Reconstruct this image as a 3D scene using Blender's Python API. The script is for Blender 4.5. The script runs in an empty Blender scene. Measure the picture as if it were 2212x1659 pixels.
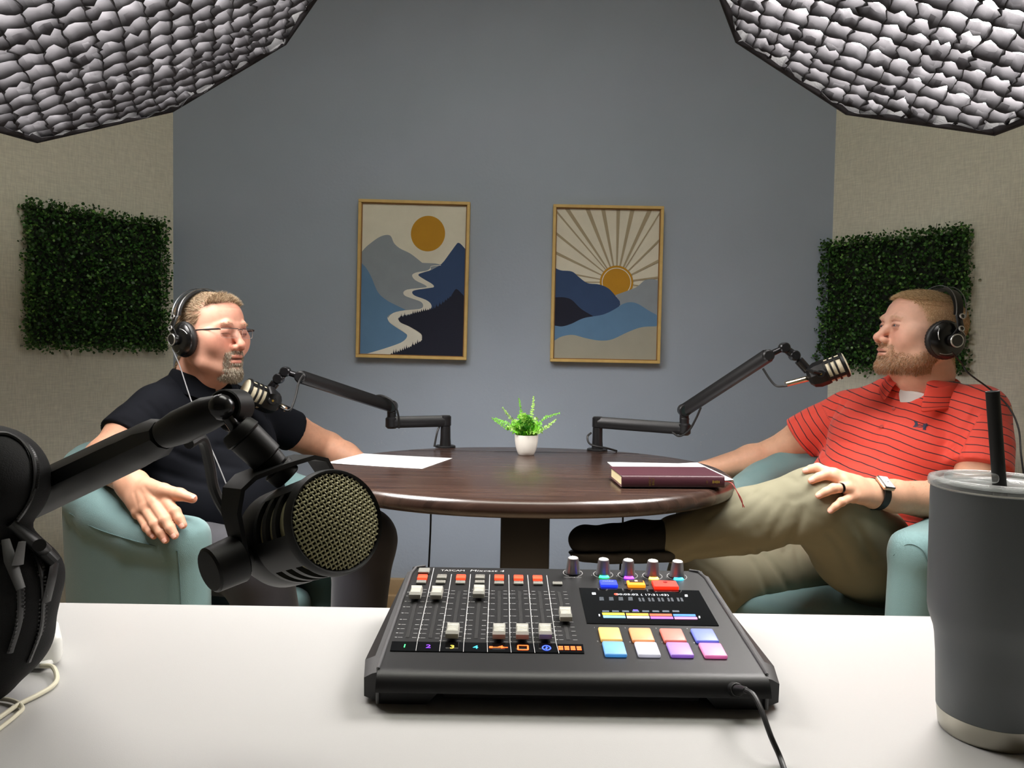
import bpy, bmesh, math, random
import numpy as np
from mathutils import Vector, Matrix

SC = bpy.context.scene
COL = SC.collection
PI = math.pi

# ------------------------------------------------------------------ camera
FPX = 1640.0
PITCH, ROLL, CAMZ = math.radians(2.2), math.radians(0.9), 1.04
FW = np.array([0, math.cos(PITCH), -math.sin(PITCH)])
_up = np.array([0, math.sin(PITCH), math.cos(PITCH)])
_x = np.array([1.0, 0, 0])
RT = math.cos(ROLL) * _x + math.sin(ROLL) * _up
UP = math.cos(ROLL) * _up - math.sin(ROLL) * _x
CAM = np.array([0, 0, CAMZ])
cam_data = bpy.data.cameras.new('camera')
cam = bpy.data.objects.new('camera', cam_data)
COL.objects.link(cam)
cam.matrix_world = Matrix(((RT[0], UP[0], -FW[0], 0), (RT[1], UP[1], -FW[1], 0), (RT[2], UP[2], -FW[2], CAMZ), (0, 0, 0, 1)))
cam_data.sensor_width = 36.0
cam_data.lens = 36.0 * FPX / 2212.0
cam_data.clip_start = 0.02
cam_data.clip_end = 30
SC.camera = cam

# ------------------------------------------------------------------ colour management, world
SC.view_settings.view_transform = 'Standard'
SC.view_settings.look = 'None'
SC.view_settings.gamma = 1.0
SC.view_settings.exposure = 0.22
SC.view_settings.use_curve_mapping = False
world = bpy.data.worlds.new('world')
SC.world = world
world.use_nodes = True
world.node_tree.nodes['Background'].inputs[0].default_value = (0.55, 0.6, 0.66, 1)
world.node_tree.nodes['Background'].inputs[1].default_value = 0.15
SC.cycles.max_bounces = 6
SC.cycles.diffuse_bounces = 4
SC.cycles.glossy_bounces = 3
SC.cycles.transmission_bounces = 6
SC.cycles.transparent_max_bounces = 8
SC.cycles.sample_clamp_indirect = 6.0
SC.cycles.caustics_reflective = False
SC.cycles.caustics_refractive = False

SOFTBOX_GLOW = 36.0
CEILING_GLOW = 9.0

# ------------------------------------------------------------------ pixel -> place (photo is 2212 x 1659)
def ray(px, py):
    return FW + RT * (px - 1106) / FPX - UP * (py - 829.5) / FPX
def P(px, py, Y):
    d = ray(px, py); return CAM + d * (Y / d[1])
def PZ(px, py, Z):
    d = ray(px, py); return CAM + d * ((Z - CAMZ) / d[2])

# ------------------------------------------------------------------ materials
def lin(c):
    if isinstance(c, str):
        c = tuple(int(c[i:i + 2], 16) for i in (0, 2, 4))
    if max(c) > 1.0:
        c = tuple(v / 255 for v in c)
    return tuple((v / 12.92 if v <= 0.04045 else ((v + 0.055) / 1.055) ** 2.4) for v in c) + (1.0,)
_mats = {}
def M(name, col=(128, 128, 128), rough=0.6, metal=0.0, spec=0.5, bump=None, var=None, emit=None, emit_str=0.0, sheen=0.0,
      trans=0.0, attr=None, coat=0.0, sss=0.0, alpha=None, aniso=None):
    """one procedural material; bump=(scale, strength, detail), var=(scale, amount)"""
    if name in _mats: return _mats[name]
    m = bpy.data.materials.new(name); m.use_nodes = True
    nt = m.node_tree; b = nt.nodes['Principled BSDF']
    b.inputs['Base Color'].default_value = lin(col)
    b.inputs['Roughness'].default_value = rough
    b.inputs['Metallic'].default_value = metal
    b.inputs['Specular IOR Level'].default_value = spec
    b.inputs['Sheen Weight'].default_value = sheen
    b.inputs['Transmission Weight'].default_value = trans
    b.inputs['Coat Weight'].default_value = coat
    b.inputs['Subsurface Weight'].default_value = sss
    if sss:
        b.inputs['Subsurface Radius'].default_value = (0.012, 0.005, 0.003)
        b.inputs['Subsurface Scale'].default_value = 1.0
    if emit is not None:
        b.inputs['Emission Color'].default_value = lin(emit)
        b.inputs['Emission Strength'].default_value = emit_str
    tc = nt.nodes.new('ShaderNodeTexCoord')
    src = None
    if attr:
        a = nt.nodes.new('ShaderNodeAttribute'); a.attribute_name = attr
        src = a.outputs['Color']
        nt.links.new(src, b.inputs['Base Color'])
    if var:
        n = nt.nodes.new('ShaderNodeTexNoise'); n.inputs['Scale'].default_value = var[0]; n.inputs['Detail'].default_value = 4
        nt.links.new(tc.outputs['Object'], n.inputs['Vector'])
        mr = nt.nodes.new('ShaderNodeMapRange'); mr.inputs['From Min'].default_value = 0.3; mr.inputs['From Max'].default_value = 0.7
        mr.inputs['To Min'].default_value = 1 - var[1]; mr.inputs['To Max'].default_value = 1 + var[1]
        nt.links.new(n.outputs[0], mr.inputs['Value'])
        mx = nt.nodes.new('ShaderNodeVectorMath'); mx.operation = 'SCALE'
        if src: nt.links.new(src, mx.inputs[0])
        else: mx.inputs[0].default_value = lin(col)[:3]
        nt.links.new(mr.outputs[0], mx.inputs['Scale'])
        nt.links.new(mx.outputs[0], b.inputs['Base Color'])
    if bump:
        n = nt.nodes.new('ShaderNodeTexNoise'); n.inputs['Scale'].default_value = bump[0]; n.inputs['Detail'].default_value = bump[2] if len(bump) > 2 else 3
        nt.links.new(tc.outputs['Object'], n.inputs['Vector'])
        bp = nt.nodes.new('ShaderNodeBump'); bp.inputs['Strength'].default_value = bump[1]; bp.inputs['Distance'].default_value = bump[3] if len(bump) > 3 else 0.002
        nt.links.new(n.outputs[0], bp.inputs['Height']); nt.links.new(bp.outputs[0], b.inputs['Normal'])
    _mats[name] = m
    return m
def nodes_of(m):
    return m.node_tree, m.node_tree.nodes['Principled BSDF']

# ------------------------------------------------------------------ mesh helpers
def fast_mesh(name, V, faces, mats, smooth=True, angle=None, midx=None):
    me = bpy.data.meshes.new(name)
    if isinstance(faces, np.ndarray):
        n, k = faces.shape
        me.vertices.add(len(V)); me.vertices.foreach_set('co', np.asarray(V, np.float32).ravel())
        me.loops.add(n * k); me.loops.foreach_set('vertex_index', faces.astype(np.int32).ravel())
        me.polygons.add(n); me.polygons.foreach_set('loop_start', np.arange(0, n * k, k, dtype=np.int32))
        me.polygons.foreach_set('loop_total', np.full(n, k, np.int32))
        me.update(calc_edges=True); me.validate()
    else:
        me.from_pydata([tuple(map(float, v)) for v in V], [], faces); me.update()
    for m in (mats if isinstance(mats, (list, tuple)) else [mats]): me.materials.append(m)
    if midx is not None and len(midx) == len(me.polygons): me.polygons.foreach_set('material_index', np.asarray(midx, np.int32))
    me.polygons.foreach_set('use_smooth', np.full(len(me.polygons), bool(smooth)))
    if angle is not None: me.set_sharp_from_angle(angle=math.radians(angle))
    return me
def link(name, me, parent=None):
    o = bpy.data.objects.new(name, me); COL.objects.link(o)
    if parent is not None: o.parent = parent
    return o
def root_origin(parent):
    return np.zeros(3) if parent is None else np.array(parent.matrix_world.translation) if False else ORG.get(parent.name, np.zeros(3))
ORG = {}
def tag(o, label, cat, group=None, kind=None):
    o['label'] = label; o['category'] = cat
    if group: o['group'] = group
    if kind: o['kind'] = kind
    return o
def thing(name, label, cat, loc, group=None):
    """an Empty at the base of a thing; parts are given in world coordinates"""
    o = bpy.data.objects.new(name, None); COL.objects.link(o)
    o.empty_display_size = 0.05
    o.location = tuple(map(float, loc)); ORG[o.name] = np.array(loc, float)
    return tag(o, label, cat, group)

class MB:
    """collects shapes into one mesh; T = current 4x4 transform"""
    def __init__(s, T=None): s.V = []; s.F = []; s.MI = []; s.T = np.eye(4) if T is None else np.array(T, float); s.mi = 0
    def add(s, V, F):
        V = np.asarray(V, float); o = sum(len(v) for v in s.V)
        V = V @ s.T[:3, :3].T + s.T[:3, 3]
        s.V.append(V); s.F += [tuple(i + o for i in f) for f in F]; s.MI += [s.mi] * len(F); return s
    def bm(s, b):
        b.verts.ensure_lookup_table(); b.verts.index_update()
        s.add([v.co[:] for v in b.verts], [tuple(v.index for v in f.verts) for f in b.faces]); b.free(); return s
    def box(s, c, size, bev=0.0, seg=2, R=None):
        b = bmesh.new(); bmesh.ops.create_cube(b, size=1.0)
        for v in b.verts: v.co = Vector((v.co.x * size[0], v.co.y * size[1], v.co.z * size[2]))
        if bev > 0: bmesh.ops.bevel(b, geom=b.edges[:], offset=bev, segments=seg, profile=0.5, affect='EDGES')
        Mx = np.eye(3) if R is None else np.array(R)
        for v in b.verts: v.co = Vector(Mx @ np.array(v.co) + np.array(c))
        return s.bm(b)
    def tube(s, pts, r, n=10, caps=True, closed=False, flat=None):
        pts = [np.array(p, float) for p in pts]; N = len(pts)
        rr = [r] * N if np.isscalar(r) else list(r)
        V = []; up = None
        for i, p in enumerate(pts):
            a = pts[(i - 1) % N] if (closed or i > 0) else p; b = pts[(i + 1) % N] if (closed or i < N - 1) else p
            t = b - a; t /= np.linalg.norm(t) + 1e-12
            if up is None:
                up = np.array([0, 0, 1.0]) if abs(t[2]) < 0.9 else np.array([1.0, 0, 0])
            u = np.cross(t, up)
            if np.linalg.norm(u) < 1e-6: u = np.cross(t, [0.3, 1, 0.2])
            u /= np.linalg.norm(u); w = np.cross(u, t); up = w
            fu, fw_ = (1, 1) if flat is None else flat
            for k in range(n):
                a_ = 2 * PI * k / n
                V.append(p + rr[i] * (fu * math.cos(a_) * u + fw_ * math.sin(a_) * w))
        F = []
        for i in range(N if closed else N - 1):
            j = (i + 1) % N
            for k in range(n):
                k2 = (k + 1) % n
                F.append((i * n + k, j * n + k, j * n + k2, i * n + k2))
        if caps and not closed:
            F.append(tuple(range(n))); F.append(tuple((N - 1) * n + k for k in reversed(range(n))))
        return s.add(V, F)
    def lathe(s, prof, n=32, c=(0, 0, 0), R=None, capb=True, capt=True, sx=1, sy=1):
        V = []; F = []; Mx = np.eye(3) if R is None else np.array(R)
        for (r, z) in prof:
            for k in range(n):
                a = 2 * PI * k / n; V.append(Mx @ np.array([r * sx * math.cos(a), r * sy * math.sin(a), z]) + np.array(c))
        for i in range(len(prof) - 1):
            for k in range(n):
                k2 = (k + 1) % n; F.append((i * n + k, i * n + k2, (i + 1) * n + k2, (i + 1) * n + k))
        if capb: F.append(tuple(reversed(range(n))))
        if capt: F.append(tuple((len(prof) - 1) * n + k for k in range(n)))
        return s.add(V, F)
    def cyl(s, a, b, r, r2=None, n=20, bev=0.0):
        a = np.array(a, float); b = np.array(b, float); r2 = r if r2 is None else r2
        L = np.linalg.norm(b - a); R = frame_z((b - a) / L)
        if bev: prof = [(r - bev, 0), (r, bev), (r2, L - bev), (r2 - bev, L)]
        else: prof = [(r, 0), (r2, L)]
        return s.lathe(prof, n, a, R)
    def prism(s, poly, z0, z1, R=None, c=(0, 0, 0)):
        n = len(poly); Mx = np.eye(3) if R is None else np.array(R)
        V = [Mx @ np.array([x, y, z0]) + np.array(c) for x, y in poly] + [Mx @ np.array([x, y, z1]) + np.array(c) for x, y in poly]
        F = [tuple(reversed(range(n))), tuple(range(n, 2 * n))] + [(k, (k + 1) % n, n + (k + 1) % n, n + k) for k in range(n)]
        return s.add(V, F)
    def build(s, name, mats, parent=None, smooth=True, angle=35, tag_=None):
        V = np.concatenate(s.V) if s.V else np.zeros((0, 3))
        V = V - ORG.get(parent.name, np.zeros(3)) if parent is not None else V
        me = fast_mesh(name, V, s.F, mats, smooth, angle if smooth else None, s.MI)
        o = link(name, me, parent)
        if parent is not None: ORG[o.name] = ORG.get(parent.name, np.zeros(3))
        return o
def top_level(o, base):
    """move a mesh object's origin to the base of the thing"""
    base = np.array(base, float); o.data.transform(Matrix.Translation(Vector(-base))); o.location = tuple(base); ORG[o.name] = base; return o
def frame_z(z, hint=(0, 0, 1)):
    z = np.array(z, float); z /= np.linalg.norm(z); h = np.array(hint, float)
    if abs(h @ z) > 0.98: h = np.array([0, 1.0, 0]) if abs(z[1]) < 0.9 else np.array([1.0, 0, 0])
    x = np.cross(h, z); x /= np.linalg.norm(x); y = np.cross(z, x)
    return np.stack([x, y, z], 1)
def TR(R, t): 
    T = np.eye(4); T[:3, :3] = R; T[:3, 3] = t; return T
def rotz(a): c, s_ = math.cos(a), math.sin(a); return np.array([[c, -s_, 0], [s_, c, 0], [0, 0, 1.0]])
def spline(pts, n=8):
    """Catmull-Rom through points"""
    p = [np.array(q, float) for q in pts]; p = [2 * p[0] - p[1]] + p + [2 * p[-1] - p[-2]]; out = []
    for i in range(1, len(p) - 2):
        for k in range(n):
            t = k / n
            out.append(0.5 * ((2 * p[i]) + (-p[i - 1] + p[i + 1]) * t + (2 * p[i - 1] - 5 * p[i] + 4 * p[i + 1] - p[i + 2]) * t * t + (-p[i - 1] + 3 * p[i] - 3 * p[i + 1] + p[i + 2]) * t ** 3))
    out.append(p[-2]); return out
def earclip(poly):
    """triangulate a simple 2D polygon"""
    from mathutils.geometry import tessellate_polygon
    return [tuple(t) for t in tessellate_polygon([[Vector((x, y, 0)) for x, y in poly]])]
def text_mesh(body, size, align='LEFT', extrude=0.0, xscale=1.0):
    """letters as mesh vertices/faces in the XY plane"""
    cu = bpy.data.curves.new('t', 'FONT'); cu.body = body; cu.size = size; cu.align_x = align; cu.extrude = extrude; cu.resolution_u = 2
    o = bpy.data.objects.new('t', cu); COL.objects.link(o)
    dg = bpy.context.evaluated_depsgraph_get(); me = bpy.data.meshes.new_from_object(o.evaluated_get(dg))
    V = np.array([v.co[:] for v in me.vertices]); F = [tuple(p.vertices) for p in me.polygons]
    bpy.data.objects.remove(o); bpy.data.curves.remove(cu); bpy.data.meshes.remove(me)
    if len(V): V[:, 0] *= xscale
    return V.reshape(-1, 3), F

# ------------------------------------------------------------------ implicit surfaces (smooth unions turned into one skin)
class Field:
    def __init__(s, lo, hi, h):
        s.h = h; s.lo = np.array(lo, float); s.n = np.ceil((np.array(hi) - s.lo) / h).astype(int) + 1
        s.v = np.full(s.n, 1.0, np.float32)
    def win(s, lo, hi):
        a = np.clip(np.floor((np.array(lo) - s.lo) / s.h).astype(int), 0, s.n); b = np.clip(np.ceil((np.array(hi) - s.lo) / s.h).astype(int) + 1, 0, s.n)
        if np.any(b <= a): return None, None
        sl = tuple(slice(a[i], b[i]) for i in range(3))
        ax = [(s.lo[i] + s.h * np.arange(a[i], b[i])).astype(np.float32) for i in range(3)]
        return sl, (ax[0][:, None, None], ax[1][None, :, None], ax[2][None, None, :])
    def comb(s, sl, d, k, op):
        a = s.v[sl]
        if op == 'u':
            if k > 0: hh = np.maximum(k - np.abs(a - d), 0) / k; s.v[sl] = np.minimum(a, d) - hh * hh * k * 0.25
            else: s.v[sl] = np.minimum(a, d)
        else:
            d = -d
            if k > 0: hh = np.maximum(k - np.abs(a - d), 0) / k; s.v[sl] = np.maximum(a, d) + hh * hh * k * 0.25
            else: s.v[sl] = np.maximum(a, d)
    def ell(s, c, r, R=None, k=0.01, op='u'):
        c = np.array(c, float); r = np.array(r, float); m = r.max() + k + 2 * s.h
        sl, X = s.win(c - m, c + m)
        if sl is None: return s
        q = [X[i] - c[i] for i in range(3)]
        if R is not None:
            R = np.array(R); q = [q[0] * R[0, i] + q[1] * R[1, i] + q[2] * R[2, i] for i in range(3)]
        k0 = np.sqrt((q[0] / r[0]) ** 2 + (q[1] / r[1]) ** 2 + (q[2] / r[2]) ** 2)
        k1 = np.sqrt((q[0] / r[0] ** 2) ** 2 + (q[1] / r[1] ** 2) ** 2 + (q[2] / r[2] ** 2) ** 2)
        s.comb(sl, (k0 * (k0 - 1.0) / np.maximum(k1, 1e-6)).astype(np.float32), k, op); return s
    def segd(s, X, a, b):
        d = b - a; L2 = max(d @ d, 1e-12)
        t = np.clip(((X[0] - a[0]) * d[0] + (X[1] - a[1]) * d[1] + (X[2] - a[2]) * d[2]) / L2, 0, 1)
        return np.sqrt((X[0] - a[0] - t * d[0]) ** 2 + (X[1] - a[1] - t * d[1]) ** 2 + (X[2] - a[2] - t * d[2]) ** 2), t
    def cone(s, a, b, ra, rb=None, k=0.01, op='u'):
        a = np.array(a, float); b = np.array(b, float); rb = ra if rb is None else rb; m = max(ra, rb) + k + 2 * s.h
        sl, X = s.win(np.minimum(a, b) - m, np.maximum(a, b) + m)
        if sl is None: return s
        d, t = s.segd(X, a, b); s.comb(sl, (d - (ra + (rb - ra) * t)).astype(np.float32), k, op); return s
    def capped(s, pts, rad, p, n, k=0.01):
        """a tapered chain ended by a plane (a sleeve), then merged"""
        pts = [np.array(q, float) for q in pts]; m = max(rad) + k + 2 * s.h; sl, X = s.win(np.min(pts, 0) - m, np.max(pts, 0) + m); D = None
        for i in range(len(pts) - 1):
            d, t = s.segd(X, pts[i], pts[i + 1]); d = d - (rad[i] + (rad[i + 1] - rad[i]) * t); D = d if D is None else np.minimum(D, d)
        pl = (X[0] - p[0]) * n[0] + (X[1] - p[1]) * n[1] + (X[2] - p[2]) * n[2]; r_ = .004
        D = np.minimum(np.maximum(D + r_, pl + r_), 0) + np.sqrt(np.maximum(D + r_, 0) ** 2 + np.maximum(pl + r_, 0) ** 2) - r_
        s.comb(sl, D.astype(np.float32), k, 'u'); return s
    def chain(s, pts, rad, k=0.01, op='u'):
        for i in range(len(pts) - 1): s.cone(pts[i], pts[i + 1], rad[i], rad[i + 1], k, op)
        return s
    def fold(s, pts, amp, w):
        """a crease (amp > 0) or ridge (amp < 0) along a polyline"""
        pts = [np.array(p, float) for p in pts]; m = 2.6 * w
        lo = np.min(pts, 0) - m; hi = np.max(pts, 0) + m; sl, X = s.win(lo, hi)
        if sl is None: return s
        D = None
        for i in range(len(pts) - 1):
            d, t = s.segd(X, pts[i], pts[i + 1]); D = d if D is None else np.minimum(D, d)
        s.v[sl] += (amp * np.exp(-(D / w) ** 2)).astype(np.float32); return s
    def func(s, lo, hi, f, k=0.01, op='u'):
        sl, X = s.win(lo, hi)
        if sl is not None: s.comb(sl, f(*X).astype(np.float32), k, op)
        return s
    def px_folds(s, folds, gain=1.0):
        """creases drawn where the photo shows them, laid on the present surface: (amp, width, [(px, py), ...])"""
        from mathutils.bvhtree import BVHTree
        V, Q = s.mesh(1); bv = BVHTree.FromPolygons([Vector(v) for v in V], [tuple(int(i) for i in q) for q in Q])
        for a, w, pts in folds:
            run = []
            for q in spline([np.array(p, float) for p in pts], 5):
                r = bv.ray_cast(Vector(CAM), Vector(ray(*q)).normalized())
                if r[0] is not None: run.append(np.array(r[0]))
                elif len(run) > 1: s.fold(run, a * gain, w); run = []
            if len(run) > 1: s.fold(run, a * gain, w)
        return s
    def plane_cut(s, p, n, k=0.004, lo=None, hi=None):
        """remove the side the normal points to"""
        p = np.array(p, float); n = np.array(n, float); n /= np.linalg.norm(n)
        sl, X = s.win(s.lo if lo is None else lo, s.lo + s.h * s.n if hi is None else hi)
        if sl is None: return s
        d = (X[0] - p[0]) * n[0] + (X[1] - p[1]) * n[1] + (X[2] - p[2]) * n[2]
        s.comb(sl, (-d).astype(np.float32), k, 's'); return s
    def mesh(s, relax=1):
        v = s.v; ins = v < 0; n = v.shape
        C = np.zeros(tuple(np.array(n) - 1), np.int8)
        for i in (0, 1):
            for j in (0, 1):
                for k in (0, 1): C += ins[i:n[0] - 1 + i, j:n[1] - 1 + j, k:n[2] - 1 + k]
        act = (C > 0) & (C < 8); idx = np.full(C.shape, -1, np.int32); I = np.argwhere(act)
        idx[act] = np.arange(len(I)); acc = np.zeros((len(I), 3)); cnt = np.zeros(len(I))
        cor = [(i, j, k) for i in (0, 1) for j in (0, 1) for k in (0, 1)]
        for a in cor:
            for ax in range(3):
                if a[ax] == 1: continue
                b = list(a); b[ax] = 1
                va = v[I[:, 0] + a[0], I[:, 1] + a[1], I[:, 2] + a[2]]; vb = v[I[:, 0] + b[0], I[:, 1] + b[1], I[:, 2] + b[2]]
                mk = (va < 0) != (vb < 0); t = np.where(mk, va / np.where(mk, va - vb, 1), 0)
                p = np.tile(np.array(a, float), (len(I), 1)); p[:, ax] += t
                acc[mk] += p[mk]; cnt[mk] += 1
        V = I + acc / np.maximum(cnt, 1)[:, None]
        Q = []
        for ax in range(3):
            sh = [slice(0, None)] * 3; lo = list(sh); hi = list(sh); lo[ax] = slice(0, n[ax] - 1); hi[ax] = slice(1, n[ax])
            A = ins[tuple(lo)]; B = ins[tuple(hi)]; e = np.argwhere(A != B)
            o1, o2 = [(1, 2), (2, 0), (0, 1)][ax]
            e = e[(e[:, o1] > 0) & (e[:, o2] > 0) & (e[:, o1] < n[o1] - 1) & (e[:, o2] < n[o2] - 1)]
            if not len(e): continue
            s_in = A[e[:, 0], e[:, 1], e[:, 2]]
            def cell(d1, d2):
                c = e.copy(); c[:, o1] += d1; c[:, o2] += d2; return idx[c[:, 0], c[:, 1], c[:, 2]]
            q = np.stack([cell(-1, -1), cell(0, -1), cell(0, 0), cell(-1, 0)], 1)
            q[~s_in] = q[~s_in][:, ::-1]; Q.append(q)
        Q = np.concatenate(Q); Q = Q[(Q >= 0).all(1)]
        for _ in range(relax):
            acc = np.zeros_like(V); c = np.zeros(len(V))
            for a, b in ((0, 1), (1, 2), (2, 3), (3, 0)):
                for x, y in ((a, b), (b, a)):
                    for d in range(3): acc[:, d] += np.bincount(Q[:, x], V[Q[:, y], d], len(V))
                    c += np.bincount(Q[:, x], minlength=len(V))
            V = 0.5 * V + 0.5 * acc / np.maximum(c, 1)[:, None]
        return V * s.h + s.lo, Q
def put_color(me, cols, name='col'):
    a = me.color_attributes.new(name, 'FLOAT_COLOR', 'POINT')
    c = np.ones((len(me.vertices), 4), np.float32); c[:, :3] = cols; a.data.foreach_set('color', c.ravel())
def put_float(me, vals, name):
    a = me.attributes.new(name, 'FLOAT', 'POINT'); a.data.foreach_set('value', np.asarray(vals, np.float32))
def field_obj(name, fld, mat, parent, relax=1, V=None, Q=None):
    if V is None: V, Q = fld.mesh(relax)
    o = link(name, fast_mesh(name, V - ORG.get(parent.name, np.zeros(3)) if parent is not None else V, Q, mat), parent)
    if parent is not None: ORG[o.name] = ORG.get(parent.name, np.zeros(3))
    return o, V, Q
# ================================================================== the room
YW = 2.98
CL = np.array([-1.33, YW]); CR = np.array([1.24, YW])
DL = np.array([-0.597, -0.802]); DR = np.array([0.615, -0.788])
m_paint = M('blue_grey_wall_paint', (172, 184, 202), 0.55, bump=(90, 0.25, 5, 0.002), var=(3.0, 0.03))
# fine painted drag marks and a few pale scuffs on the blue wall
m_fab = M('beige_woven_wallcovering', (230, 227, 211), 0.85, spec=0.2)
nt, b = nodes_of(m_fab)
tc = nt.nodes.new('ShaderNodeTexCoord')
def stretched_noise(sx, sz, lo, hi):
    mp = nt.nodes.new('ShaderNodeMapping'); mp.inputs['Scale'].default_value = (sx, sx, sz)
    n = nt.nodes.new('ShaderNodeTexNoise'); n.inputs['Scale'].default_value = 1; n.inputs['Detail'].default_value = 3
    nt.links.new(tc.outputs['Object'], mp.inputs[0]); nt.links.new(mp.outputs[0], n.inputs[0])
    r = nt.nodes.new('ShaderNodeMapRange'); r.inputs['From Min'].default_value = 0.35; r.inputs['From Max'].default_value = 0.65
    r.inputs['To Min'].default_value = lo; r.inputs['To Max'].default_value = hi
    nt.links.new(n.outputs[0], r.inputs[0]); return r.outputs[0]
h1 = stretched_noise(320, 26, 0.93, 1.06); h2 = stretched_noise(26, 360, 0.93, 1.06)
mu = nt.nodes.new('ShaderNodeMath'); mu.operation = 'MULTIPLY'; nt.links.new(h1, mu.inputs[0]); nt.links.new(h2, mu.inputs[1])
sc_ = nt.nodes.new('ShaderNodeVectorMath'); sc_.operation = 'SCALE'; sc_.inputs[0].default_value = lin((230, 227, 211))[:3]
nt.links.new(mu.outputs[0], sc_.inputs['Scale']); nt.links.new(sc_.outputs[0], b.inputs['Base Color'])
bp = nt.nodes.new('ShaderNodeBump'); bp.inputs['Strength'].default_value = 0.5; bp.inputs['Distance'].default_value = 0.001
nt.links.new(mu.outputs[0], bp.inputs['Height']); nt.links.new(bp.outputs[0], b.inputs['Normal'])
m_ceil = M('ceiling_white', (215, 213, 206), 0.9, bump=(120, 0.3))
m_floor = M('tan_carpet', (172, 150, 122), 0.95, bump=(500, 0.8), var=(40, 0.12))
m_base = M('tan_baseboard_wood', (178, 152, 116), 0.6, var=(12, 0.08))

def struct(o): o['kind'] = 'structure'; return o
H = 2.75
def wall_prism(name, pts, mat, th=0.12, z0=0.0, z1=H, out=1):
    """thick wall along a polyline seen from the room side; `out` = side the thickness goes to"""
    pts = [np.array(p, float) for p in pts]; n = len(pts); off = []
    for i in range(n):
        ds = []
        if i > 0: ds.append((pts[i] - pts[i - 1]) / np.linalg.norm(pts[i] - pts[i - 1]))
        if i < n - 1: ds.append((pts[i + 1] - pts[i]) / np.linalg.norm(pts[i + 1] - pts[i]))
        d = sum(ds); d /= np.linalg.norm(d); off.append(pts[i] + out * th * np.array([d[1], -d[0]]) / max(0.5, abs(d @ ds[0])))
    b = MB(); poly = [tuple(p) for p in pts] + [tuple(p) for p in reversed(off)]
    b.prism(poly, z0, z1); return struct(b.build(name, mat, smooth=False))
LB = CL + DL * 1.75; RB = CR + DR * 1.72
wall_prism('wall_back', [(CL[0] , YW), (CR[0], YW)], m_paint, out=-1)
wall_prism('wall_left', [CL, LB, (LB[0], -1.6)], m_fab, out=1)
wall_prism('wall_right', [CR, RB, (RB[0], -1.6)], m_fab, out=-1)
wall_prism('wall_front', [(LB[0], -1.6), (RB[0], -1.6)], M('plain_wall_paint', (120, 118, 112), 0.8), out=1)
fb = MB(); fb.box(((LB[0] + RB[0]) / 2, 0.7, -0.05), (RB[0] - LB[0] + 0.3, 4.9, 0.1)); struct(fb.build('floor', m_floor, smooth=False))
fb = MB(); fb.box(((LB[0] + RB[0]) / 2, 0.7, H + 0.05), (RB[0] - LB[0] + 0.3, 4.9, 0.1)); struct(fb.build('ceiling', m_ceil, smooth=False))
bb = MB(); bb.box(((CL[0] + CR[0]) / 2, YW - 0.012, 0.075), (CR[0] - CL[0], 0.024, 0.15), 0.003)
bb.box(((CL[0] + CR[0]) / 2, YW - 0.02, 0.045), (CR[0] - CL[0], 0.04, 0.09), 0.008)
struct(bb.build('baseboard_back', m_base))
# pale paint chips and scuffs just above the table, one mark group on the wall surface
rs = random.Random(4); ch = MB()
for cx, cy, n_, sp in ((1115, 955, 7, 14), (865, 933, 7, 9), (818, 958, 6, 7), (1490, 948, 9, 22), (540, 790, 2, 20), (1100, 895, 4, 30), (1340, 930, 4, 40)):
    for i in range(n_):
        p = P(cx + rs.gauss(0, sp), cy + rs.gauss(0, sp * 0.35), YW); w = rs.uniform(0.0008, 0.0024); h_ = rs.uniform(0.0006, 0.0016); a = rs.uniform(-.5, .5)
        poly = [(w * math.cos(t + a) * rs.uniform(.6, 1.3), h_ * math.sin(t) * rs.uniform(.6, 1.3)) for t in np.linspace(0, 2 * PI, 7)[:-1]]
        ch.add([(p[0] + x, YW - 0.0004, p[2] + z) for x, z in poly], [tuple(range(6))])
o = ch.build('trim_1', M('chipped_plaster', (205, 210, 214), 0.8), smooth=False); struct(o)

# ceiling lights: flat troffers above the camera side of the room
def ceiling_lamp(x, y, lab):
    t = thing('ceiling_light', lab, 'light', (x, y, H)); fr = MB()
    for sx, sy, w, d in ((0, .31, 1.24, .03), (0, -.31, 1.24, .03), (.61, 0, .03, .62), (-.61, 0, .03, .62)): fr.box((x + sx, y + sy, H - 0.012), (w, d, 0.024), 0.003)
    fr.build('frame', M('white_lamp_frame', (225, 225, 222), 0.5), t)
    d_ = MB(); d_.box((x, y, H - 0.008), (1.18, 0.58, 0.008)); d_.build('diffuser', M('lit_ceiling_diffuser', (240, 240, 235), 0.6, emit=(255, 254, 242), emit_str=CEILING_GLOW), t, smooth=False)
ceiling_lamp(0.0, 1.05, 'flat rectangular ceiling light nearest the blue wall')

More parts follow.
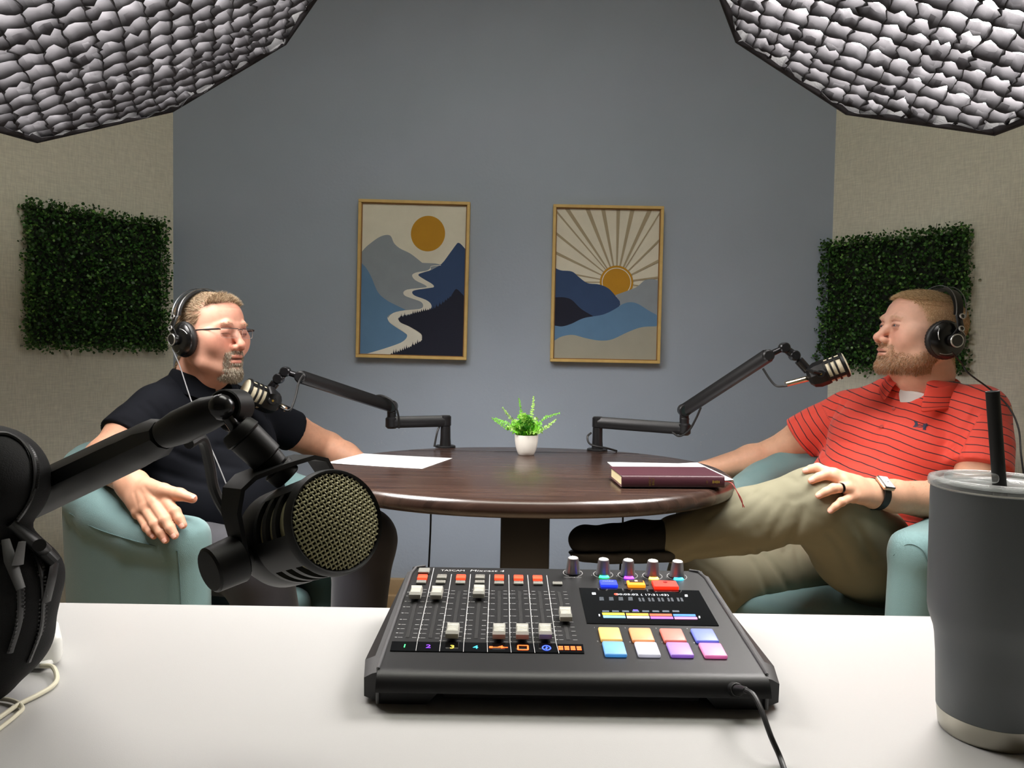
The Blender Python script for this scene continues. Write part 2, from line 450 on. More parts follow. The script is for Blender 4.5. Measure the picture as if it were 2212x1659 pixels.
# ================================================================== octagonal softboxes with egg-crate grids
m_grid = M('crumpled_grid_fabric', (66, 65, 67), 0.95, spec=.03, bump=(420, 0.4, 4, 0.001), var=(26, 0.2))
nt, pb = nodes_of(m_grid); tl_ = nt.nodes.new('ShaderNodeBsdfTranslucent'); tl_.inputs[0].default_value = (.12, .117, .122, 1); mg = nt.nodes.new('ShaderNodeMixShader'); mg.inputs[0].default_value = .45
nt.links.new(pb.outputs[0], mg.inputs[1]); nt.links.new(tl_.outputs[0], mg.inputs[2]); nt.links.new(mg.outputs[0], nt.nodes['Material Output'].inputs[0])
m_blk = M('black_softbox_fabric', (16, 16, 17), 0.7, bump=(300, 0.3))
m_glow = M('lit_softbox_diffuser', (250, 250, 250), 0.8, emit=(255, 250, 246), emit_str=SOFTBOX_GLOW)
def softbox(label, c, n, spin, R0, seed, ku):
    c = np.array(c, float); n = np.array(n, float); n /= np.linalg.norm(n)
    a = np.cross(n, [0, 1, 0]); a /= np.linalg.norm(a); b = np.cross(n, a)
    V8 = [R0 * np.array([math.cos(spin + k * PI / 4), math.sin(spin + k * PI / 4)]) for k in range(8)]
    Wd = lambda u, v, w=0.0: c + u * a + v * b + w * n          # w > 0 is towards the people
    t = thing('softbox', label, 'softbox', c - n * 0.42, 'studio softboxes')
    # black shell: eight panels curving back to a hub
    sh = MB(); ring = [(1.0, 0.0), (0.97, -0.08), (0.86, -0.2), (0.66, -0.3), (0.4, -0.37), (0.12, -0.41)]; V = []; F = []
    for s_, w in ring:
        for v in V8: V.append(Wd(v[0] * s_, v[1] * s_, w))
    for i in range(len(ring) - 1):
        for k in range(8): F.append((i * 8 + k, i * 8 + (k + 1) % 8, (i + 1) * 8 + (k + 1) % 8, (i + 1) * 8 + k))
    F.append(tuple(40 + k for k in range(8)))
    sh.add(V, F); so = sh.build('shell', m_blk, t, smooth=False)
    md = so.modifiers.new('thickness', 'SOLIDIFY'); md.thickness = 0.003
    rim = MB(); rim.tube([Wd(v[0] * 1.0, v[1] * 1.0, 0.002) for v in V8], 0.0048, 8, closed=True); rim.build('rim_piping', m_blk, t)
    df = MB(); df.add([Wd(v[0] * 0.955, v[1] * 0.955, -0.05) for v in V8], [tuple(range(8))]); df.build('diffuser', m_glow, t, smooth=False)
    # egg-crate: two families of crumpled fabric strips
    rg = np.random.default_rng(seed); g = MB(); cell = 0.049; dep = 0.043
    d0 = V8[(ku + 2) % 8] - V8[ku]; d0 /= np.linalg.norm(d0); d1 = np.array([-d0[1], d0[0]])
    ph = rg.uniform(0, 6.28, 12)
    def warp(u, v):
        return np.array([0.008 * math.sin(7 * v + ph[0] + 3 * u) + 0.003 * math.sin(23 * u + ph[1]), 0.008 * math.sin(6 * u + ph[2] + 4 * v) + 0.003 * math.sin(27 * v + ph[3])])
    def inside(q):
        for k in range(8):
            p0, p1 = V8[k], V8[(k + 1) % 8]; e = p1 - p0
            if e[0] * (q[1] - p0[1]) - e[1] * (q[0] - p0[0]) < 0.004 * np.linalg.norm(e): return False
        return True
    N = int(R0 / cell) + 1; sub = 4
    for fam, (du, dv) in enumerate(((d0, d1), (d1, d0))):
        for i in range(-N, N + 1):
            cols = []; st = []
            for j in range(-N * sub, N * sub + 1):
                q = du * (j * cell / sub) + dv * ((i + 0.5) * cell); q = q + warp(*q)
                if inside(q): cols.append((q, j))
            if len(cols) < 2: continue
            V = []; F = []; side = dv
            for q, j in cols:
                knot = (j % sub == sub // 2)
                for r_, w in enumerate((-0.032, -0.014, 0.005)):
                    amp = (0.0006 if knot else 0.0032) * (0.5 + 0.5 * r_)
                    off = side * rg.normal(0, amp); ww = w + (rg.normal(0, 0.0008 if knot else 0.0022) if r_ == 2 else 0) - (0.004 * abs(math.sin(PI * ((j - sub / 2) / sub))) if r_ == 2 else 0)
                    sag = 0.012 * (1 - (q @ q) / R0 ** 2)
                    V.append(Wd(q[0] + off[0], q[1] + off[1], ww + sag))
            for k in range(len(cols) - 1):
                for r_ in range(2): F.append((k * 3 + r_, (k + 1) * 3 + r_, (k + 1) * 3 + r_ + 1, k * 3 + r_ + 1))
            g.add(V, F)
    # flaps folded to the rim
    for k in range(8):
        p0, p1 = V8[k], V8[(k + 1) % 8]; nn = 14; V = []
        for j in range(nn + 1):
            q = p0 + (p1 - p0) * j / nn
            V += [Wd(q[0] * .995, q[1] * .995, 0.006), Wd(q[0] * (.962 + rg.normal(0, .006)), q[1] * (.962 + rg.normal(0, .006)), 0.004 + rg.normal(0, .004))]
        g.add(V, [(2 * j, 2 * j + 2, 2 * j + 3, 2 * j + 1) for j in range(nn)])
    go = g.build('egg_crate_grid', m_grid, t, smooth=True, angle=24)
    md = go.modifiers.new('thickness', 'SOLIDIFY'); md.thickness = 0.0012
    # hub and yoke that carry the box
    hb = MB(); hb.cyl(c - n * 0.40, c - n * 0.50, 0.06, 0.05, 24, 0.004); hb.build('lamp_head', M('black_plastic', (22, 22, 23), 0.45), t)
    return t, c - n * 0.46
for lab, c, n, sp, ku, sd in (('left octagonal black softbox with crumpled grey egg-crate grid', (-.748, 1.583, 1.705), (.496, .094, -.863), 2.80, 1, 3),
                              ('right octagonal black softbox with bright lit spots in its grid', (.771, 1.545, 1.762), (-.449, -.092, -.889), 3.389, 1, 8)):
    t, hub = softbox(lab, c, n, sp, 0.45, sd, ku)
    pole = MB(); pole.cyl(hub, (hub[0], hub[1], H), 0.012, n=12); pole.build('hanging_pole', M('black_plastic'), t)
# ================================================================== desk in front
m_desk = M('white_laminate', (186, 185, 184), 0.42, spec=0.45, bump=(900, 0.08, 2, 0.001), var=(2.5, 0.02))
dk = thing('desk', 'white laminate desk top in the foreground carrying the mixer', 'desk', (0, 0.4, 0))
b = MB(); b.box((0, 0.3825, 0.7275), (2.6, 1.005, 0.025), 0.002); b.build('desk_top', m_desk, dk)
for x in (-1.2, 1.2):
    for y in (-.05, .8):
        b = MB(); b.box((x, y, 0.3575), (0.05, 0.05, 0.715), 0.004); b.build('leg', M('grey_metal', (120, 120, 122), 0.4, 0.8), dk)

# ================================================================== oval table
TC = np.array([0.04, 2.015]); TRX, TRY = 0.538, 0.462; TZ = 0.74
m_wood = M('dark_cherry_veneer', (74, 42, 32), 0.26, spec=0.6)
nt, b = nodes_of(m_wood); tc = nt.nodes.new('ShaderNodeTexCoord'); mp = nt.nodes.new('ShaderNodeMapping'); mp.inputs['Scale'].default_value = (3, 55, 3)
n = nt.nodes.new('ShaderNodeTexNoise'); n.inputs['Scale'].default_value = 1.5; n.inputs['Detail'].default_value = 6
nt.links.new(tc.outputs['Object'], mp.inputs[0]); nt.links.new(mp.outputs[0], n.inputs[0])
cr = nt.nodes.new('ShaderNodeValToRGB'); cr.color_ramp.elements[0].color = lin((40, 27, 22)); cr.color_ramp.elements[1].color = lin((66, 47, 39))
cr.color_ramp.elements[0].position = 0.3; cr.color_ramp.elements[1].position = 0.72
nt.links.new(n.outputs[0], cr.inputs[0]); nt.links.new(cr.outputs[0], b.inputs['Base Color'])
rr = nt.nodes.new('ShaderNodeMapRange'); rr.inputs['To Min'].default_value = 0.2; rr.inputs['To Max'].default_value = 0.32
nt.links.new(n.outputs[0], rr.inputs[0]); nt.links.new(rr.outputs[0], b.inputs['Roughness'])
m_espr = M('espresso_black_wood', (12, 10, 10), 0.4, var=(20, .1))
tb = thing('oval_table', 'dark cherry oval table between the two seated men', 'table', (TC[0], TC[1], 0))
def sup(a, s=1.0, e=0.94):
    c_, s_ = math.cos(a), math.sin(a)
    return (TC[0] + s * TRX * math.copysign(abs(c_) ** e, c_), TC[1] + s * TRY * math.copysign(abs(s_) ** e, s_))
b = MB(); n_ = 128
prof = [(-.03, 0.7005), (-.012, 0.7005), (-.004, .704), (0.0, .712), (0.0005, .720), (-.002, .729), (-.007, .7355), (-.013, .739), (-.019, TZ)]
V = []; F = []
for off, z in prof:
    for k in range(n_):
        x, y = sup(2 * PI * k / n_); d = np.array([x - TC[0], y - TC[1]]); L = np.linalg.norm(d); d = d * (1 + off / L); V.append((TC[0] + d[0], TC[1] + d[1], z))
for i in range(len(prof) - 1):
    for k in range(n_): F.append((i * n_ + k, i * n_ + (k + 1) % n_, (i + 1) * n_ + (k + 1) % n_, (i + 1) * n_ + k))
F.append(tuple(reversed(range(n_)))); F.append(tuple((len(prof) - 1) * n_ + k for k in range(n_)))
b.add(V, F); b.build('table_top', m_wood, tb, angle=50)
# drop-leaf seams: thin dark inlaid lines
b = MB(); m_seam = M('dark_seam', (24, 13, 11), 0.6)
for sy in (2.345,):
    hw = TRX * math.sqrt(max(0, 1 - ((sy - TC[1]) / TRY) ** 2)) - 0.02
    b.box((TC[0], sy, TZ + 0.0001), (2 * hw, 0.0022, 0.0006))
b.build('leaf_seam', m_seam, tb, smooth=False)
b = MB(); b.box((TC[0] + .0, TC[1], 0.56), (0.128, 0.128, 0.281), 0.006); b.box((TC[0], TC[1], 0.685), (0.5, 0.35, 0.03), 0.004)
b.lathe([(.082, .06), (.082, .1), (.055, .13), (.07, .2), (.075, .3), (.068, .38), (.078, .415), (.088, .43)], 4 * 8, (TC[0], TC[1], 0)); b.build('pedestal', m_espr, tb)
for a in (45, 135, 225, 315):
    d = np.array([math.cos(math.radians(a)), math.sin(math.radians(a)), 0]); b = MB(); c0 = np.array([TC[0], TC[1], 0])
    b.tube([c0 + d * .05 + (0, 0, .12), c0 + d * .2 + (0, 0, .09), c0 + d * .34 + (0, 0, .04), c0 + d * .38 + (0, 0, .022)], [.035, .03, .024, .021], 10); b.build('foot', m_espr, tb)

# ================================================================== framed pictures on the blue wall
m_frame = M('light_oak_frame', (226, 192, 122), 0.45, var=(30, 0.07))
m_frame_in = M('frame_inner_brown', (150, 110, 62), 0.6)
paint = {'cream': (236, 231, 214), 'ochre': (200, 146, 32), 'slate': (150, 160, 170), 'blue': (50, 76, 118), 'sky': (102, 142, 182), 'navy': (22, 26, 48), 'tan': (178, 164, 136), 'sand': (176, 174, 160), 'white': (240, 237, 226)}
pm = {k: M('painted_canvas_' + k, v, 0.75, bump=(420, 0.35, 2, 0.0008), var=(18, .035)) for k, v in paint.items()}
def picture(label, corners, inner, layers, cat='picture'):
    """corners = outer frame corners in the photo (TL, TR, BR, BL); layers are polygons in 0..1 picture space, v down"""
    dep = 0.032; yf = YW - dep
    c = [P(px, py, yf) for px, py in corners]; cen = sum(c) / 4
    w = (np.linalg.norm(c[1] - c[0]) + np.linalg.norm(c[2] - c[3])) / 2; h = (np.linalg.norm(c[3] - c[0]) + np.linalg.norm(c[2] - c[1])) / 2
    ux = (c[1] - c[0] + c[2] - c[3]); ux[1] = 0; ux /= np.linalg.norm(ux); uz = np.array([-ux[2], 0, ux[0]])
    t = thing('framed_picture', label, cat, (cen[0], YW, cen[2] - h / 2))
    T = np.eye(4); T[:3, 0] = ux; T[:3, 1] = uz; T[:3, 2] = (0, -1, 0); T[:3, 3] = (cen[0], YW, cen[2])
    b = MB(T); fw = 0.0115
    for cx, cy, sx, sy in ((0, h / 2 - fw / 2, w, fw), (0, -h / 2 + fw / 2, w, fw), (-w / 2 + fw / 2, 0, fw, h - 2 * fw), (w / 2 - fw / 2, 0, fw, h - 2 * fw)):
        b.box((cx, cy, dep / 2), (sx, sy, dep), 0.0012, 1)
    b.build('frame', m_frame, t)
    b = MB(T); fi = 0.0035; gap = fw + fi / 2
    for cx, cy, sx, sy in ((0, h / 2 - gap, w - 2 * fw, fi), (0, -h / 2 + gap, w - 2 * fw, fi), (-w / 2 + gap, 0, fi, h - 2 * fw), (w / 2 - gap, 0, fi, h - 2 * fw)):
        b.box((cx, cy, dep * .4), (sx, sy, dep * .8))
    b.build('frame_inner_lip', m_frame_in, t, smooth=False)
    iw, ih = w - 2 * (fw + fi), h - 2 * (fw + fi); names = []; b = MB(T)
    b.box((0, 0, dep * .3), (iw, ih, dep * .6)); names.append('cream'); b.MI = [0] * len(b.F); z = dep * .6 + .0003
    for nm, poly in layers:
        if nm not in names: names.append(nm)
        b.mi = names.index(nm); pts = [((u - .5) * iw, (.5 - v) * ih) for u, v in poly]
        tris = earclip(pts); b.add([(x, y, z) for x, y in pts], [tr if (pts[tr[1]][0] - pts[tr[0]][0]) * (pts[tr[2]][1] - pts[tr[0]][1]) - (pts[tr[1]][1] - pts[tr[0]][1]) * (pts[tr[2]][0] - pts[tr[0]][0]) > 0 else tr[::-1] for tr in tris]); z += 0.00018
    b.build('canvas', [pm[k] for k in names], t, smooth=False)
def q1(pts, TL=(125, 112), TR_=(797, 133), BR=(785, 1105), BL=(118, 1092)):
    """crop pixels -> picture space by inverting the bilinear patch"""
    out = []
    TL, TR_, BR, BL = map(lambda q: np.array(q, float), (TL, TR_, BR, BL))
    for p in pts:
        u = v = .5
        for _ in range(12):
            X = TL * (1 - u) * (1 - v) + TR_ * u * (1 - v) + BR * u * v + BL * (1 - u) * v
            Ju = (TR_ - TL) * (1 - v) + (BR - BL) * v; Jv = (BL - TL) * (1 - u) + (BR - TR_) * u
            du = np.linalg.solve(np.stack([Ju, Jv], 1), np.array(p, float) - X); u += du[0]; v += du[1]
        out.append((min(1, max(0, u)), min(1, max(0, v))))
    return out
def q2(pts): return q1(pts, (1381, 150), (2045, 158), (2025, 1122), (1368, 1115))
def sm(pts, n=5): return [tuple(p) for p in spline([np.array(p) for p in pts], n)]
def circle(cx, cy, rx, ry, n=48): return [(cx + rx * math.cos(2 * PI * k / n), cy + ry * math.sin(2 * PI * k / n)) for k in range(n)]
def trees(pts, amp, seed):
    """turn a smooth edge into a line of little tree tips"""
    r = random.Random(seed); out = []
    for i in range(len(pts) - 1):
        a, b_ = np.array(pts[i], float), np.array(pts[i + 1], float); L = np.linalg.norm(b_ - a); n = max(1, int(L / 13)); 
        for k in range(n):
            p = a + (b_ - a) * k / n; q = a + (b_ - a) * (k + .5) / n; hgt = amp * r.uniform(.3, 1.3)
            out += [tuple(p), (q[0] - 2, q[1] - hgt * .5), (q[0], q[1] - hgt), (q[0] + 3, q[1] - hgt * .4)]
    out.append(tuple(pts[-1])); return out
grey_m = [(100, 430)] + sm([(122, 425), (160, 385), (240, 328), (303, 320), (330, 370), (370, 405), (440, 440), (515, 498)], 4) + [(600, 502), (640, 510), (640, 860), (300, 860), (100, 600)]
blue_m = [(825, 430), (797, 412)] + sm([(790, 405), (765, 378), (748, 369), (735, 378), (690, 440), (640, 505), (575, 545)], 3) + sm([(575, 545), (530, 555), (490, 575), (520, 610), (592, 655)], 4) + sm([(560, 662), (500, 668), (452, 688), (470, 720), (540, 760), (574, 795), (560, 815)], 4) + [(520, 830), (650, 840), (830, 800)]
sky_m = [(100, 500)] + sm([(118, 497), (150, 530), (185, 590), (230, 690), (285, 740), (340, 770), (410, 803)], 5) + sm([(380, 815), (300, 840), (302, 880), (345, 915), (400, 950), (425, 975), (400, 1010), (300, 1050), (165, 1092)], 5) + [(100, 1110)]
riverL = sm([(636, 512), (575, 518), (566, 535), (540, 550), (480, 560), (450, 578), (470, 610), (530, 640), (545, 655), (500, 662), (420, 672), (395, 690), (405, 712), (450, 730), (510, 752), (524, 780), (500, 798), (400, 808), (330, 825), (297, 860), (310, 885), (370, 925), (415, 955), (420, 985), (380, 1020), (270, 1060), (165, 1094)], 3)
riverR = sm([(330, 1098), (400, 1065), (500, 1020), (519, 990), (500, 955), (430, 910), (370, 880), (365, 855), (420, 835), (520, 815), (574, 795), (574, 765), (540, 738), (470, 712), (452, 690), (470, 676), (560, 662), (592, 655), (580, 635), (520, 600), (490, 575), (530, 558), (570, 545), (574, 522), (636, 516)], 3)
navy_m = trees(sm([(315, 1098), (400, 1068), (470, 1035), (508, 1012)], 3), 26, 1) + sm([(519, 1000), (512, 960), (440, 915), (380, 888), (362, 862)], 4) + trees(sm([(372, 858), (440, 838), (520, 815), (600, 795), (660, 755), (705, 715)], 3), 22, 2) + sm([(712, 700), (735, 668), (755, 678)], 3) + [(788, 712), (830, 730), (830, 1130), (315, 1110)]
picture('framed painting of a white river winding between blue mountains', [(772, 428), (1015, 437), (1008, 777), (770, 773)], None,
        [('slate', q1(grey_m)), ('sky', q1(sky_m)), ('blue', q1(blue_m)), ('ochre', q1(circle(550, 309, 111, 115))), ('white', q1(riverL + riverR)), ('navy', q1(navy_m))])
sun_c = (1768, 622); rays_ = []
for (ox, oy, w) in ((1381, 215, 24), (1380, 345, 22), (1378, 458, 20), (1378, 560, 13), (1378, 622, 10), (1478, 150, 32), (1600, 150, 28), (1690, 152, 24), (1777, 152, 22), (1858, 154, 26), (1958, 155, 28), (2045, 225, 26), (2045, 390, 22), (2045, 505, 18), (2045, 595, 12), (2045, 655, 8)):
    d = np.array([ox - sun_c[0], oy - sun_c[1]], float); L = np.linalg.norm(d); d /= L; n_ = np.array([-d[1], d[0]])
    s_ = np.array(sun_c); e = s_ + d * (L + 60); rays_.append(('tan', q2([tuple(s_ + n_ * 2.5), tuple(e + n_ * w * .55), tuple(e - n_ * w * .55), tuple(s_ - n_ * 2.5)])))
blue2 = [(1340, 530)] + sm([(1372, 533), (1410, 548), (1480, 555), (1525, 590), (1580, 628), (1660, 638), (1720, 665), (1770, 720), (1803, 760)], 5) + [(1760, 800), (1640, 850), (1340, 850)]
slate2 = sm([(1760, 705), (1850, 672), (1900, 650), (1950, 608), (1995, 600), (2032, 606)], 5) + [(2080, 610), (2080, 850), (1800, 850), (1790, 745)]
navy2 = [(1340, 722)] + sm([(1370, 722), (1430, 722), (1480, 738), (1540, 795), (1618, 842)], 5) + [(1600, 930), (1340, 930)]
sky2 = [(1340, 905)] + sm([(1368, 905), (1420, 910), (1480, 892), (1560, 855), (1680, 832), (1750, 800), (1810, 762), (1860, 750), (1910, 762), (1980, 805), (2028, 830)], 5) + [(2080, 840), (2080, 1000), (1340, 1060)]
sand2 = [(1340, 1010)] + sm([(1368, 1003), (1420, 975), (1490, 965), (1570, 985), (1660, 1000), (1740, 992), (1840, 945), (1930, 912), (2026, 905)], 5) + [(2080, 900), (2080, 1150), (1340, 1150)]
picture('framed painting of a rising sun with tan rays above blue hills', [(1196, 441), (1434, 445), (1427, 786), (1188, 781)], None,
        rays_ + [('ochre', q2(circle(1768, 622, 108, 108))), ('white', q2(circle(1768, 622, 95, 94))), ('ochre', q2(circle(1768, 622, 90, 89))), ('blue', q2(blue2)), ('slate', q2(slate2)), ('navy', q2(navy2)), ('sky', q2(sky2)), ('sand', q2(sand2))])

# ================================================================== leafy wall panels
m_leaf = [M('artificial_leaf_dark', (46, 80, 36), 0.42, spec=0.5), M('artificial_leaf_mid', (70, 120, 52), 0.4, spec=0.5), M('artificial_leaf_bright', (124, 172, 84), 0.4, spec=0.5)]
def leaf_panel(label, corner, d, s0, s1, z0, z1, seed, pin):
    """panel hanging on an angled wall from distance s0 to s1 along the wall"""
    rg = np.random.default_rng(seed); nrm = np.array([d[1], -d[0]]); 
    if nrm[1] > 0: nrm = -nrm
    W = lambda s_, z, o: np.array([corner[0] + d[0] * s_ + nrm[0] * o, corner[1] + d[1] * s_ + nrm[1] * o, z])
    t = thing('leaf_panel', label, 'wall panel', W((s0 + s1) / 2, z0, 0))
    b = MB(); R = np.stack([[d[0], d[1], 0], [nrm[0], nrm[1], 0], [0, 0, 1]], 1).astype(float)
    b.box(W((s0 + s1) / 2, (z0 + z1) / 2, 0.005), (s1 - s0 - .02, 0.008, z1 - z0 - .02), R=R); b.build('backing_mesh', M('dark_green_backing', (20, 30, 18), 0.8), t, smooth=False)
    # leaves: rounded box-tree leaves in tufts
    N = 8500; Vs = []; mi = []
    s_ = rg.uniform(s0, s1, N); z = rg.uniform(z0, z1, N); o = rg.uniform(0.006, 0.05, N)
    tt = rg.random(N) < 0.12
    s_ = np.where(tt, np.where(rg.random(N) < .5, s0, s1) + rg.normal(0, .008, N), s_); tt2 = rg.random(N) < 0.12
    z = np.where(tt2 & ~tt, np.where(rg.random(N) < .5, z0, z1) + rg.normal(0, .009, N), z)
    shape = np.array([(0, 0, 0), (.5, .33, .1), (.36, .78, .12), (0, 1, 0), (-.36, .78, .12), (-.5, .33, .1)], float)
    V = np.zeros((N, 6, 3)); 
    for i in range(N):
        L = rg.uniform(.0065, .0125); ax = rg.normal(0, 1, 3) + np.array([0, 0, .4]); ax[:2] += nrm * 0.9; ax /= np.linalg.norm(ax)
        up_ = rg.normal(0, 1, 3); sd = np.cross(ax, up_); sd /= np.linalg.norm(sd); nn = np.cross(sd, ax)
        V[i] = W(s_[i], z[i], o[i]) + L * (shape[:, :1] * sd + shape[:, 1:2] * ax + shape[:, 2:3] * nn * 1.2)
    F = np.arange(N * 6).reshape(N, 6); r = rg.random(N); mi = np.where(r < .5, 0, np.where(r < .9, 1, 2))
    me = fast_mesh('leaves', V.reshape(-1, 3) - ORG[t.name], F, m_leaf, smooth=True, midx=mi); lo = link('leaves', me, t); lo['kind'] = 'stuff'
    b = MB(); st = []
    for i in range(260):
        a = rg.uniform(s0, s1); zz = rg.uniform(z0, z1); b.tube([W(a, zz, .006), W(a + rg.normal(0, .012), zz + rg.normal(.004, .012), .04)], .0008, 4)
    so = b.build('stems', M('green_stem', (60, 60, 36), 0.7), t); so['kind'] = 'stuff'
    p = P(*pin, W(*((s1, 0, 0) if pin[0] < 1100 else (s0, 0, 0)))[1] - 0.03); b = MB(); b.lathe([(.0001, .004), (.003, .003), (.0035, 0)], 12, p, frame_z((nrm[0], nrm[1], 0))); b.build('push_pin', M('white_pin', (240, 240, 238), .3), t)
leaf_panel('green leafy wall panel left of the blue wall, behind the man in black', CL, DL, 0.045, 0.525, 1.043, 1.522, 1, (105, 433))
leaf_panel('green leafy wall panel right of the blue wall, behind the man in red', CR, DR, -0.02, 0.50, 1.010, 1.492, 2, (1802, 521))

# ================================================================== tub armchairs
def armchair(label, C, fwd, mat, za, w=.272, fr=.265):
    C = np.array([C[0], C[1], 0.0]); f = np.array([fwd[0], fwd[1], 0.0]); f /= np.linalg.norm(f); r = np.array([f[1], -f[0], 0]); R = np.stack([r, f, [0, 0, 1]], 1)
    t = thing('tub_armchair', label, 'armchair', C)
    F_ = Field((-.45, -.45, .05), (.45, .42, .88), 0.009)
    def shell(x, y, z):
        s_ = 1 + 0.10 * (z - .3); xx = x / s_; yy = np.where(y < 0, y / s_, y); yb = -0.02
        d = np.where(yy > yb, np.sqrt((np.abs(xx) - w) ** 2 + np.maximum(yy - fr, 0) ** 2), np.abs(np.sqrt(xx ** 2 + (yy - yb) ** 2) - w))
        tt = np.clip((.10 - yy) / .40, 0, 1); tt = tt * tt * (3 - 2 * tt); top = za + .125 * tt
        a = d - .052 + .03; c = np.maximum(z - top, .10 - z) + .03
        return np.sqrt(np.maximum(a, 0) ** 2 + np.maximum(c, 0) ** 2) + np.minimum(np.maximum(a, c), 0) - .03
    F_.func((-.45, -.45, .05), (.45, .42, .88), shell, 0)
    # rolled top pad standing slightly proud, with a seam under it
    pts = [(w + .011, fr - .005), (w + .011, .1), (w + .011, -.03)] + [((w + .013) * math.cos(a), -.02 + (w + .013) * math.sin(a)) for a in np.linspace(0, -PI, 13)[1:-1]] + [(-w - .011, -.03), (-w - .011, .1), (-w - .011, fr - .005)]
    def topz(y): t_ = min(1, max(0, (.10 - y) / .40)); t_ = t_ * t_ * (3 - 2 * t_); return za + .125 * t_
    for i in range(len(pts) - 1):
        a, b_ = pts[i], pts[i + 1]; F_.cone((a[0], a[1], topz(a[1]) - .052), (b_[0], b_[1], topz(b_[1]) - .052), .059, .059, .012)
    F_.fold([(p[0] * 1.19, p[1] * (1.0 if p[1] > 0 else 1.19), topz(p[1]) - .10) for p in pts], 0.004, 0.006)
    V, Q = F_.mesh(2); V = V @ R.T + C; field_obj('upholstered_shell', None, mat, t, V=V, Q=Q)
    F_ = Field((-.3, -.33, .1), (.3, .36, .52), 0.01)
    def cush(x, y, z): 
        a = np.abs(x) - (w - .062) + .04; b__ = np.abs(y - .01) - (fr - .02) + .04; c = np.abs(z - .31) - .09 - .012 * np.cos(x * 6) * np.cos(y * 5) + .04
        return np.sqrt(np.maximum(a, 0) ** 2 + np.maximum(b__, 0) ** 2 + np.maximum(c, 0) ** 2) + np.minimum(np.maximum(np.maximum(a, b__), c), 0) - .04
    F_.func((-.3, -.33, .1), (.3, .36, .52), cush, 0); V, Q = F_.mesh(1); V = V @ R.T + C; field_obj('seat_cushion', None, mat, t, V=V, Q=Q)
    b = MB(TR(R, C)); b.box((0, .0, .17), (2 * w - .09, .44, .16), .02); b.build('seat_base', mat, t)
    for x, y in ((w - .02, fr - .02), (.02 - w, fr - .02), (.18, -.2), (-.18, -.2)):
        b = MB(TR(R, C)); b.cyl((x * .96, y * .96, .11), (x, y, 0), .022, .015, 14); b.build('leg', m_espr, t)
m_teal = M('teal_chair_fabric', (110, 142, 143), 0.8, sheen=0.25, bump=(700, 0.5, 3, 0.001), var=(8, 0.05))
armchair('teal tub armchair under the man in the black polo', (-.790, 1.962), (.90, -.44), m_teal, .672, .25, .22)
armchair('teal tub armchair under the man in the red polo', (.905, 2.07), (-.72, -.69), m_teal, .658)

# ================================================================== plant
t = thing('potted_fern', 'small bright green artificial fern in a white pot on the oval table', 'plant', PZ(1137, 985, TZ) + (0, .03, 0))
pc = ORG[t.name]; b = MB(); b.lathe([(.0225, 0.0), (.0245, .002), (.0285, .012), (.0325, .026), (.0345, .04), (.0355, .058), (.0355, .0605), (.0335, .0605), (.033, .05), (.0001, .05)], 40, pc, capt=False)
b.build('pot', M('white_glazed_pot', (232, 228, 220), 0.35), t)
b = MB(); b.lathe([(.033, .05), (.02, .055), (.0001, .057)], 20, pc, capb=False); b.build('moss', M('moss', (52, 92, 30), .9), t)
rg = np.random.default_rng(5); m_fern = [M('fern_leaf', (112, 186, 46), 0.5, var=(60, .2)), M('fern_leaf_deep', (66, 140, 44), 0.5), M('fern_leaf_pale', (160, 208, 96), 0.5)]
def frond(b, base, tip, mid, nleaf, L0, mi):
    pts = spline([base, mid, tip], 10); b.mi = mi; b.tube(pts, [.0009] * len(pts), 4)
    for i in range(nleaf):
        u = (i + .5) / nleaf; k = min(len(pts) - 2, int(u * (len(pts) - 1))); p = pts[k] + (pts[k + 1] - pts[k]) * (u * (len(pts) - 1) - k); d = pts[k + 1] - pts[k]; d /= np.linalg.norm(d)
        for sgn in (-1, 1):
            sd = np.cross(d, rg.normal(0, .35, 3) + np.array([0, -1, .3])); sd /= np.linalg.norm(sd); L = L0 * (1.05 - .75 * u) * rg.uniform(.75, 1.2)
            ax = sd * sgn * .9 + d * .5 + rg.normal(0, .15, 3); ax /= np.linalg.norm(ax); wd = np.cross(ax, np.cross(d, sd)); wd /= np.linalg.norm(wd); nn = np.cross(wd, ax)
            b.add([p, p + ax * L * .4 + wd * L * .32 + nn * L * .06, p + ax * L * .8 + wd * L * .2, p + ax * L, p + ax * L * .8 - wd * L * .2, p + ax * L * .4 - wd * L * .32 + nn * L * .06], [(0, 1, 2, 3, 4, 5)])
tips = [(1062, 902, .0, 1085, 918), (1085, 880, -.03, 1105, 905), (1121, 860, .0, 1126, 895), (1153, 856, .02, 1150, 890), (1210, 892, -.01, 1175, 905), (1202, 906, .03, 1180, 922), (1070, 903, .05, 1095, 915)]
Y0 = pc[1]; top = pc + (0, 0, .055)
for i, (px, py, dy, mx, my) in enumerate(tips):
    b = MB(); frond(b, top + rg.normal(0, .006, 3) * (1, 1, 0), P(px, py, Y0 + dy), P(mx, my, Y0 + dy * .6), 17, .011, 2 if i % 2 else 0); b.build('frond', m_fern, t)
for i in range(80):
    a = rg.uniform(0, 2 * PI); el = rg.uniform(.25, 1.45); L = rg.uniform(.038, .078); d = np.array([math.cos(a) * math.cos(el), math.sin(a) * math.cos(el), math.sin(el)])
    b = MB(); e = top + d * L * (1.0, 1.0, .95); frond(b, top + d * (.01, .01, 0), e, top + d * L * .5 + (0, 0, .008), 8, .021, int(rg.integers(0, 3)) if rg.random() > .35 else 0); b.build('frond', m_fern, t)

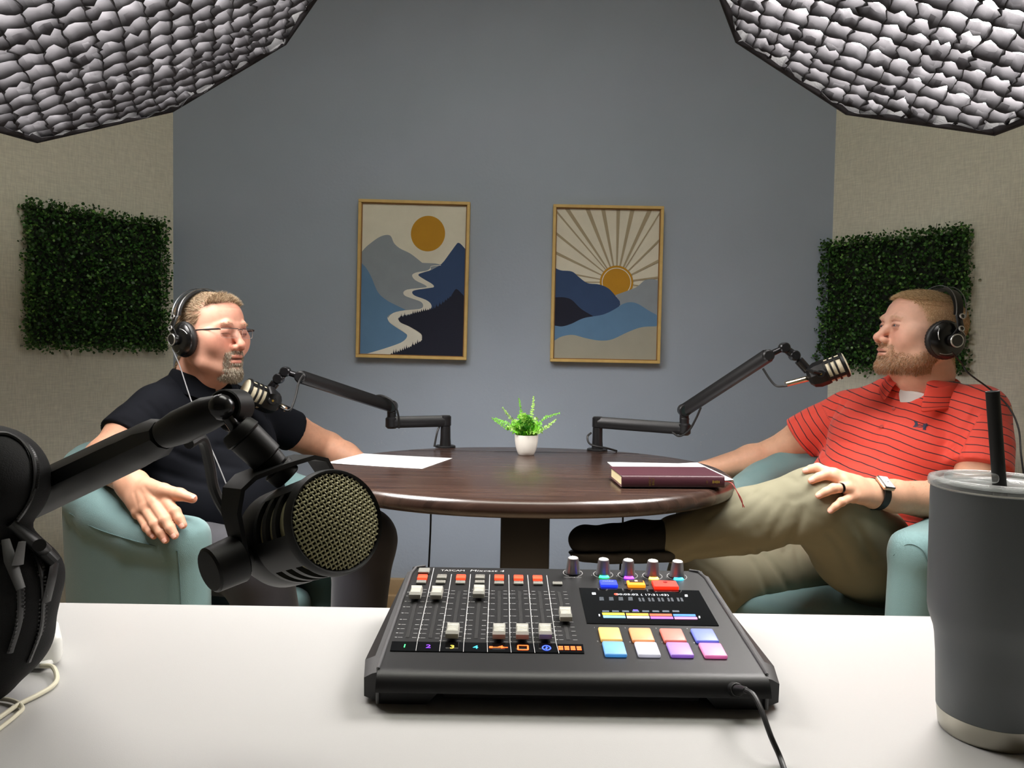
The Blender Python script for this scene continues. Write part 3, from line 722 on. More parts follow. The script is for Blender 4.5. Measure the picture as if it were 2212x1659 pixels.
# ================================================================== papers and book on the table
m_paper = M('white_paper', (244, 244, 246), 0.7)
m_ink = M('grey_print', (168, 168, 174), 0.8)
pz = TZ + 0.0008
q = [PZ(705, 1000, TZ + .002), PZ(785, 981, TZ), PZ(978, 990, TZ), PZ(912, 1013, TZ)]
t = thing('paper_sheet', 'printed white sheet on the left end of the oval table', 'paper', (q[1] + q[3]) / 2)
b = MB(); nx, ny = 10, 8; V = []
bil = lambda u, v: (q[0] * (1 - u) * (1 - v) + q[1] * (1 - u) * v + q[2] * u * v + q[3] * u * (1 - v))
for i in range(nx + 1):
    for j in range(ny + 1): p = bil(i / nx, j / ny); V.append((p[0], p[1], pz + .0018 * (1 - i / nx) ** 3))
b.add(V, [(i * (ny + 1) + j, (i + 1) * (ny + 1) + j, (i + 1) * (ny + 1) + j + 1, i * (ny + 1) + j + 1) for i in range(nx) for j in range(ny)])
o = b.build('sheet', m_paper, t); md = o.modifiers.new('th', 'SOLIDIFY'); md.thickness = .0003
b = MB(); rs = random.Random(3)
for k in range(17):
    u = .24 + k * .042; L = rs.choice([.78, .72, .5, .8, .35]);
    if k in (3, 8, 12): continue
    v0 = .1; v = v0
    while v < v0 + L:
        wv = rs.uniform(.02, .07); c4 = [bil(u, v), bil(u + .014, v), bil(u + .014, v + wv), bil(u, v + wv)]
        b.add([(c[0], c[1], pz + .0018 * (1 - u) ** 3 + .0006) for c in c4], [(0, 1, 2, 3)]); v += wv + .012
b.build('printed_lines', m_ink, t, smooth=False)
t = thing('paper_sheet', 'white sheets under the maroon bible', 'paper', PZ(1440, 1020, TZ))
b = MB(); zb = TZ + .0008
for i_, cs in enumerate(([(1312, 998), (1470, 1001), (1560, 1028), (1360, 1040)], [(1420, 1003), (1506, 999), (1584, 1036), (1480, 1046)])):
    V = [PZ(px, py, zb + .002 * i_) for px, py in cs]; b.add(V + [v - (0, 0, .0006) for v in V], [(0, 1, 2, 3)[::-1], (4, 5, 6, 7), (0, 1, 5, 4), (1, 2, 6, 5), (2, 3, 7, 6), (3, 0, 4, 7)])
b.build('sheet', m_paper, t, smooth=False)
# bible: spine towards the camera
B0 = PZ(1344, 1052, TZ + .003); B1 = PZ(1563, 1053, TZ + .003); B3 = PZ(1301, 1032, TZ + .003)
ux = (B1 - B0); Lb = np.linalg.norm(ux); ux /= Lb; uy = np.array([-ux[1], ux[0], 0]); dy = 0.135; th = 0.0265
sk = (B3 - B0) @ ux / max(1e-6, (B3 - B0) @ uy)
t = thing('book', 'closed maroon leather bible lying on white sheets at the table edge', 'book', B0)
Tb = np.eye(4); Tb[:3, 0] = ux; Tb[:3, 1] = uy; Tb[:3, 3] = (B0[0], B0[1], TZ + .0035)
m_mar = M('maroon_leather', (66, 30, 40), 0.45, bump=(900, .3, 2, .0005)); m_pg = M('gilt_page_block', (214, 200, 160), 0.6)
b = MB(Tb)
b.box((Lb / 2 - .002, dy / 2, .001), (Lb + .004, dy + .006, .002), .0008, 1); b.box((Lb / 2 - .002, dy / 2, th - .001), (Lb + .004, dy + .006, .002), .0008, 1)
V = []; F = []; ns = 8
for i in range(ns + 1):
    a = PI * i / ns; V += [(-.002, -.003 - .004 * math.sin(a), th / 2 - th / 2 * math.cos(a)), (Lb, -.003 - .004 * math.sin(a), th / 2 - th / 2 * math.cos(a))]
for i in range(ns): F.append((2 * i, 2 * i + 1, 2 * i + 3, 2 * i + 2))
V += [(-.002, .001, 0), (Lb, .001, 0), (-.002, .001, th), (Lb, .001, th)]; k = 2 * ns + 2; F += [(0, k, k + 1, 1), (2 * ns, 2 * ns + 1, k + 3, k + 2), (k, k + 2, k + 3, k + 1), tuple([2 * i for i in range(ns + 1)] + [k + 2, k]), tuple([2 * i + 1 for i in reversed(range(ns + 1))] + [k + 1, k + 3])]
b.add(V, F); b.build('cover', m_mar, t, angle=40)
b = MB(Tb); b.box((Lb / 2, dy / 2 + .001, th / 2), (Lb - .003, dy - .001, th - .004)); b.build('page_block', m_pg, t, smooth=False)
b = MB(); m_gold = M('gold_foil', (176, 150, 70), .35, .6)
def spine_text(body, size, xoff, zoff, rot, xs=1.0):
    V, F = text_mesh(body, size, 'CENTER', .0002, xs); c_, s_ = math.cos(rot), math.sin(rot); W = []
    for v in V:
        x, z = c_ * v[0] - s_ * v[1], s_ * v[0] + c_ * v[1]; W.append(np.array([xoff + x, -.0072, zoff + z]) @ Tb[:3, :3].T + Tb[:3, 3])
    b.add(W, F)
spine_text('HOLY', .0075, Lb * .275, th / 2, PI / 2); b.build('gold_lettering', m_gold, t, smooth=False); b = MB(); spine_text('BIBLE', .0072, Lb * .275 + .0075, th / 2, PI / 2)
b.build('gold_lettering', m_gold, t, smooth=False); b = MB(); spine_text('KJV', .0045, Lb * .83, th / 2, PI / 2); 
b.build('gold_lettering', m_gold, t, smooth=False); b = MB()
for k in range(4): b.box(np.array([Lb * .885 + k * .0045, -.007, th / 2]) @ Tb[:3, :3].T + Tb[:3, 3], (.003, .0006, .0065 if k % 2 == 0 else .005))
b.build('gold_emblem', m_gold, t, smooth=False)
b = MB(); r0 = B1 + (0, .01, .012)
for off in (0, .004):
    pts = spline([r0 + (0, off, 0), P(1580, 1043, B1[1] - .02), P(1592, 1062, B1[1] - .03), P(1600 + off * 600, 1080, B1[1] - .032), P(1608 - off * 900, 1096, B1[1] - .032)], 6)
    b.tube(pts, .0016, 6, flat=(1, .35))
b.build('ribbon_bookmark', M('dark_red_ribbon', (130, 26, 26), .5), t)
# ================================================================== people: shared builders
def skin_mat(name): return M(name, attr='col', rough=.5, spec=.35, sss=.06, bump=(900, .25, 3, .0004), var=(60, .05))
m_skin = skin_mat('skin')
m_eye_w = M('eye_white', (205, 196, 190), .2); m_iris = M('iris_grey_blue', (70, 84, 92), .15); m_pup = M('pupil', (6, 6, 6), .1)
def head_field(c):
    F_ = Field((-.112, -.16, -.25), (.112, .135, .142), .0019)
    w = c.get('wide', 1.0); ch_ = c.get('cheek', 0.0)
    F_.ell((0, -.012, .029), (.0765, .098, .077), k=.0)
    F_.ell((0, .028, .038), (.062, .052, .053), k=.02)
    F_.ell((0, .018, -.022), (.0665 * w, .062, .08), k=.03)
    F_.ell((0, .034, -.062), (.054 * w, .048, .052), k=.02)
    for s_ in (-1, 1):
        F_.chain([(s_ * .055 * w, -.012, -.055), (s_ * .05 * w, .03, -.086), (s_ * .018, .068, -.102)], [.018, .017, .015], .02)
        F_.ell((s_ * .040 * w, .054, -.034), (.026 + ch_, .025 + ch_, .027 + ch_), k=.02)
        F_.ell((s_ * .0775, -.012, -.006), (.006, .017, .031), k=.004)
    for s_ in (-1, 1): F_.ell((s_ * .050 * w, .046, -.014), (.020, .030, .022), k=.018)
    for s_ in (-1, 1): F_.ell((s_ * .050 * w, .012, -.056), (.022, .036, .036), k=.02)
    F_.ell((0, .074, -.100), (.022, .018, .018), k=.015)
    for s_ in (-1, 1): F_.chain([(s_ * .008, .0845, .016), (s_ * .030, .0820, .021), (s_ * .050, .064, .013)], [.0065, .0075, .006], .012)
    for s_ in (-1, 1): F_.ell((s_ * .032, .0985, .0005), (.0185, .0135, .0105), k=.012, op='s')
    # nose
    F_.chain([(0, .081, .012), (0, .091, -.012), (0, .105, -.031)], [.0078, .0088, .0105], .010)
    F_.ell((0, .1075, -.0360), (.0122, .0105, .0098), k=.006)
    for s_ in (-1, 1):
        F_.ell((s_ * .0142, .0955, -.0420), (.0080, .0120, .0086), k=.0055)
        F_.ell((s_ * .0070, .1020, -.0500), (.0034, .006, .0028), k=.002, op='s')
    F_.ell((0, .067, -.070), (.033, .027, .029), k=.015)
    op = c.get('mouth', 0.0)
    F_.ell((0, .0905, -.0665), (.0225, .0088, .0052), k=.006)
    F_.ell((0, .0885, -.0800 - op), (.0195, .0090, .0060), k=.006)
    F_.ell((0, .098, -.0730 - op * .5), (.0225, .012, .0013 + op * .6), k=.002, op='s')
    F_.ell((0, .1, -.0915 - op), (.02, .013, .0035), k=.008, op='s')
    for s_ in (-1, 1):
        F_.fold([(s_ * .0205, .094, -.041), (s_ * .029, .084, -.060), (s_ * .033, .077, -.078)], .0020, .0045)
        F_.ell((s_ * .0315, .0755, .0005), (.0155, .0145, .0138), k=.007)
        F_.fold([(s_ * .019, .084, .0100), (s_ * .032, .0885, .0125), (s_ * .045, .080, .0090)], .0016, .0022)
        F_.fold([(s_ * .019, .085, -.0105), (s_ * .031, .088, -.0150), (s_ * .044, .079, -.0120)], .0013, .0028)
        ez = c.get('lid', -.001); e_ = c.get('eye', .003); F_.chain([(s_ * .0185, .0850, ez - .001), (s_ * .0265, .0885, ez + e_ * .25), (s_ * .035, .0880, ez + e_ * .25), (s_ * .0450, .0790, ez - .0012)], [.0010, e_, e_, .0010], .001, 's')
        F_.fold([(s_ * .056, .062, .004), (s_ * .063, .05, .007)], .0010, .0016); F_.fold([(s_ * .056, .062, -.004), (s_ * .063, .05, -.008)], .0010, .0016)
    for zz in (.052, .064): F_.fold([(-.04, .07, zz), (0, .08, zz + .002), (.04, .07, zz)], .0007, .0025)
    # neck and throat
    ne = c['neck_end']; F_.chain([(0, -.028, -.04), np.array([0, -.030, -.07]) * .6 + ne * .4, ne + (ne - np.array([0, -.03, -.06])) * .4], [.056, c.get('neck', .058), c.get('neck', .058) + .004], .02)
    F_.ell((0, .026, -.104), (.045, .046, .027 + c.get('jowl', 0)), k=.022)
    F_.ell((0, .008, -.130), (.034, .036, .035), k=.03)
    for e in c.get('extra', []): F_.ell(e[0], e[1], k=e[2])
    return F_
def hairline(z, c):
    zs, ys = zip(*c['hairline']); return np.interp(z, zs, ys)
def brush(d, w): return np.clip(1 - d / w, 0, 1)
def head_colors(V, c):
    """skin tone with the lips, nose, stubble and scalp that the person has"""
    x, y, z = V[:, 0], V[:, 1], V[:, 2]; base = np.array(lin(c['skin'])[:3]); col = np.tile(base, (len(V), 1))
    def mix(m, cc, a): nonlocal col; m = (m * a)[:, None]; col = col * (1 - m) + np.array(lin(cc)[:3]) * m
    g = lambda cx, cy, cz, r: np.exp(-(((np.abs(x) - cx) ** 2 + (y - cy) ** 2 + (z - cz) ** 2) / r ** 2))
    mix(g(.042, .07, -.03, .03), c['flush'], .55); mix(g(0, .106, -.036, .018), c['flush'], .7); mix(g(.02, .08, .06, .04), c['flush'], .25)
    mix(g(.032, .085, .0, .013), (176, 112, 100), .35)
    ez = c.get('lid', -.001); sl = np.abs(z - (ez + .0006 - .0014 * ((np.abs(x) - .031) / .014) ** 2)); em_ = np.exp(-(sl / (c.get('eye', .003) * .9 + .0010)) ** 4) * (np.abs(x) > .0165) * (np.abs(x) < .047) * (y > .06); mix(em_, (112, 62, 54), .7)
    mix(g(.032, .087, -.0135, .009), (190, 124, 112), .3); mix(np.exp(-((z - .0115) / .0016) ** 2) * (np.abs(x) > .018) * (np.abs(x) < .046) * (y > .06), (168, 104, 90), .45)
    op = c.get('mouth', 0)
    lip = (np.exp(-((z + .0665) / .0042) ** 2) + np.exp(-((z + .0800 + op) / .0048) ** 2)) * np.exp(-(x / .019) ** 4) * (y > .083); mix(np.clip(lip, 0, 1), c['lip'], .75)
    mo = np.exp(-((z + .073 + op * .5) / (.0016 + op * .7)) ** 2) * (np.abs(x) < .021) * (y > .07) * (y < .0925); mix(np.clip(mo, 0, 1), (70, 26, 24), .85)
    bm_ = c['beard_mask'](x, y, z); mix(np.clip(bm_, 0, 1), c['beard_base'], c.get('beard_amt', .7))
    hl = 1 / (1 + np.exp(-(hairline(z, c) - y) / .0035)) * (z > -.11); mix(hl, c['hair_base'], .7)
    return col
def strands(name, pts, nrm, dirs, length, width, mats, parent, bend=.25, seed=0):
    rg = np.random.default_rng(seed); N = len(pts); L = np.asarray(length)[:, None] if np.ndim(length) else length
    d = dirs / (np.linalg.norm(dirs, axis=1, keepdims=True) + 1e-9); s_ = np.cross(d, rg.normal(0, 1, (N, 3))); s_ /= np.linalg.norm(s_, axis=1, keepdims=True) + 1e-9; t = np.cross(d, s_)
    p0 = pts - nrm * .0008; p1 = pts + d * L * .5; p2 = pts + d * L * .93 + (nrm * -bend + np.array([0, 0, -bend * .5])) * L * .5
    V = np.zeros((N, 7, 3)); 
    for k in range(3):
        a = 2 * PI * k / 3; o_ = (math.cos(a) * s_ + math.sin(a) * t) * width; V[:, k] = p0 + o_; V[:, 3 + k] = p1 + o_ * .75
    V[:, 6] = p2; fq = []; b = (np.arange(N) * 7)[:, None]
    tri = np.array([(0, 1, 4), (0, 4, 3), (1, 2, 5), (1, 5, 4), (2, 0, 3), (2, 3, 5), (3, 4, 6), (4, 5, 6), (5, 3, 6)])
    Fa = (b[:, :, None] + tri[None]).reshape(-1, 3); mi = np.repeat(rg.integers(0, len(mats), N), 9)
    me = fast_mesh(name, V.reshape(-1, 3) - ORG.get(parent.name, 0), Fa, mats, True, midx=mi); o = link(name, me, parent); ORG[o.name] = ORG[parent.name]; o['kind'] = 'stuff'; return o
def quad_data(V, Q):
    c = V[Q].mean(1); n = np.cross(V[Q[:, 2]] - V[Q[:, 0]], V[Q[:, 3]] - V[Q[:, 1]]); n /= np.linalg.norm(n, axis=1, keepdims=True) + 1e-12; return c, n
def head_matrix(center, az, pitch, roll, s, deep=1.0):
    """az = direction the face points, measured from straight at the camera towards the right of the room"""
    f = np.array([math.sin(az), -math.cos(az), 0]); r = np.array([f[1], -f[0], 0]); u = np.array([0, 0, 1.0])
    f2 = f * math.cos(pitch) + u * math.sin(pitch); u2 = u * math.cos(pitch) - f * math.sin(pitch)
    r2 = r * math.cos(roll) + u2 * math.sin(roll); u3 = u2 * math.cos(roll) - r * math.sin(roll)
    return TR(np.stack([r2, f2 * deep, u3], 1) * s, center)
def xf(T, p): return np.asarray(p, float) @ T[:3, :3].T + T[:3, 3]
def make_head(t, c, T, N):
    c['neck_end'] = np.linalg.inv(T[:3, :3]) @ (np.array(N) - T[:3, 3])
    V, Q = head_field(c).mesh(1); col = head_colors(V, c); W = xf(T, V); c['local'] = (V, Q); c['T'] = T
    return W, Q, col
def face_hair(t, c):
    V, Q = c['local']; T = c['T']; ctr, n = quad_data(V, Q); rg = np.random.default_rng(c['seed']); R = T[:3, :3] / np.linalg.norm(T[:3, 0])
    x, y, z = ctr.T
    def put(name, mask, count, dirf, Lf, width, mats, bend=.2):
        idx = np.flatnonzero(mask); idx = rg.choice(idx, count, replace=True); p = ctr[idx] + rg.normal(0, .0008, (count, 3)); nn = n[idx]; d = dirf(p, nn) + rg.normal(0, c.get('mess', .16), (count, 3)); L = Lf(p) * rg.uniform(.7, 1.25, count)
        return strands(name, xf(T, p), nn @ R.T, d @ R.T, L * np.linalg.norm(T[:3, 0]), width, mats, t, bend, c['seed'])
    hm = (y < hairline(z, c) + rg.normal(0, .0035, len(y))) & (z > -.105) & ~((np.abs(x) > .07) & (z < .02) & (z > -.04) & (y > -.035))
    put('hair', hm, c['n_hair'], c['hair_dir'], c['hair_len'], .00042, c['hair_mats'], .35)
    b_ = c['beard_mask'](x, y, z); put('beard', (rg.random(len(b_)) < b_) & (b_ > .25), c['n_beard'], c['beard_dir'], c['beard_len'], .00036, c['beard_mats'], .15)
    em = (np.abs(z - (.0185 + .004 * np.sin(np.clip((np.abs(x) - .012) / .036, 0, 1) * PI))) < .0032) & (np.abs(x) > .012) & (np.abs(x) < .048) & (y > .05)
    put('eyebrows', em, c.get('n_brow', 170), lambda p, nn: np.stack([np.sign(p[:, 0]) * .9, p[:, 0] * 0 + .0, p[:, 0] * 0 + .25], 1) + nn * .35, lambda p: np.full(len(p), .0062), .0003, c['brow_mats'])
    s_ = np.linalg.norm(T[:3, 0])
    for sx in (-1, 1):
        ec = np.array([sx * .0315, .0752, .0]); g = np.array(c.get('gaze', (0, 1, -.05)), float); g /= np.linalg.norm(g); E_ = frame_z(g)
        b = MB(); b.mi = 0; pr = [(.0001, -.0118)] + [(.0118 * math.sin(a), -.0118 * math.cos(a)) for a in np.linspace(.2, PI - .46, 12)]; b.lathe(pr, 24, ec, E_, capb=False, capt=False)
        z1 = .0118 * math.cos(.46); b.mi = 1; b.lathe([(.0118 * math.sin(.46), z1), (.0024, .01195)], 24, ec, E_, capb=False, capt=False); b.mi = 2; b.lathe([(.0024, .01195), (.0001, .0120)], 24, ec, E_, capb=False, capt=False)
        b.V = [xf(T, v) for v in b.V]; b.build('eye', [m_eye_w, m_iris, m_pup], t)
def solid_body(t, pieces, name='body', mat=None):
    """join skin pieces into the one body mesh; pieces = (V, Q, colours)"""
    V = np.concatenate([p[0] for p in pieces]); off = 0; Q = []; col = np.concatenate([p[2] for p in pieces])
    for p in pieces: Q.append(p[1] + off); off += len(p[0])
    me = fast_mesh(name, V - ORG[t.name], np.concatenate(Q), mat or m_skin); put_color(me, col); o = link(name, me, t); ORG[o.name] = ORG[t.name]; return o
def hand(F_, wrist, mcp, pip, tip, thumb, s=1.0, wr=.026):
    """palm, four fingers with two bends each and a thumb, as one smooth skin"""
    wrist = np.array(wrist); fr = [.0098, .0100, .0095, .0083]; pc_ = wrist
    for i in range(4):
        a = wrist + (mcp[i] - mcp.mean(0)) * .45; F_.cone(a, mcp[i], .0185 * s, .0125 * s, .018)
    F_.ell((wrist * .45 + mcp.mean(0) * .55), (.026 * s, .026 * s, .017 * s), frame_z(np.cross(mcp[3] - mcp[0], mcp.mean(0) - wrist), mcp.mean(0) - wrist), .015)
    for i in range(4):
        r = fr[i] * s; d = pip[i] + (tip[i] - pip[i]) * .54 + (pip[i] - (mcp[i] + tip[i]) * .5) * .12
        F_.ell(mcp[i] + (mcp[i] - pip[i]) * .02, (.0125 * s,) * 3, k=.006)
        F_.cone(mcp[i], pip[i], r * 1.16, r * 1.02, .004); F_.cone(pip[i], d, r * 1.04, r * .93, .0025); F_.cone(d, tip[i], r * .93, r * .78, .0025)
        F_.ell(pip[i], (r * 1.12,) * 3, k=.003)
    th = [np.array(p) for p in thumb]; F_.chain(th, [.018 * s, .0135 * s, .0112 * s, .0088 * s][:len(th)], .008)
    return F_
def limb_colors(V, base, spots, hair=None):
    col = np.tile(np.array(lin(base)[:3]), (len(V), 1))
    for p, r, cc, a in spots:
        m = (np.exp(-((V - np.array(p)) ** 2).sum(1) / r ** 2) * a)[:, None]; col = col * (1 - m) + np.array(lin(cc)[:3]) * m
    return col
def nail(b, dip, tip, up, r):
    """thin nail plate on the top of a fingertip"""
    a = (tip - dip) / np.linalg.norm(tip - dip); up = up - a * (up @ a); up /= np.linalg.norm(up); s_ = np.cross(a, up); c_ = tip + a * r * .25; V = []; F = []
    for i, u in enumerate((-.75, -.3, .25, .72)):
        for v in np.linspace(-1, 1, 6):
            w = .72 * (1 - .35 * max(0, u) ** 2); th_ = v * .8 * w; V.append(c_ + a * u * r * .95 + s_ * math.sin(th_) * r * 1.02 + up * (math.cos(th_) * r * 1.02 - .12 * r * (u > .5)))
    for i in range(3):
        for j in range(5): F.append((i * 6 + j, i * 6 + j + 1, (i + 1) * 6 + j + 1, (i + 1) * 6 + j))
    b.add(V, F)
def arm_hair(name, V, Q, mask, count, mats, parent, dirv, L=.007, seed=1):
    c_, n = quad_data(V, Q); idx = np.flatnonzero(mask(c_)); 
    if not len(idx): return
    rg = np.random.default_rng(seed); idx = rg.choice(idx, count); d = n[idx] * .5 + np.array(dirv) + rg.normal(0, .4, (count, 3)); strands(name, c_[idx], n[idx], d, np.full(count, L) * rg.uniform(.6, 1.3, count), .00013, mats, parent, .2, seed)
def collar(t, name, ctr, R, mat, rx=.072, ry=.074, gap=.42, h=.034, flare=.03, tip=.035, stripe=False, back=.012):
    """turned-down shirt collar around the neck; R columns = right, forward, up"""
    b = MB(TR(R, ctr)); n = 40; rows = 8; V = []; F = []; sv = []
    for i in range(n + 1):
        u = -1 + 2 * i / n; ph = PI / 2 - u * (PI - gap) + PI; ph = -PI / 2 + u * (PI - gap)      # -pi/2 is the nape
        fr_ = max(0.0, math.sin(ph)) ; fr2 = fr_ ** 2; cx, cy = math.cos(ph), math.sin(ph)
        top = h + back * (1 - fr_) - .012 * fr2
        prof_ = [(0.002, -.012 - .01 * fr2), (0.0, top * .5), (.001, top), (.006, top + .004), (.012, top - .002), (.012 + flare * .45, top * .45), (.012 + flare * .8, -.004 - .3 * tip * fr2), (.013 + flare * (1 + .25 * fr2), -.018 - tip * fr2 ** 2)]
        for j, (o_, z) in enumerate(prof_): V.append(((rx + o_) * cx, (ry + o_) * cy + .004 * fr2 * (j > 3), z)); sv.append(j)
    for i in range(n):
        for j in range(rows - 1): F.append((i * rows + j, (i + 1) * rows + j, (i + 1) * rows + j + 1, i * rows + j + 1))
    b.add(V, F); o = b.build(name, mat, t, angle=80); put_float(o.data, sv, 'stripe'); md = o.modifiers.new('th', 'SOLIDIFY'); md.thickness = .0028; md.offset = 0
    md = o.modifiers.new('ss', 'SUBSURF'); md.levels = 1; md.render_levels = 1; return o
def headphones(label, T, near=1, cs=1.07):
    """near = +1 when the wearer's right ear faces the camera"""
    t = thing('headphones', label, 'headphones', xf(T, (0, -.02, .05))); s_ = np.linalg.norm(T[:3, 0]); m_hp = M('headphone_black', (10, 10, 11), .25, spec=.6); m_pad = M('headphone_leatherette', (14, 14, 15), .45, bump=(600, .3)); m_wire = M('headband_steel', (150, 150, 152), .25, .9); m_rg = M('silver_ring', (190, 190, 188), .3, .8)
    T = T.copy(); T[:3, :3] *= cs; T[:3, 3] += T[:3, :3] @ np.array([0, 0, -.003])
    def mb(): return MB(T)
    for sx in (-1, 1):
        cup_c = np.array([sx * .0755, -.008, -.021]); ax_ = np.array([sx * 1.0, -.16, -.04]); ax_ /= np.linalg.norm(ax_); E_ = frame_z(ax_)
        b = mb(); n = 72; prof = [(.020, .004), (.028, -.002), (.036, -.002), (.0445, .002), (.0485, .0095), (.047, .017), (.043, .0195)]; V = []; F = []
        for r, z in prof:
            for k in range(n): rr_ = r * (1 + (.014 if k % 2 else -.014) * (r > .04)); V.append(E_ @ np.array([rr_ * math.cos(2 * PI * k / n), rr_ * math.sin(2 * PI * k / n), z]) + cup_c)
        for i in range(len(prof) - 1):
            for k in range(n): F.append((i * n + k, i * n + (k + 1) % n, (i + 1) * n + (k + 1) % n, (i + 1) * n + k))
        b.add(V, F); b.build('ear_pad', m_pad, t, angle=70)
        b = mb(); b.lathe([(.043, .0160), (.0450, .018), (.0450, .022), (.041, .0265), (.033, .031), (.020, .035), (.0001, .036)], 56, cup_c, E_, capb=False, capt=False); cup = b.build('ear_cup', m_hp, t, angle=35)
        for a in (.4, 2.5, 4.2):
            b = mb(); aa = np.linspace(a, a + .75, 8); pts = [E_ @ np.array([r_ * math.cos(q), r_ * math.sin(q), z_ + .0008]) + cup_c for q, r_, z_ in zip(aa, np.linspace(.040, .031, 8), np.linspace(.0272, .0322, 8))]; b.tube(pts, .0009, 6); b.build('cup_trim', m_rg, cup)
        b = mb(); b.lathe([(.014, .034), (.0135, .040), (.0165, .042), (.0165, .0485), (.015, .050)], 36, cup_c, E_); b.build('outer_cap', m_hp, t, angle=30)
        b = mb(); b.lathe([(.0138, .0498), (.0138, .0510), (.0160, .0510), (.0166, .0495)], 36, cup_c, E_, capb=False, capt=False); b.build('cap_ring', m_rg, t)
        # stem with two small ring bushings
        top_c = np.array([sx * .100, -.022, .040]); lowc = cup_c + ax_ * .036; b = mb(); b.tube([lowc, (lowc + top_c) / 2 + (sx * .012, -.006, 0), top_c + (sx * .004, 0, 0)], [.0095, .008, .0075], 12, flat=(1, .55)); b.build('stem', m_hp, t)
        for q, zz in ((.45, 0), (.95, 0)):
            p = lowc + (top_c - lowc) * q + (sx * .011 * (1 - abs(q - .45)), -.004, 0); b = mb(); nx_ = np.array([sx, -.2, .25]); nx_ /= np.linalg.norm(nx_); b.lathe([(.0046, .004), (.0048, .0075), (.0070, .0078), (.0074, .005)], 22, p, frame_z(nx_), capb=False, capt=False); b.build('ring_bushing', m_rg, t); b = mb(); b.lathe([(.0066, .002), (.0066, .0062)], 20, p, frame_z(nx_)); b.build('bushing_core', m_hp, t)
    yb_ = -.026
    def arcp(r_, zc, y_, a0=.25, n=26, sq_=1.0, dy=0): return [np.array([r_ * math.cos(a), y_ + dy * math.sin(a), zc + r_ * sq_ * math.sin(a)]) for a in np.linspace(a0, PI - a0, n)]
    for y_ in (-.011, .011):
        b = mb(); b.tube(arcp(.1060, .026, yb_ + y_, .12, sq_=.90, dy=-.008), .0013, 8); b.build('steel_wire', m_wire, t)
    b = mb(); A = arcp(.0935, .032, yb_, .12, sq_=.88, dy=-.008); V = []; F = []
    for p in A:
        a = math.atan2(p[2] - .032, p[0]); nn = np.array([math.cos(a), 0, math.sin(a)]); hwid = .016 - .006 * abs(math.cos(a)) ** 2
        V += [p + (0, -hwid, 0) - nn * .001, p + (0, hwid, 0) - nn * .001, p + (0, hwid, 0) + nn * .0016, p + (0, 0, 0) + nn * .0034, p + (0, -hwid, 0) + nn * .0016]
    m_ = 5
    for i in range(len(A) - 1):
        for j in range(m_): F.append((i * m_ + j, i * m_ + (j + 1) % m_, (i + 1) * m_ + (j + 1) % m_, (i + 1) * m_ + j))
    F += [tuple(reversed(range(m_))), tuple((len(A) - 1) * m_ + j for j in range(m_))]; b.add(V, F); b.build('head_strap', m_pad, t, angle=40)
    return t
def torso(F_, N, RS, LS, hipc, fwd, chest=(.19, .125, .17), belly=(.185, .165, .165), bfwd=.045, hipr=(.19, .15, .12)):
    up = (N - hipc); up /= np.linalg.norm(up); r = RS - LS; r -= up * (r @ up); r /= np.linalg.norm(r); f = np.cross(up, r); R = np.stack([r, f, up], 1)
    mid = (RS + LS) / 2; L = np.linalg.norm(N - hipc)
    F_.ell(mid - up * .115 + f * .012, chest, R, .0)
    F_.ell(mid - up * (L * .58) + f * bfwd, belly, R, .06)
    F_.ell(hipc + up * .03 + f * .01, hipr, R, .06)
    F_.chain([RS - r * .02, N - up * .01 + r * .05, N - up * .01 - r * .05, LS + r * .02], [.062, .060, .060, .062], .05)
    F_.ell(mid - up * .09 + f * .075 + r * .075, (.085, .06, .07), R, .04); F_.ell(mid - up * .09 + f * .075 - r * .075, (.085, .06, .07), R, .04)
    return R, r, f, up
def along(V, a, b):
    d = b - a; return ((V - a) @ d) / (d @ d)

def snap(px, py, Y, bv, lift, tol=.07):
    """put a finger joint on the surface it rests on"""
    d = Vector(ray(px, py)).normalized(); r = bv.ray_cast(Vector(CAM), d)
    if r[0] is None or abs(r[0][1] - Y) > tol: return P(px, py, Y)
    return np.array(r[0] - d * lift)
# ================================================================== podcast mixer on the desk
m_mx = M('mixer_black_plastic', (22, 22, 24), 0.42, spec=0.45, bump=(1800, 0.12, 2, 0.0004))
m_mxs = M('mixer_side_plastic', (30, 30, 32), 0.5, bump=(1500, 0.15, 2, 0.0004))
m_trim = M('mixer_grey_trim', (92, 92, 94), 0.4, 0.3)
m_gloss = M('gloss_black', (8, 8, 9), 0.08, spec=0.6)
m_slot = M('fader_slot_black', (3, 3, 3), 0.6)
m_wht = M('printed_white', (205, 205, 205), 0.6)
m_gry = M('printed_grey', (190, 190, 190), 0.6)
DZ = 0.74
A_ = PZ(1225, 1447, DZ + 0.0315); B_ = PZ(1190, 1229, DZ + 0.0555)
MX0 = np.array([0.0553, 0.636, DZ]); mslope = (B_[2] - A_[2]) / (B_[1] - A_[1])
pn = np.array([0, -mslope, 1.0]); pn /= np.linalg.norm(pn); pv = np.array([0, 1, mslope]); pv /= np.linalg.norm(pv)
PT = TR(np.stack([[1, 0, 0], pv, pn], 1), (MX0[0], A_[1], A_[2]))
def PP(px, py, lift=0.0):
    """photo pixel -> (u, v) on the mixer's top panel"""
    d = ray(px, py); o = PT[:3, 3] + pn * lift; s_ = ((o - CAM) @ pn) / (d @ pn); q = CAM + d * s_ - o; return np.array([q[0], q @ pv])
c2 = lambda x, y, l=0.0: PP(760 + x / 4.424, 1190 + y / 4.424, l)
c3 = lambda x, y, l=0.0: PP(1200 + x / 4.424, 1190 + y / 4.424, l)
mx = thing('audio_mixer', 'black podcast mixing console with faders and lit pads on the white desk', 'audio mixer', MX0)
yb = B_[1] - MX0[1]; zf = A_[2] - DZ; zb_ = B_[2] - DZ; yf = A_[1] - MX0[1]
hw = 0.1655
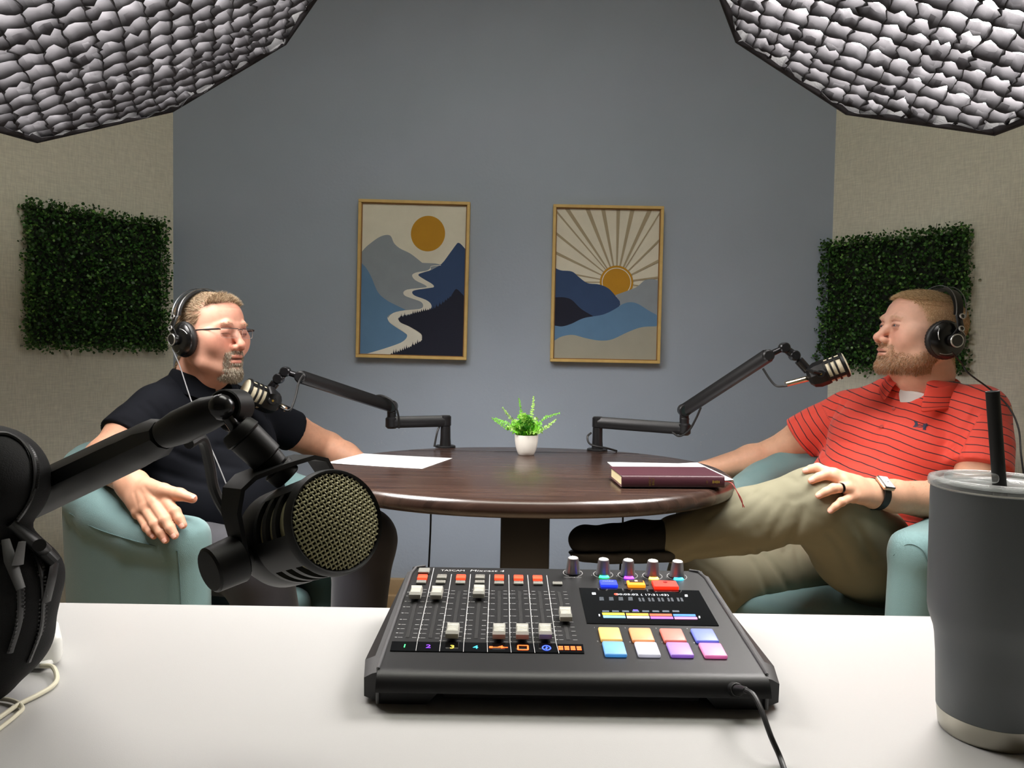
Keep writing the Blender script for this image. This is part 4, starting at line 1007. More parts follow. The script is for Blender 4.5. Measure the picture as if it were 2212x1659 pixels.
def extr(b, prof, x0, x1):
    n = len(prof); V = [(x0, y, z) for y, z in prof] + [(x1, y, z) for y, z in prof]
    b.add(np.array(V) + MX0, [tuple(range(n)), tuple(reversed(range(n, 2 * n)))] + [(k, n + k, n + (k + 1) % n, (k + 1) % n) for k in range(n)])
arc = [(yf - .016 * math.sin(a) - .0005, zf - .016 + .016 * math.cos(a)) for a in np.linspace(0, PI / 2 * .96, 9)]
prof = [(yb, 0.006), (yb + .004, .02), (yb + .003, zb_ - .003), (yb, zb_)] + arc + [(0.0012, .0118), (0.004, .0112)]
b = MB(); extr(b, prof[::-1], -hw, hw)
# feet with slanted inner ends at the front
for sx in (-1, 1):
    pl = [(sx * hw, .0118), (sx * hw, 0), (sx * (hw - .0415), 0), (sx * (hw - .0525), .0118)]
    n = 4; V = [(x, .0025, z) for x, z in pl] + [(x, .2, z) for x, z in pl]; b.add(np.array(V) + MX0, [(0, 1, 2, 3), (7, 6, 5, 4)] + [(k, n + k, n + (k + 1) % n, (k + 1) % n) for k in range(n)])
b.box(MX0 + (0, .12, .0075), (2 * hw - .11, .22, .009))
b.build('body', m_mx, mx, angle=25)
b = MB(); b.box(MX0 + (0, .0030, .0118), (2 * hw - .105, .006, .0028), .0008); b.build('front_lip', M('mixer_lip', (58, 60, 62), .5), mx)
for sx in (-1, 1):
    b = MB(); w0, w1 = sx * hw, sx * (hw + .0175)
    # flank: slanted panel from the trim line outwards and down
    st = [(0.004, zf - .0045, .0045, .021, .013), (0.03, zf + .0005, .006, .026, .017), (yb - .012, zb_ - .001, .006, zb_ - .016, .01), (yb + .002, zb_ - .01, .01, zb_ - .02, .004)]
    V = []
    for (y, zt, zbm, zm, wo) in st: V += [(w0, y, zt), (w0 + sx * wo * .45, y, zt - .0015), (w0 + sx * wo, y + .002, zm), (w0 + sx * wo, y + .003, zbm), (w0, y - .001, 0.0015)]
    V = np.array(V) + MX0; F = []
    for i in range(3):
        for k in range(5): F.append((i * 5 + k, i * 5 + (k + 1) % 5, (i + 1) * 5 + (k + 1) % 5, (i + 1) * 5 + k))
    F += [(4, 3, 2, 1, 0), (15, 16, 17, 18, 19)]
    if sx < 0: F = [f[::-1] for f in F]
    b.add(V, F); b.build('side_cheek', m_mxs, mx, angle=20)
    b = MB(); pts = [MX0 + np.array(p) for p in [(w0, -.0008, .002), (w0, -.0006, .014), (w0, .003, zf - .006), (w0, yf - .003, zf + .0002), (w0, yf + .01, zf + .0013), (w0 - sx * .0006, yb - .02, zb_ - .0015), (w0 - sx * .004, yb - .004, zb_ + .0004), (w0 - sx * .014, yb + .001, zb_ + .0006)]]
    b.tube(pts, .0016, 8); b.build('side_trim', m_trim, mx)
TP = lambda: MB(PT)
def quad(b, c4, w, th=0.0002):
    b.add([(c[0], c[1], w) for c in c4], [(3, 2, 1, 0)] if (c4[1][0] - c4[0][0]) * (c4[2][1] - c4[0][1]) - (c4[1][1] - c4[0][1]) * (c4[2][0] - c4[0][0]) < 0 else [(0, 1, 2, 3)])
def strip_line(b, a, c, w, z):
    d = c - a; d /= np.linalg.norm(d); n = np.array([-d[1], d[0]]) * w / 2; quad(b, [a - n, c - n, c + n, a + n], z)
b = TP()
for ln in ([(785, 165), (628, 860)], [(953, 225), (850, 865)], [(1135, 225), (1072, 870)], [(1318, 228), (1293, 872)], [(1500, 230), (1512, 878)], [(1680, 232), (1735, 880)], [(1862, 235), (1952, 885)]):
    strip_line(b, c2(*ln[0]), c2(*ln[1]), .0007, .0003)
sep = [(628, 862, 612, 965), (850, 866, 838, 970), (1072, 871, 1065, 975), (1293, 874, 1297, 978), (1512, 880, 1523, 982), (1735, 883, 1750, 985), (1952, 888, 1980, 990)]
for s_ in sep: strip_line(b, c2(s_[0], s_[1]), c2(s_[2], s_[3]), .0005, .0011)
b.build('channel_lines', m_wht, mx, smooth=False)
# glossy channel name strip
c4 = [c2(365, 962), c3(275, 985), c3(262, 900), c2(385, 872)]; b = TP(); cc = sum(c4) / 4
b.prism([tuple(c) for c in c4], -.0005, .0009); b.build('channel_name_strip', m_gloss, mx, smooth=False)
def glyph(body, uv, size, mat, name, z=.0012, align='CENTER', par=None, xs=1.0, shear=0):
    V, F = text_mesh(body, size, align, 0.0, xs); V[:, 1] -= size * .35; V[:, 0] += V[:, 1] * shear; b = TP()
    b.add([(uv[0] + v[0], uv[1] + v[1], z) for v in V], F); return b.build(name, mat, par or mx, smooth=False)
EM = lambda n, c, s: M('lit_' + n, c, .5, emit=c, emit_str=s)
for t_, x, y, c, nm in (('1', 505, 918, (60, 230, 120), 'green'), ('2', 732, 922, (130, 60, 250), 'purple'), ('3', 960, 927, (250, 215, 70), 'yellow'), ('4', 1183, 930, (60, 210, 240), 'cyan')):
    glyph(t_, c2(x, y), .0085, EM(nm + '_digit', c, 1.6), 'lit_channel_mark', xs=1.2)
m_or = EM('orange', (255, 96, 30), 2.0); b = TP(); p = c2(1408, 933)
strip_line(b, p - (.0078, 0), p + (.0078, 0), .0012, .0012); quad(b, [p + (.002, -.002), p + (.006, 0), p + (.002, .002), p + (.001, 0)], .0013); quad(b, [p + (-.009, -.0015), p + (-.006, -.0015), p + (-.006, .0015), p + (-.009, .0015)], .0013); strip_line(b, p + (-.002, 0), p + (.003, .003), .0009, .0012); b.build('lit_channel_mark', m_or, mx, smooth=False)
b = TP(); p = c2(1635, 935)
for a, c in (((-.0045, -.004), (.0045, -.004)), ((.0045, -.004), (.0045, .004)), ((.0045, .004), (-.0045, .004)), ((-.0045, .004), (-.0045, -.004))): strip_line(b, p + a, p + c, .0014, .0012)
b.build('lit_channel_mark', m_or, mx, smooth=False)
b = TP(); p = c2(1860, 938); n = 18
b.add([(p[0] + r * math.cos(a) * .0042, p[1] + r * math.sin(a) * .0050, .0012) for r in (1, .72) for a in np.linspace(0, 2 * PI, n + 1)[:-1]], [(k, (k + 1) % n, n + (k + 1) % n, n + k) for k in range(n)]); strip_line(b, p - (0, .003), p + (0, .003), .0009, .0012); strip_line(b, p - (.0015, .0015), p + (.0015, .0012), .0009, .0012); b.build('lit_channel_mark', EM('blue', (50, 80, 255), 2.2), mx, smooth=False)
b = TP(); p = c3(138, 940)
for k in range(4):
    for j in (-1, 1): q = p + (-.0083 + k * .0055, j * .0019); quad(b, [q + (-.0021, -.0015), q + (.0021, -.0015), q + (.0021, .0015), q + (-.0021, .0015)], .0012)
b.build('lit_channel_mark', m_or, mx, smooth=False)
# fader slots, scales, caps
slots = [((640, 370), (530, 830), (612, 448)), ((845, 372), (748, 835), (812, 452)), ((1028, 385), (955, 862), (963, 820)), ((1228, 372), (1185, 840), (1214, 440)), ((1408, 385), (1405, 872), (1406, 826)), ((1600, 385), (1630, 872), (1628, 828)), ((1793, 390), (1852, 875), (1846, 826)), ((1978, 392), (2068, 852), (2040, 660))]
bs = TP(); bt = TP(); m_cap = M('white_fader_cap', (246, 245, 238), .4); m_capb = M('grey_fader_cap_base', (196, 194, 184), .45)
for i, (a, c, k) in enumerate(slots):
    a, c, k = c2(*a), c2(*c), c2(*k); bs = TP(); strip_line(bs, a, c, .0034, .0004); bs.build('fader_slot', m_slot, mx, smooth=False)
    for j in range(11):
        u = [0, .07, .16, .28, .4, .53, .66, .76, .84, .92, 1][j]; q = a + (c - a) * u
        for sg in (-1, 1):
            quad(bt, [q + (sg * .0045, -.0002), q + (sg * .0085, -.0002), q + (sg * .0085, .0003), q + (sg * .0045, .0003)] if sg > 0 else [q + (-.0085, -.0002), q + (-.0045, -.0002), q + (-.0045, .0003), q + (-.0085, .0003)], .0003)
        if j: quad(bt, [q + (-.0115, -.0004), q + (-.0095, -.0004), q + (-.0095, .0006), q + (-.0115, .0006)], .0003)
    b = TP(); cx, cy = k
    # stem, grey foot and ribbed white top leaning back
    b.box((cx, cy + .001, .002), (.0022, .004, .004))
    fc = b.build('fader_cap', [m_capb, m_cap], mx) if False else None
    W_, D_ = .0118, .0165
    V = []; prof = [(-.0095, .003, 1.0), (-.0095, .0075, 1.0), (-.0072, .0098, .97), (-.0045, .0083, .86), (0, .0080, .84), (.0045, .0083, .86), (.0072, .0105, .93), (.0095, .0075, 1.0), (.0095, .003, 1.0)]
    for (y, z, s_) in prof: V += [(cx - W_ / 2 * s_, cy + y, z), (cx + W_ / 2 * s_, cy + y, z)]
    nP = len(prof); F = [(2 * q, 2 * q + 1, 2 * q + 3, 2 * q + 2) for q in range(nP - 1)] + [tuple(2 * q for q in range(nP)), tuple(2 * q + 1 for q in reversed(range(nP))), (0, 2 * nP - 2, 2 * nP - 1, 1)]
    b.mi = 0; b.add(V, F); m0 = len(b.MI)
    for q in range(2, 2 + 6): pass
    b.MI = [1 if (2 <= fi_ - 6 - 0 <= 5) else 0 for fi_ in range(len(b.F))] if False else b.MI
    co = b.build('fader_cap', [m_capb, m_cap], mx, angle=40)
    for pg in co.data.polygons:
        if pg.normal.z > .35 and pg.area > 1e-6 and pg.center.z + MX0[2] > 0: pg.material_index = 1
        if pg.normal.y < -.3 and pg.normal.z > .05: pg.material_index = 1
    b = TP()
    for j in range(5): b.box((cx, cy - .0048 + j * .0024, .0087), (W_ * .84, .0007, .0012), .0002, 1)
    b.build('grip_rib', m_cap, co, angle=40) if False else b.build('grip_ribs', m_cap, co, angle=40)
bt.build('fader_scale', m_gry, mx, smooth=False)
# mute / solo buttons
m_mred = EM('mute_red', (255, 78, 44), 1.0); m_bgry = M('unlit_button_grey', (146, 145, 138), .5); m_btxt = M('button_legend_dark', (60, 30, 28), .6)
def button(b_, uv, w, h, z, mat, name, txt=None, tm=None, ts=.0032):
    b = TP(); b.box((uv[0], uv[1], z / 2), (w, h, z), .0006, 1); o = b.build(name, mat, mx)
    if txt: 
        V, F = text_mesh(txt, ts, 'CENTER', 0, 1.2); b = TP(); b.add([(uv[0] + v[0], uv[1] + v[1] + h * .1, z + .0002) for v in V], F); b.build('legend', tm or m_btxt, o, smooth=False)
    return o
for x, y, on in ((675, 240, 1), (860, 238, 0), (1043, 240, 1), (1225, 240, 0), (1408, 242, 1), (1593, 245, 1), (1775, 248, 1)):
    button(None, c2(x, y, .003), .0105, .0105, .003, m_mred if on else m_bgry, 'mute_button', 'MUTE')
for x, y in ((663, 290), (848, 290), (1037, 294), (1222, 290), (1408, 299), (1594, 300), (1780, 302), (1966, 304)):
    button(None, c2(x, y, .002), .0105, .0075, .0022, m_bgry, 'solo_button', 'SOLO', ts=.0026)
button(None, c2(690, 180, .003), .0125, .0125, .003, m_bgry, 'bank_button')
glyph('TASCAM', c2(850, 187), .0063, m_wht, 'printed_name', .0003, 'LEFT', xs=1.12); glyph('Mixcast 4', c2(1130, 190), .0070, m_wht, 'printed_name', .0003, 'LEFT', xs=1.45, shear=.2)
# knobs
m_knob = M('satin_silver_knob', (150, 150, 155), .32, .7); m_kcap = M('knob_cap_light', (222, 222, 222), .35, .3)
kn = [(165, 212, None), (455, 226, (40, 255, 130)), (690, 234, (140, 50, 255)), (925, 241, (255, 220, 80)), (1160, 246, (40, 210, 255))]
for i, (x, y, c) in enumerate(kn):
    u, v = c3(x, y); kb = TP()
    kb.lathe([(.0082, .0005), (.0086, .0018), (.0080, .0035), (.0074, .006), (.0062, .0165), (.0058, .0178)], 32, (u, v, 0)); ko = kb.build('level_knob', m_knob, mx, angle=40)
    kb = TP(); kb.lathe([(.0057, .0176), (.0054, .0183), (.0001, .0186)], 28, (u, v, 0), capb=False); kb.box((u - .0005, v + .0028, .0187), (.0006, .0042, .0003)); kb.build('knob_cap', m_kcap, ko)
    kb = TP(); n = 40; a0 = -PI / 2
    for k in range(n):
        a = a0 + 2 * PI * (k + .5) / n
        if abs(a - a0) < .5 or abs(a - a0 - 2 * PI) < .5: continue
        kb.add([(u + r * math.cos(a + d_), v + r * math.sin(a + d_), .0003) for r, d_ in ((.0104, -.05), (.0112, -.05), (.0112, .05), (.0104, .05))], [(0, 1, 2, 3)])
    kb.build('scale_ring', m_wht, ko, smooth=False)
    if c:
        kb = TP(); aa = np.linspace(a0 - .55, a0 + .55, 9); kb.add([(u + r * math.cos(a), v + r * math.sin(a), z) for r, z in ((.0085, .0022), (.0108, .0012), (.0110, .0002)) for a in aa], [(j * 9 + k, (j + 1) * 9 + k, (j + 1) * 9 + k + 1, j * 9 + k + 1) for j in range(2) for k in range(8)]); kb.build('led_arc', M('lit_led_%d' % i, c, .5, emit=c, emit_str=5.0), ko)
glyph('MONITOR OUT', c3(165, 255), .0028, m_gry, 'printed_name', .0003); 
for x, y, t_ in ((345, 235, '1'), (585, 242, '2'), (822, 248, '3'), (1060, 252, '4')): glyph(t_, c3(x, y), .003, m_gry, 'printed_name', .0003)
# transport keys
bl = button(None, c3(508, 302, .003), .0185, .0140, .0032, EM('mark_blue', (30, 50, 255), 1.6), 'mark_button', 'MARK', M('mark_text', (160, 180, 255), .5), .004)
b = TP(); uv = c3(770, 312); b.box((uv[0], uv[1], .0003), (.0265, .0095, .0008), .0003, 1); b.build('button_recess', m_slot, mx)
st = button(None, c3(770, 303, .0035), .0190, .0125, .0035, EM('stop_orange', (255, 140, 30), 1.3), 'stop_button'); 
b = TP(); uv = c3(770, 290, .0035); b.box((uv[0], uv[1], .0037), (.0150, .0060, .0004)); b.build('dark_window', M('dark_button_face', (60, 32, 14), .4), st); b = TP(); b.box((uv[0], uv[1], .004), (.003, .003, .0003)); b.build('stop_symbol', EM('stop_sym', (255, 220, 170), 1.5), st)
rec = button(None, c3(1048, 312, .0035), .0265, .0170, .0036, EM('record_red', (255, 40, 20), 1.5), 'record_button'); b = TP(); uv = c3(1048, 298, .0035); b.lathe([(.0024, .0036), (.0022, .0041)], 20, (uv[0], uv[1], 0)); b.build('record_symbol', M('record_dot', (150, 0, 0), .4), rec)
# touch screen
c4 = [c3(300, 697), c3(1562, 720), c3(1370, 384), c3(225, 358)]; b = TP(); b.prism([tuple(c) for c in c4], -.0005, .0007); scr = b.build('touch_screen', m_gloss, mx, smooth=False)
def sq(name, pts, mat, z=.0009): b = TP(); quad(b, [c3(*p) for p in pts], z); return b.build(name, mat, scr, smooth=False)
m_sw = EM('screen_white', (225, 232, 240), .9)
glyph('00:05:02 ( 17:31:43)', c3(830, 425), .0058, m_sw, 'timer_readout', .0009, par=scr, xs=1.2)
b = TP(); uv = c3(578, 421); b.add([(uv[0] + .0022 * math.cos(a), uv[1] + .0026 * math.sin(a), .0009) for a in np.linspace(0, 2 * PI, 15)[:-1]], [tuple(range(14))]); b.build('record_indicator', EM('screen_red', (235, 60, 30), 1.0), scr, smooth=False)
for x, y, w in ((368, 415, 18), (1250, 435, 13), (420, 622, 6), (1376, 640, 7)): sq('screen_icon', [(x - w, y + 10), (x + w, y + 10), (x + w - 3, y - 10), (x - w - 3, y - 10)], m_sw)
m_sg = EM('screen_dim', (70, 84, 96), .35); b = TP()
for x in (440, 532, 624, 716): quad(b, [c3(x - 20, 482), c3(x + 24, 482), c3(x + 18, 448), c3(x - 22, 448)], .0009)
for x in range(800, 1260, 92):
    for o_ in (0, 34): quad(b, [c3(x + o_, 490), c3(x + o_ + 22, 491), c3(x + o_ + 8, 455), c3(x + o_ - 12, 455)], .0009)
b.build('level_meters', EM('meter_dim', (46, 54, 62), .5), scr, smooth=False)
b = TP()
for i, x in enumerate((482, 576, 672, 768, 864, 960, 1056, 1152)): quad(b, [c3(x - 34, 592), c3(x + 32, 593), c3(x + 28, 577), c3(x - 36, 576)], .0009)
b.build('channel_tabs', m_sg, scr, smooth=False)
sq('selected_tab', [(742, 582), (790, 583), (785, 571), (738, 570)], EM('tab_violet', (90, 70, 230), 1.2), .0011)
cols = {'yellow': (240, 220, 50), 'orange': (235, 160, 40), 'vermilion': (220, 84, 40), 'azure': (50, 120, 220), 'light_blue': (120, 190, 235), 'white': (228, 228, 220), 'violet': (160, 90, 220), 'pink': (220, 120, 190)}
tl = [('yellow', 447, 660, 600, 'Applause'), ('orange', 674, 888, 604, 'Rimshot'), ('vermilion', 899, 1112, 609, 'Cheers'), ('azure', 1125, 1338, 613, 'Brass'), ('light_blue', 455, 668, 627, 'Drum Roll'), ('white', 682, 897, 631, 'Interrupt'), ('violet', 908, 1124, 636, 'Magic'), ('pink', 1136, 1354, 640, 'Effect')]
for nm, x0, x1, y, tx in tl:
    o = sq('pad_tile', [(x0 + 3, y + 22), (x1 + 3, y + 24), (x1 - 3, y + 2), (x0 - 3, y)], EM('tile_' + nm, cols[nm], .75), .0011)
# performance pads
pads = [('warm yellow', (412, 725, 612, 725, 640, 850, 425, 850), (250, 186, 70)), ('orange', (708, 730, 915, 732, 945, 857, 722, 857), (245, 142, 66)), ('red', (1005, 736, 1215, 738, 1248, 860, 1022, 860), (226, 92, 72)), ('blue', (1300, 738, 1518, 740, 1552, 863, 1330, 862), (78, 100, 226)),
        ('sky blue', (445, 860, 655, 860, 685, 992, 470, 992), (72, 156, 236)), ('white', (755, 864, 972, 866, 1003, 995, 785, 995), (206, 206, 222)), ('violet', (1062, 868, 1282, 870, 1318, 998, 1095, 998), (152, 100, 216)), ('pink', (1374, 874, 1595, 876, 1636, 1006, 1415, 1006), (236, 110, 176))]
nums = [(372, 735), (665, 738), (960, 742), (1257, 745), (403, 866), (712, 872), (1018, 875), (1325, 880)]
for i, (nm, q, c) in enumerate(pads):
    q = [c3(q[k], q[k + 1], .003) for k in (0, 2, 4, 6)]; cc = sum(q) / 4; w = (q[1][0] - q[0][0] + q[2][0] - q[3][0]) / 2; h = (q[0][1] + q[1][1] - q[2][1] - q[3][1]) / 2
    pmx = M('pad_' + nm.replace(' ', '_'), tuple(int(v * .5 + 90) for v in c), .4, emit=c, emit_str=.62); b = TP(); b.box((cc[0], cc[1], .0015), (w * .99, h * .97, .0036), .0016, 3); o = b.build('performance_pad', pmx, mx); o['label'] = nm + ' lit pad'
    glyph(str(i + 1), c3(*nums[i]), .003, m_gry, 'printed_name', .0003)
    nt, pb = nodes_of(pmx)      # the lamp under each pad glows strongest in its middle
    if 'done' not in pmx:
        tc = nt.nodes.new('ShaderNodeTexCoord'); mp = nt.nodes.new('ShaderNodeMapping'); mp.vector_type = 'POINT'; ce = PT[:3, :3] @ np.array([cc[0], cc[1], .002]) + PT[:3, 3] - MX0
        mp.inputs['Location'].default_value = tuple(-ce); nt.links.new(tc.outputs['Object'], mp.inputs[0]); ln = nt.nodes.new('ShaderNodeVectorMath'); ln.operation = 'LENGTH'; nt.links.new(mp.outputs[0], ln.inputs[0])
        r = nt.nodes.new('ShaderNodeMapRange'); r.inputs['From Min'].default_value = 0; r.inputs['From Max'].default_value = .017; r.inputs['To Min'].default_value = .95; r.inputs['To Max'].default_value = .38; nt.links.new(ln.outputs['Value'], r.inputs[0]); nt.links.new(r.outputs[0], pb.inputs['Emission Strength']); pmx['done'] = 1
# front jack, its legend, and the plugged cable
b = MB(); j0 = P(1893, 1490, MX0[1]); jl = PP(1200 + 1890 / 4.424, 1190 + 1330 / 4.424); fz = lambda px, py: P(px, py, MX0[1] - .0003)
b.box(fz(1627, 1490.5) + (0, .001, 0), (.0034, .002, .0034)); b.build('jack_number_plate', m_gry, mx, smooth=False)
V, F = text_mesh('1', .0028, 'CENTER'); b = MB(); c_ = fz(1627, 1493.2); b.add([(c_[0] + v[0], c_[1] - .0004, c_[2] + v[1]) for v in V], F); V, F = text_mesh('PHONES', .0026, 'RIGHT'); c_ = fz(1622, 1492.5); b.add([(c_[0] + v[0], c_[1] - .0004, c_[2] + v[1]) for v in V], F); b.build('jack_legend', m_gry, mx, smooth=False)
cb = thing('headphone_cable', 'thin black cable plugged into the front right of the mixer', 'cable', P(1600, 1490, .63))
m_cab = M('black_cable_rubber', (14, 14, 15), .45)
b = MB(); a0 = P(1578, 1489, .634); a1 = P(1612, 1491, .598); b.cyl(a0, a0 + (a1 - a0) * .45, .0062, .0055, 20, .0006); b.cyl(a0 + (a1 - a0) * .45, a1, .0042, .0026, 16, .0004); b.build('plug', m_cab, cb)
b = MB(); b.tube(spline([a1, P(1628, 1502, .588), P(1645, 1535, .575), P(1665, 1590, .56), PZ(1690, 1650, DZ + .003), PZ(1712, 1740, DZ + .003), PZ(1700, 1900, DZ + .003)], 8), .0021, 10); b.build('cord', m_cab, cb)

# ================================================================== insulated tumbler
tc0 = np.array([.3905, .605, DZ]); tu = thing('tumbler', 'large dark grey insulated tumbler at the right end of the desk', 'tumbler', tc0)
m_tum = M('grey_powder_coat', (92, 96, 98), .5, bump=(1500, .18, 2, .0004)); m_steel = M('brushed_steel', (176, 172, 160), .3, .9)
b = MB(); b.lathe([(.0372, .0175), (.0378, .018), (.0395, .06), (.0408, .076), (.0418, .082), (.0458, .094), (.0468, .1), (.0472, .12), (.0476, .196), (.0474, .2)], 96, tc0, capb=True, capt=False); b.build('cup', m_tum, tu, angle=60)
b = MB(); b.lathe([(.030, 0), (.0345, .0005), (.0360, .003), (.0375, .0175)], 96, tc0); b.build('steel_base_ring', m_steel, tu, angle=50)
m_lid = bpy.data.materials.new('clear_lid_plastic'); m_lid.use_nodes = True; nt = m_lid.node_tree; pb = nt.nodes['Principled BSDF']; pb.inputs['Base Color'].default_value = (.75, .76, .76, 1); pb.inputs['Roughness'].default_value = .12
tr_ = nt.nodes.new('ShaderNodeBsdfTransparent'); tr_.inputs[0].default_value = (.93, .94, .94, 1); lw = nt.nodes.new('ShaderNodeLayerWeight'); lw.inputs[0].default_value = .35; mr_ = nt.nodes.new('ShaderNodeMapRange'); mr_.inputs['To Min'].default_value = .10; mr_.inputs['To Max'].default_value = .6; nt.links.new(lw.outputs['Facing'], mr_.inputs[0])
ms_ = nt.nodes.new('ShaderNodeMixShader'); nt.links.new(mr_.outputs[0], ms_.inputs[0]); nt.links.new(tr_.outputs[0], ms_.inputs[1]); nt.links.new(pb.outputs[0], ms_.inputs[2]); nt.links.new(ms_.outputs[0], nt.nodes['Material Output'].inputs[0])
b = MB(); b.lathe([(.0474, .1985), (.0492, .2), (.0498, .2035), (.0488, .2065), (.0455, .2075), (.043, .206), (.042, .2035), (.0001, .203)], 96, tc0, capb=False, capt=False)
o = b.build('lid', m_lid, tu, angle=60); md = o.modifiers.new('th', 'SOLIDIFY'); md.thickness = .0015
b = MB(); b.lathe([(.0470, .1955), (.0476, .2), (.0466, .2)], 96, tc0, capb=False, capt=False); b.build('steel_rim', m_steel, tu, angle=50)
b = MB(); b.box(tc0 + (-.024, -.004, .2085), (.034, .024, .008), .0035, 3, R=rotz(.25)); b.build('lid_slider', m_lid, tu)
b = MB(); b.lathe([(.0445, .16), (.0445, .161)], 64, tc0); b.build('drink_surface', M('dark_drink', (30, 18, 10), .1), tu) if False else None
s1 = P(2159, 1046, .60); s0 = P(2144, 845, .60); sd = (s0 - s1)
stw = thing('drinking_straw', 'thick black straw standing in the lid of the grey tumbler', 'straw', s1 - sd * .25)
b = MB(); R_ = frame_z(sd / np.linalg.norm(sd)); L_ = np.linalg.norm(sd)
b.lathe([(.0050, -L_ * .9), (.0050, L_), (.0040, L_), (.0040, L_ * .9)], 24, s1, R_, capt=False); b.build('tube', M('black_silicone', (10, 10, 10), .55), stw)

# ================================================================== white charger brick and its cable
m_wp = M('white_plastic', (232, 232, 228), .35); Rk = rotz(.60); ck = np.array([-.418, .704, DZ]) + Rk @ np.array([-.034, .032, 0])
t = thing('power_adapter', 'white power adapter block on the desk behind the black bag', 'power adapter', ck)
b = MB(); b.box(ck + (0, 0, .0155), (.068, .060, .031), .009, 4, R=Rk); b.build('housing', m_wp, t)
t = thing('charging_cable', 'off-white charging cable looping on the desk in front of the black bag', 'cable', PZ(122, 1470, DZ)); m_wc = M('off_white_cable', (222, 216, 192), .5)
e0 = P(104, 1427, .704); b = MB(); b.box(e0 + (0, -.006, 0), (.012, .014, .006), .002); b.build('plug', m_wp, t)
b = MB(); b.tube(spline([e0 + (.001, -.012, 0), P(114, 1441, .688), PZ(123, 1465, DZ + .0035), PZ(112, 1483, DZ + .003), PZ(80, 1502, DZ + .003), PZ(40, 1522, DZ + .003), PZ(0, 1549, DZ + .003), PZ(-60, 1590, DZ + .003)], 8), .0021, 10)
b.tube(spline([PZ(-60, 1620, DZ + .003), PZ(0, 1573, DZ + .003), PZ(35, 1545, DZ + .003), PZ(48, 1528, DZ + .003), PZ(20, 1512, DZ + .003), PZ(-60, 1505, DZ + .003)], 8), .0018, 10); b.build('cord', m_wc, t)

# ================================================================== black bag
m_bag = M('black_nylon', (3, 3, 4), .75, spec=.3, bump=(900, .5, 3, .0006), var=(14, .2)); m_zip = M('zipper_black', (34, 34, 35), .4)
bg = thing('backpack', 'black nylon backpack standing on the left of the desk', 'bag', (-.52, .66, DZ))
Fd = Field((-.80, .52, DZ - .002), (-.33, .72, 1.02), .004)
Yb = .625
# outline-following lobes, all with real thickness
Fd.ell((-.615, Yb, .87), (.175, .036, .12), k=.02)
Fd.chain([P(-150, 1100, Yb), P(-10, 1040, Yb)], [.04, .038], .03)
Fd.ell(P(-26, 1045, Yb), (.0385, .034, .047), k=.02)
Fd.chain([P(-60, 1250, Yb), P(20, 1260, Yb), P(4, 1370, Yb + .005), P(-50, 1425, Yb + .005)], [.04, .034, .034, .038], .02)
Fd.chain([P(40, 1190, Yb), P(64, 1240, Yb), P(54, 1310, Yb)], [.014, .018, .017], .015)
Fd.chain([P(-160, 1470, Yb + .01), P(-95, 1455, Yb + .01)], [.042, .036], .02)
for pts, a, w in (([(22, 1140), (50, 1220), (62, 1330), (30, 1440), (-20, 1500)], .006, .005), ([(0, 1180), (18, 1240), (20, 1340), (-10, 1420)], .007, .006), ([(45, 1170), (85, 1260), (78, 1360)], .004, .004), ([(-40, 1060), (0, 1100), (40, 1075), (48, 1010), (30, 965), (-20, 955)], .004, .004)):
    Fd.fold([P(x, y, Yb - .035) for x, y in pts], a, w)
Fd.plane_cut((0, 0, DZ + .0005), (0, 0, -1), .004)
o_, _, _ = field_obj('bag_body', Fd, m_bag, bg, 2)
bagbvh = None
from mathutils.bvhtree import BVHTree
def bvh_of(o): 
    me = o.data; off = Vector(ORG.get(o.name, (0, 0, 0))) if o.parent else o.location
    return BVHTree.FromPolygons([v.co + off for v in me.vertices], [tuple(p.vertices) for p in me.polygons])
def hit(bv, px, py, lift=0.0):
    d = Vector(ray(px, py)).normalized(); r = bv.ray_cast(Vector(CAM), d)
    if r[0] is None: return None
    return np.array(r[0] - d * lift)
bv = bvh_of(o_)
def on(bv, pts, lift, dflt):
    out = []
    for x, y in pts:
        h_ = hit(bv, x, y, lift); out.append(P(x, y, dflt) if h_ is None else h_)
    return out
for pts in ([(-10, 935), (20, 938), (50, 955), (70, 985), (76, 1020), (72, 1060), (55, 1100), (25, 1140)], [(38, 1150), (70, 1180), (88, 1230), (94, 1290), (88, 1360), (62, 1430)], [(10, 1170), (30, 1210), (44, 1270), (42, 1340), (22, 1410)]):
    sp = spline(on(bv, spline_px(pts) if False else pts, .001, Yb - .02), 8); b = MB(); b.tube(sp, .0028, 8, flat=(1, .5))
    for k in range(0, len(sp) - 1): b.box((sp[k] + sp[k + 1]) / 2, (.0016, .0016, .0062), R=frame_z((sp[k + 1] - sp[k]) / (np.linalg.norm(sp[k + 1] - sp[k]) + 1e-9))[:, [2, 1, 0]])
    b.build('zipper', m_zip, bg)
b = MB(); yy = Yb - .052
b.tube([P(12, 1165, yy), P(22, 1210, yy - .004), P(45, 1272, yy - .006)], [.003, .0045, .0035], 8, flat=(1, .35)); b.build('zipper_pull', M('grey_webbing', (70, 70, 70), .6), bg)
b = MB(); b.tube([P(48, 1170, yy), P(38, 1220, yy - .003)], [.0045, .007], 8, flat=(1, .3)); b.build('zipper_pull', M('grey_webbing'), bg)
b = MB(); q0, q1_, q2_ = P(22, 1130, Yb - .02), P(70, 1168, Yb - .01), P(118, 1215, Yb - .005)
b.tube([q0, q1_, q2_], [.006, .009, .0085], 12, flat=(1, .6)); b.cyl(P(85, 1178, Yb - .03), P(98, 1190, Yb - .005), .005, n=14); b.tube(spline([q2_, P(112, 1250, Yb - .01), P(100, 1300, Yb - .012)], 5), [.006] * 11, 8, flat=(1, .3)); b.build('strap_buckle', M('black_plastic', (22, 22, 23), .35), bg)

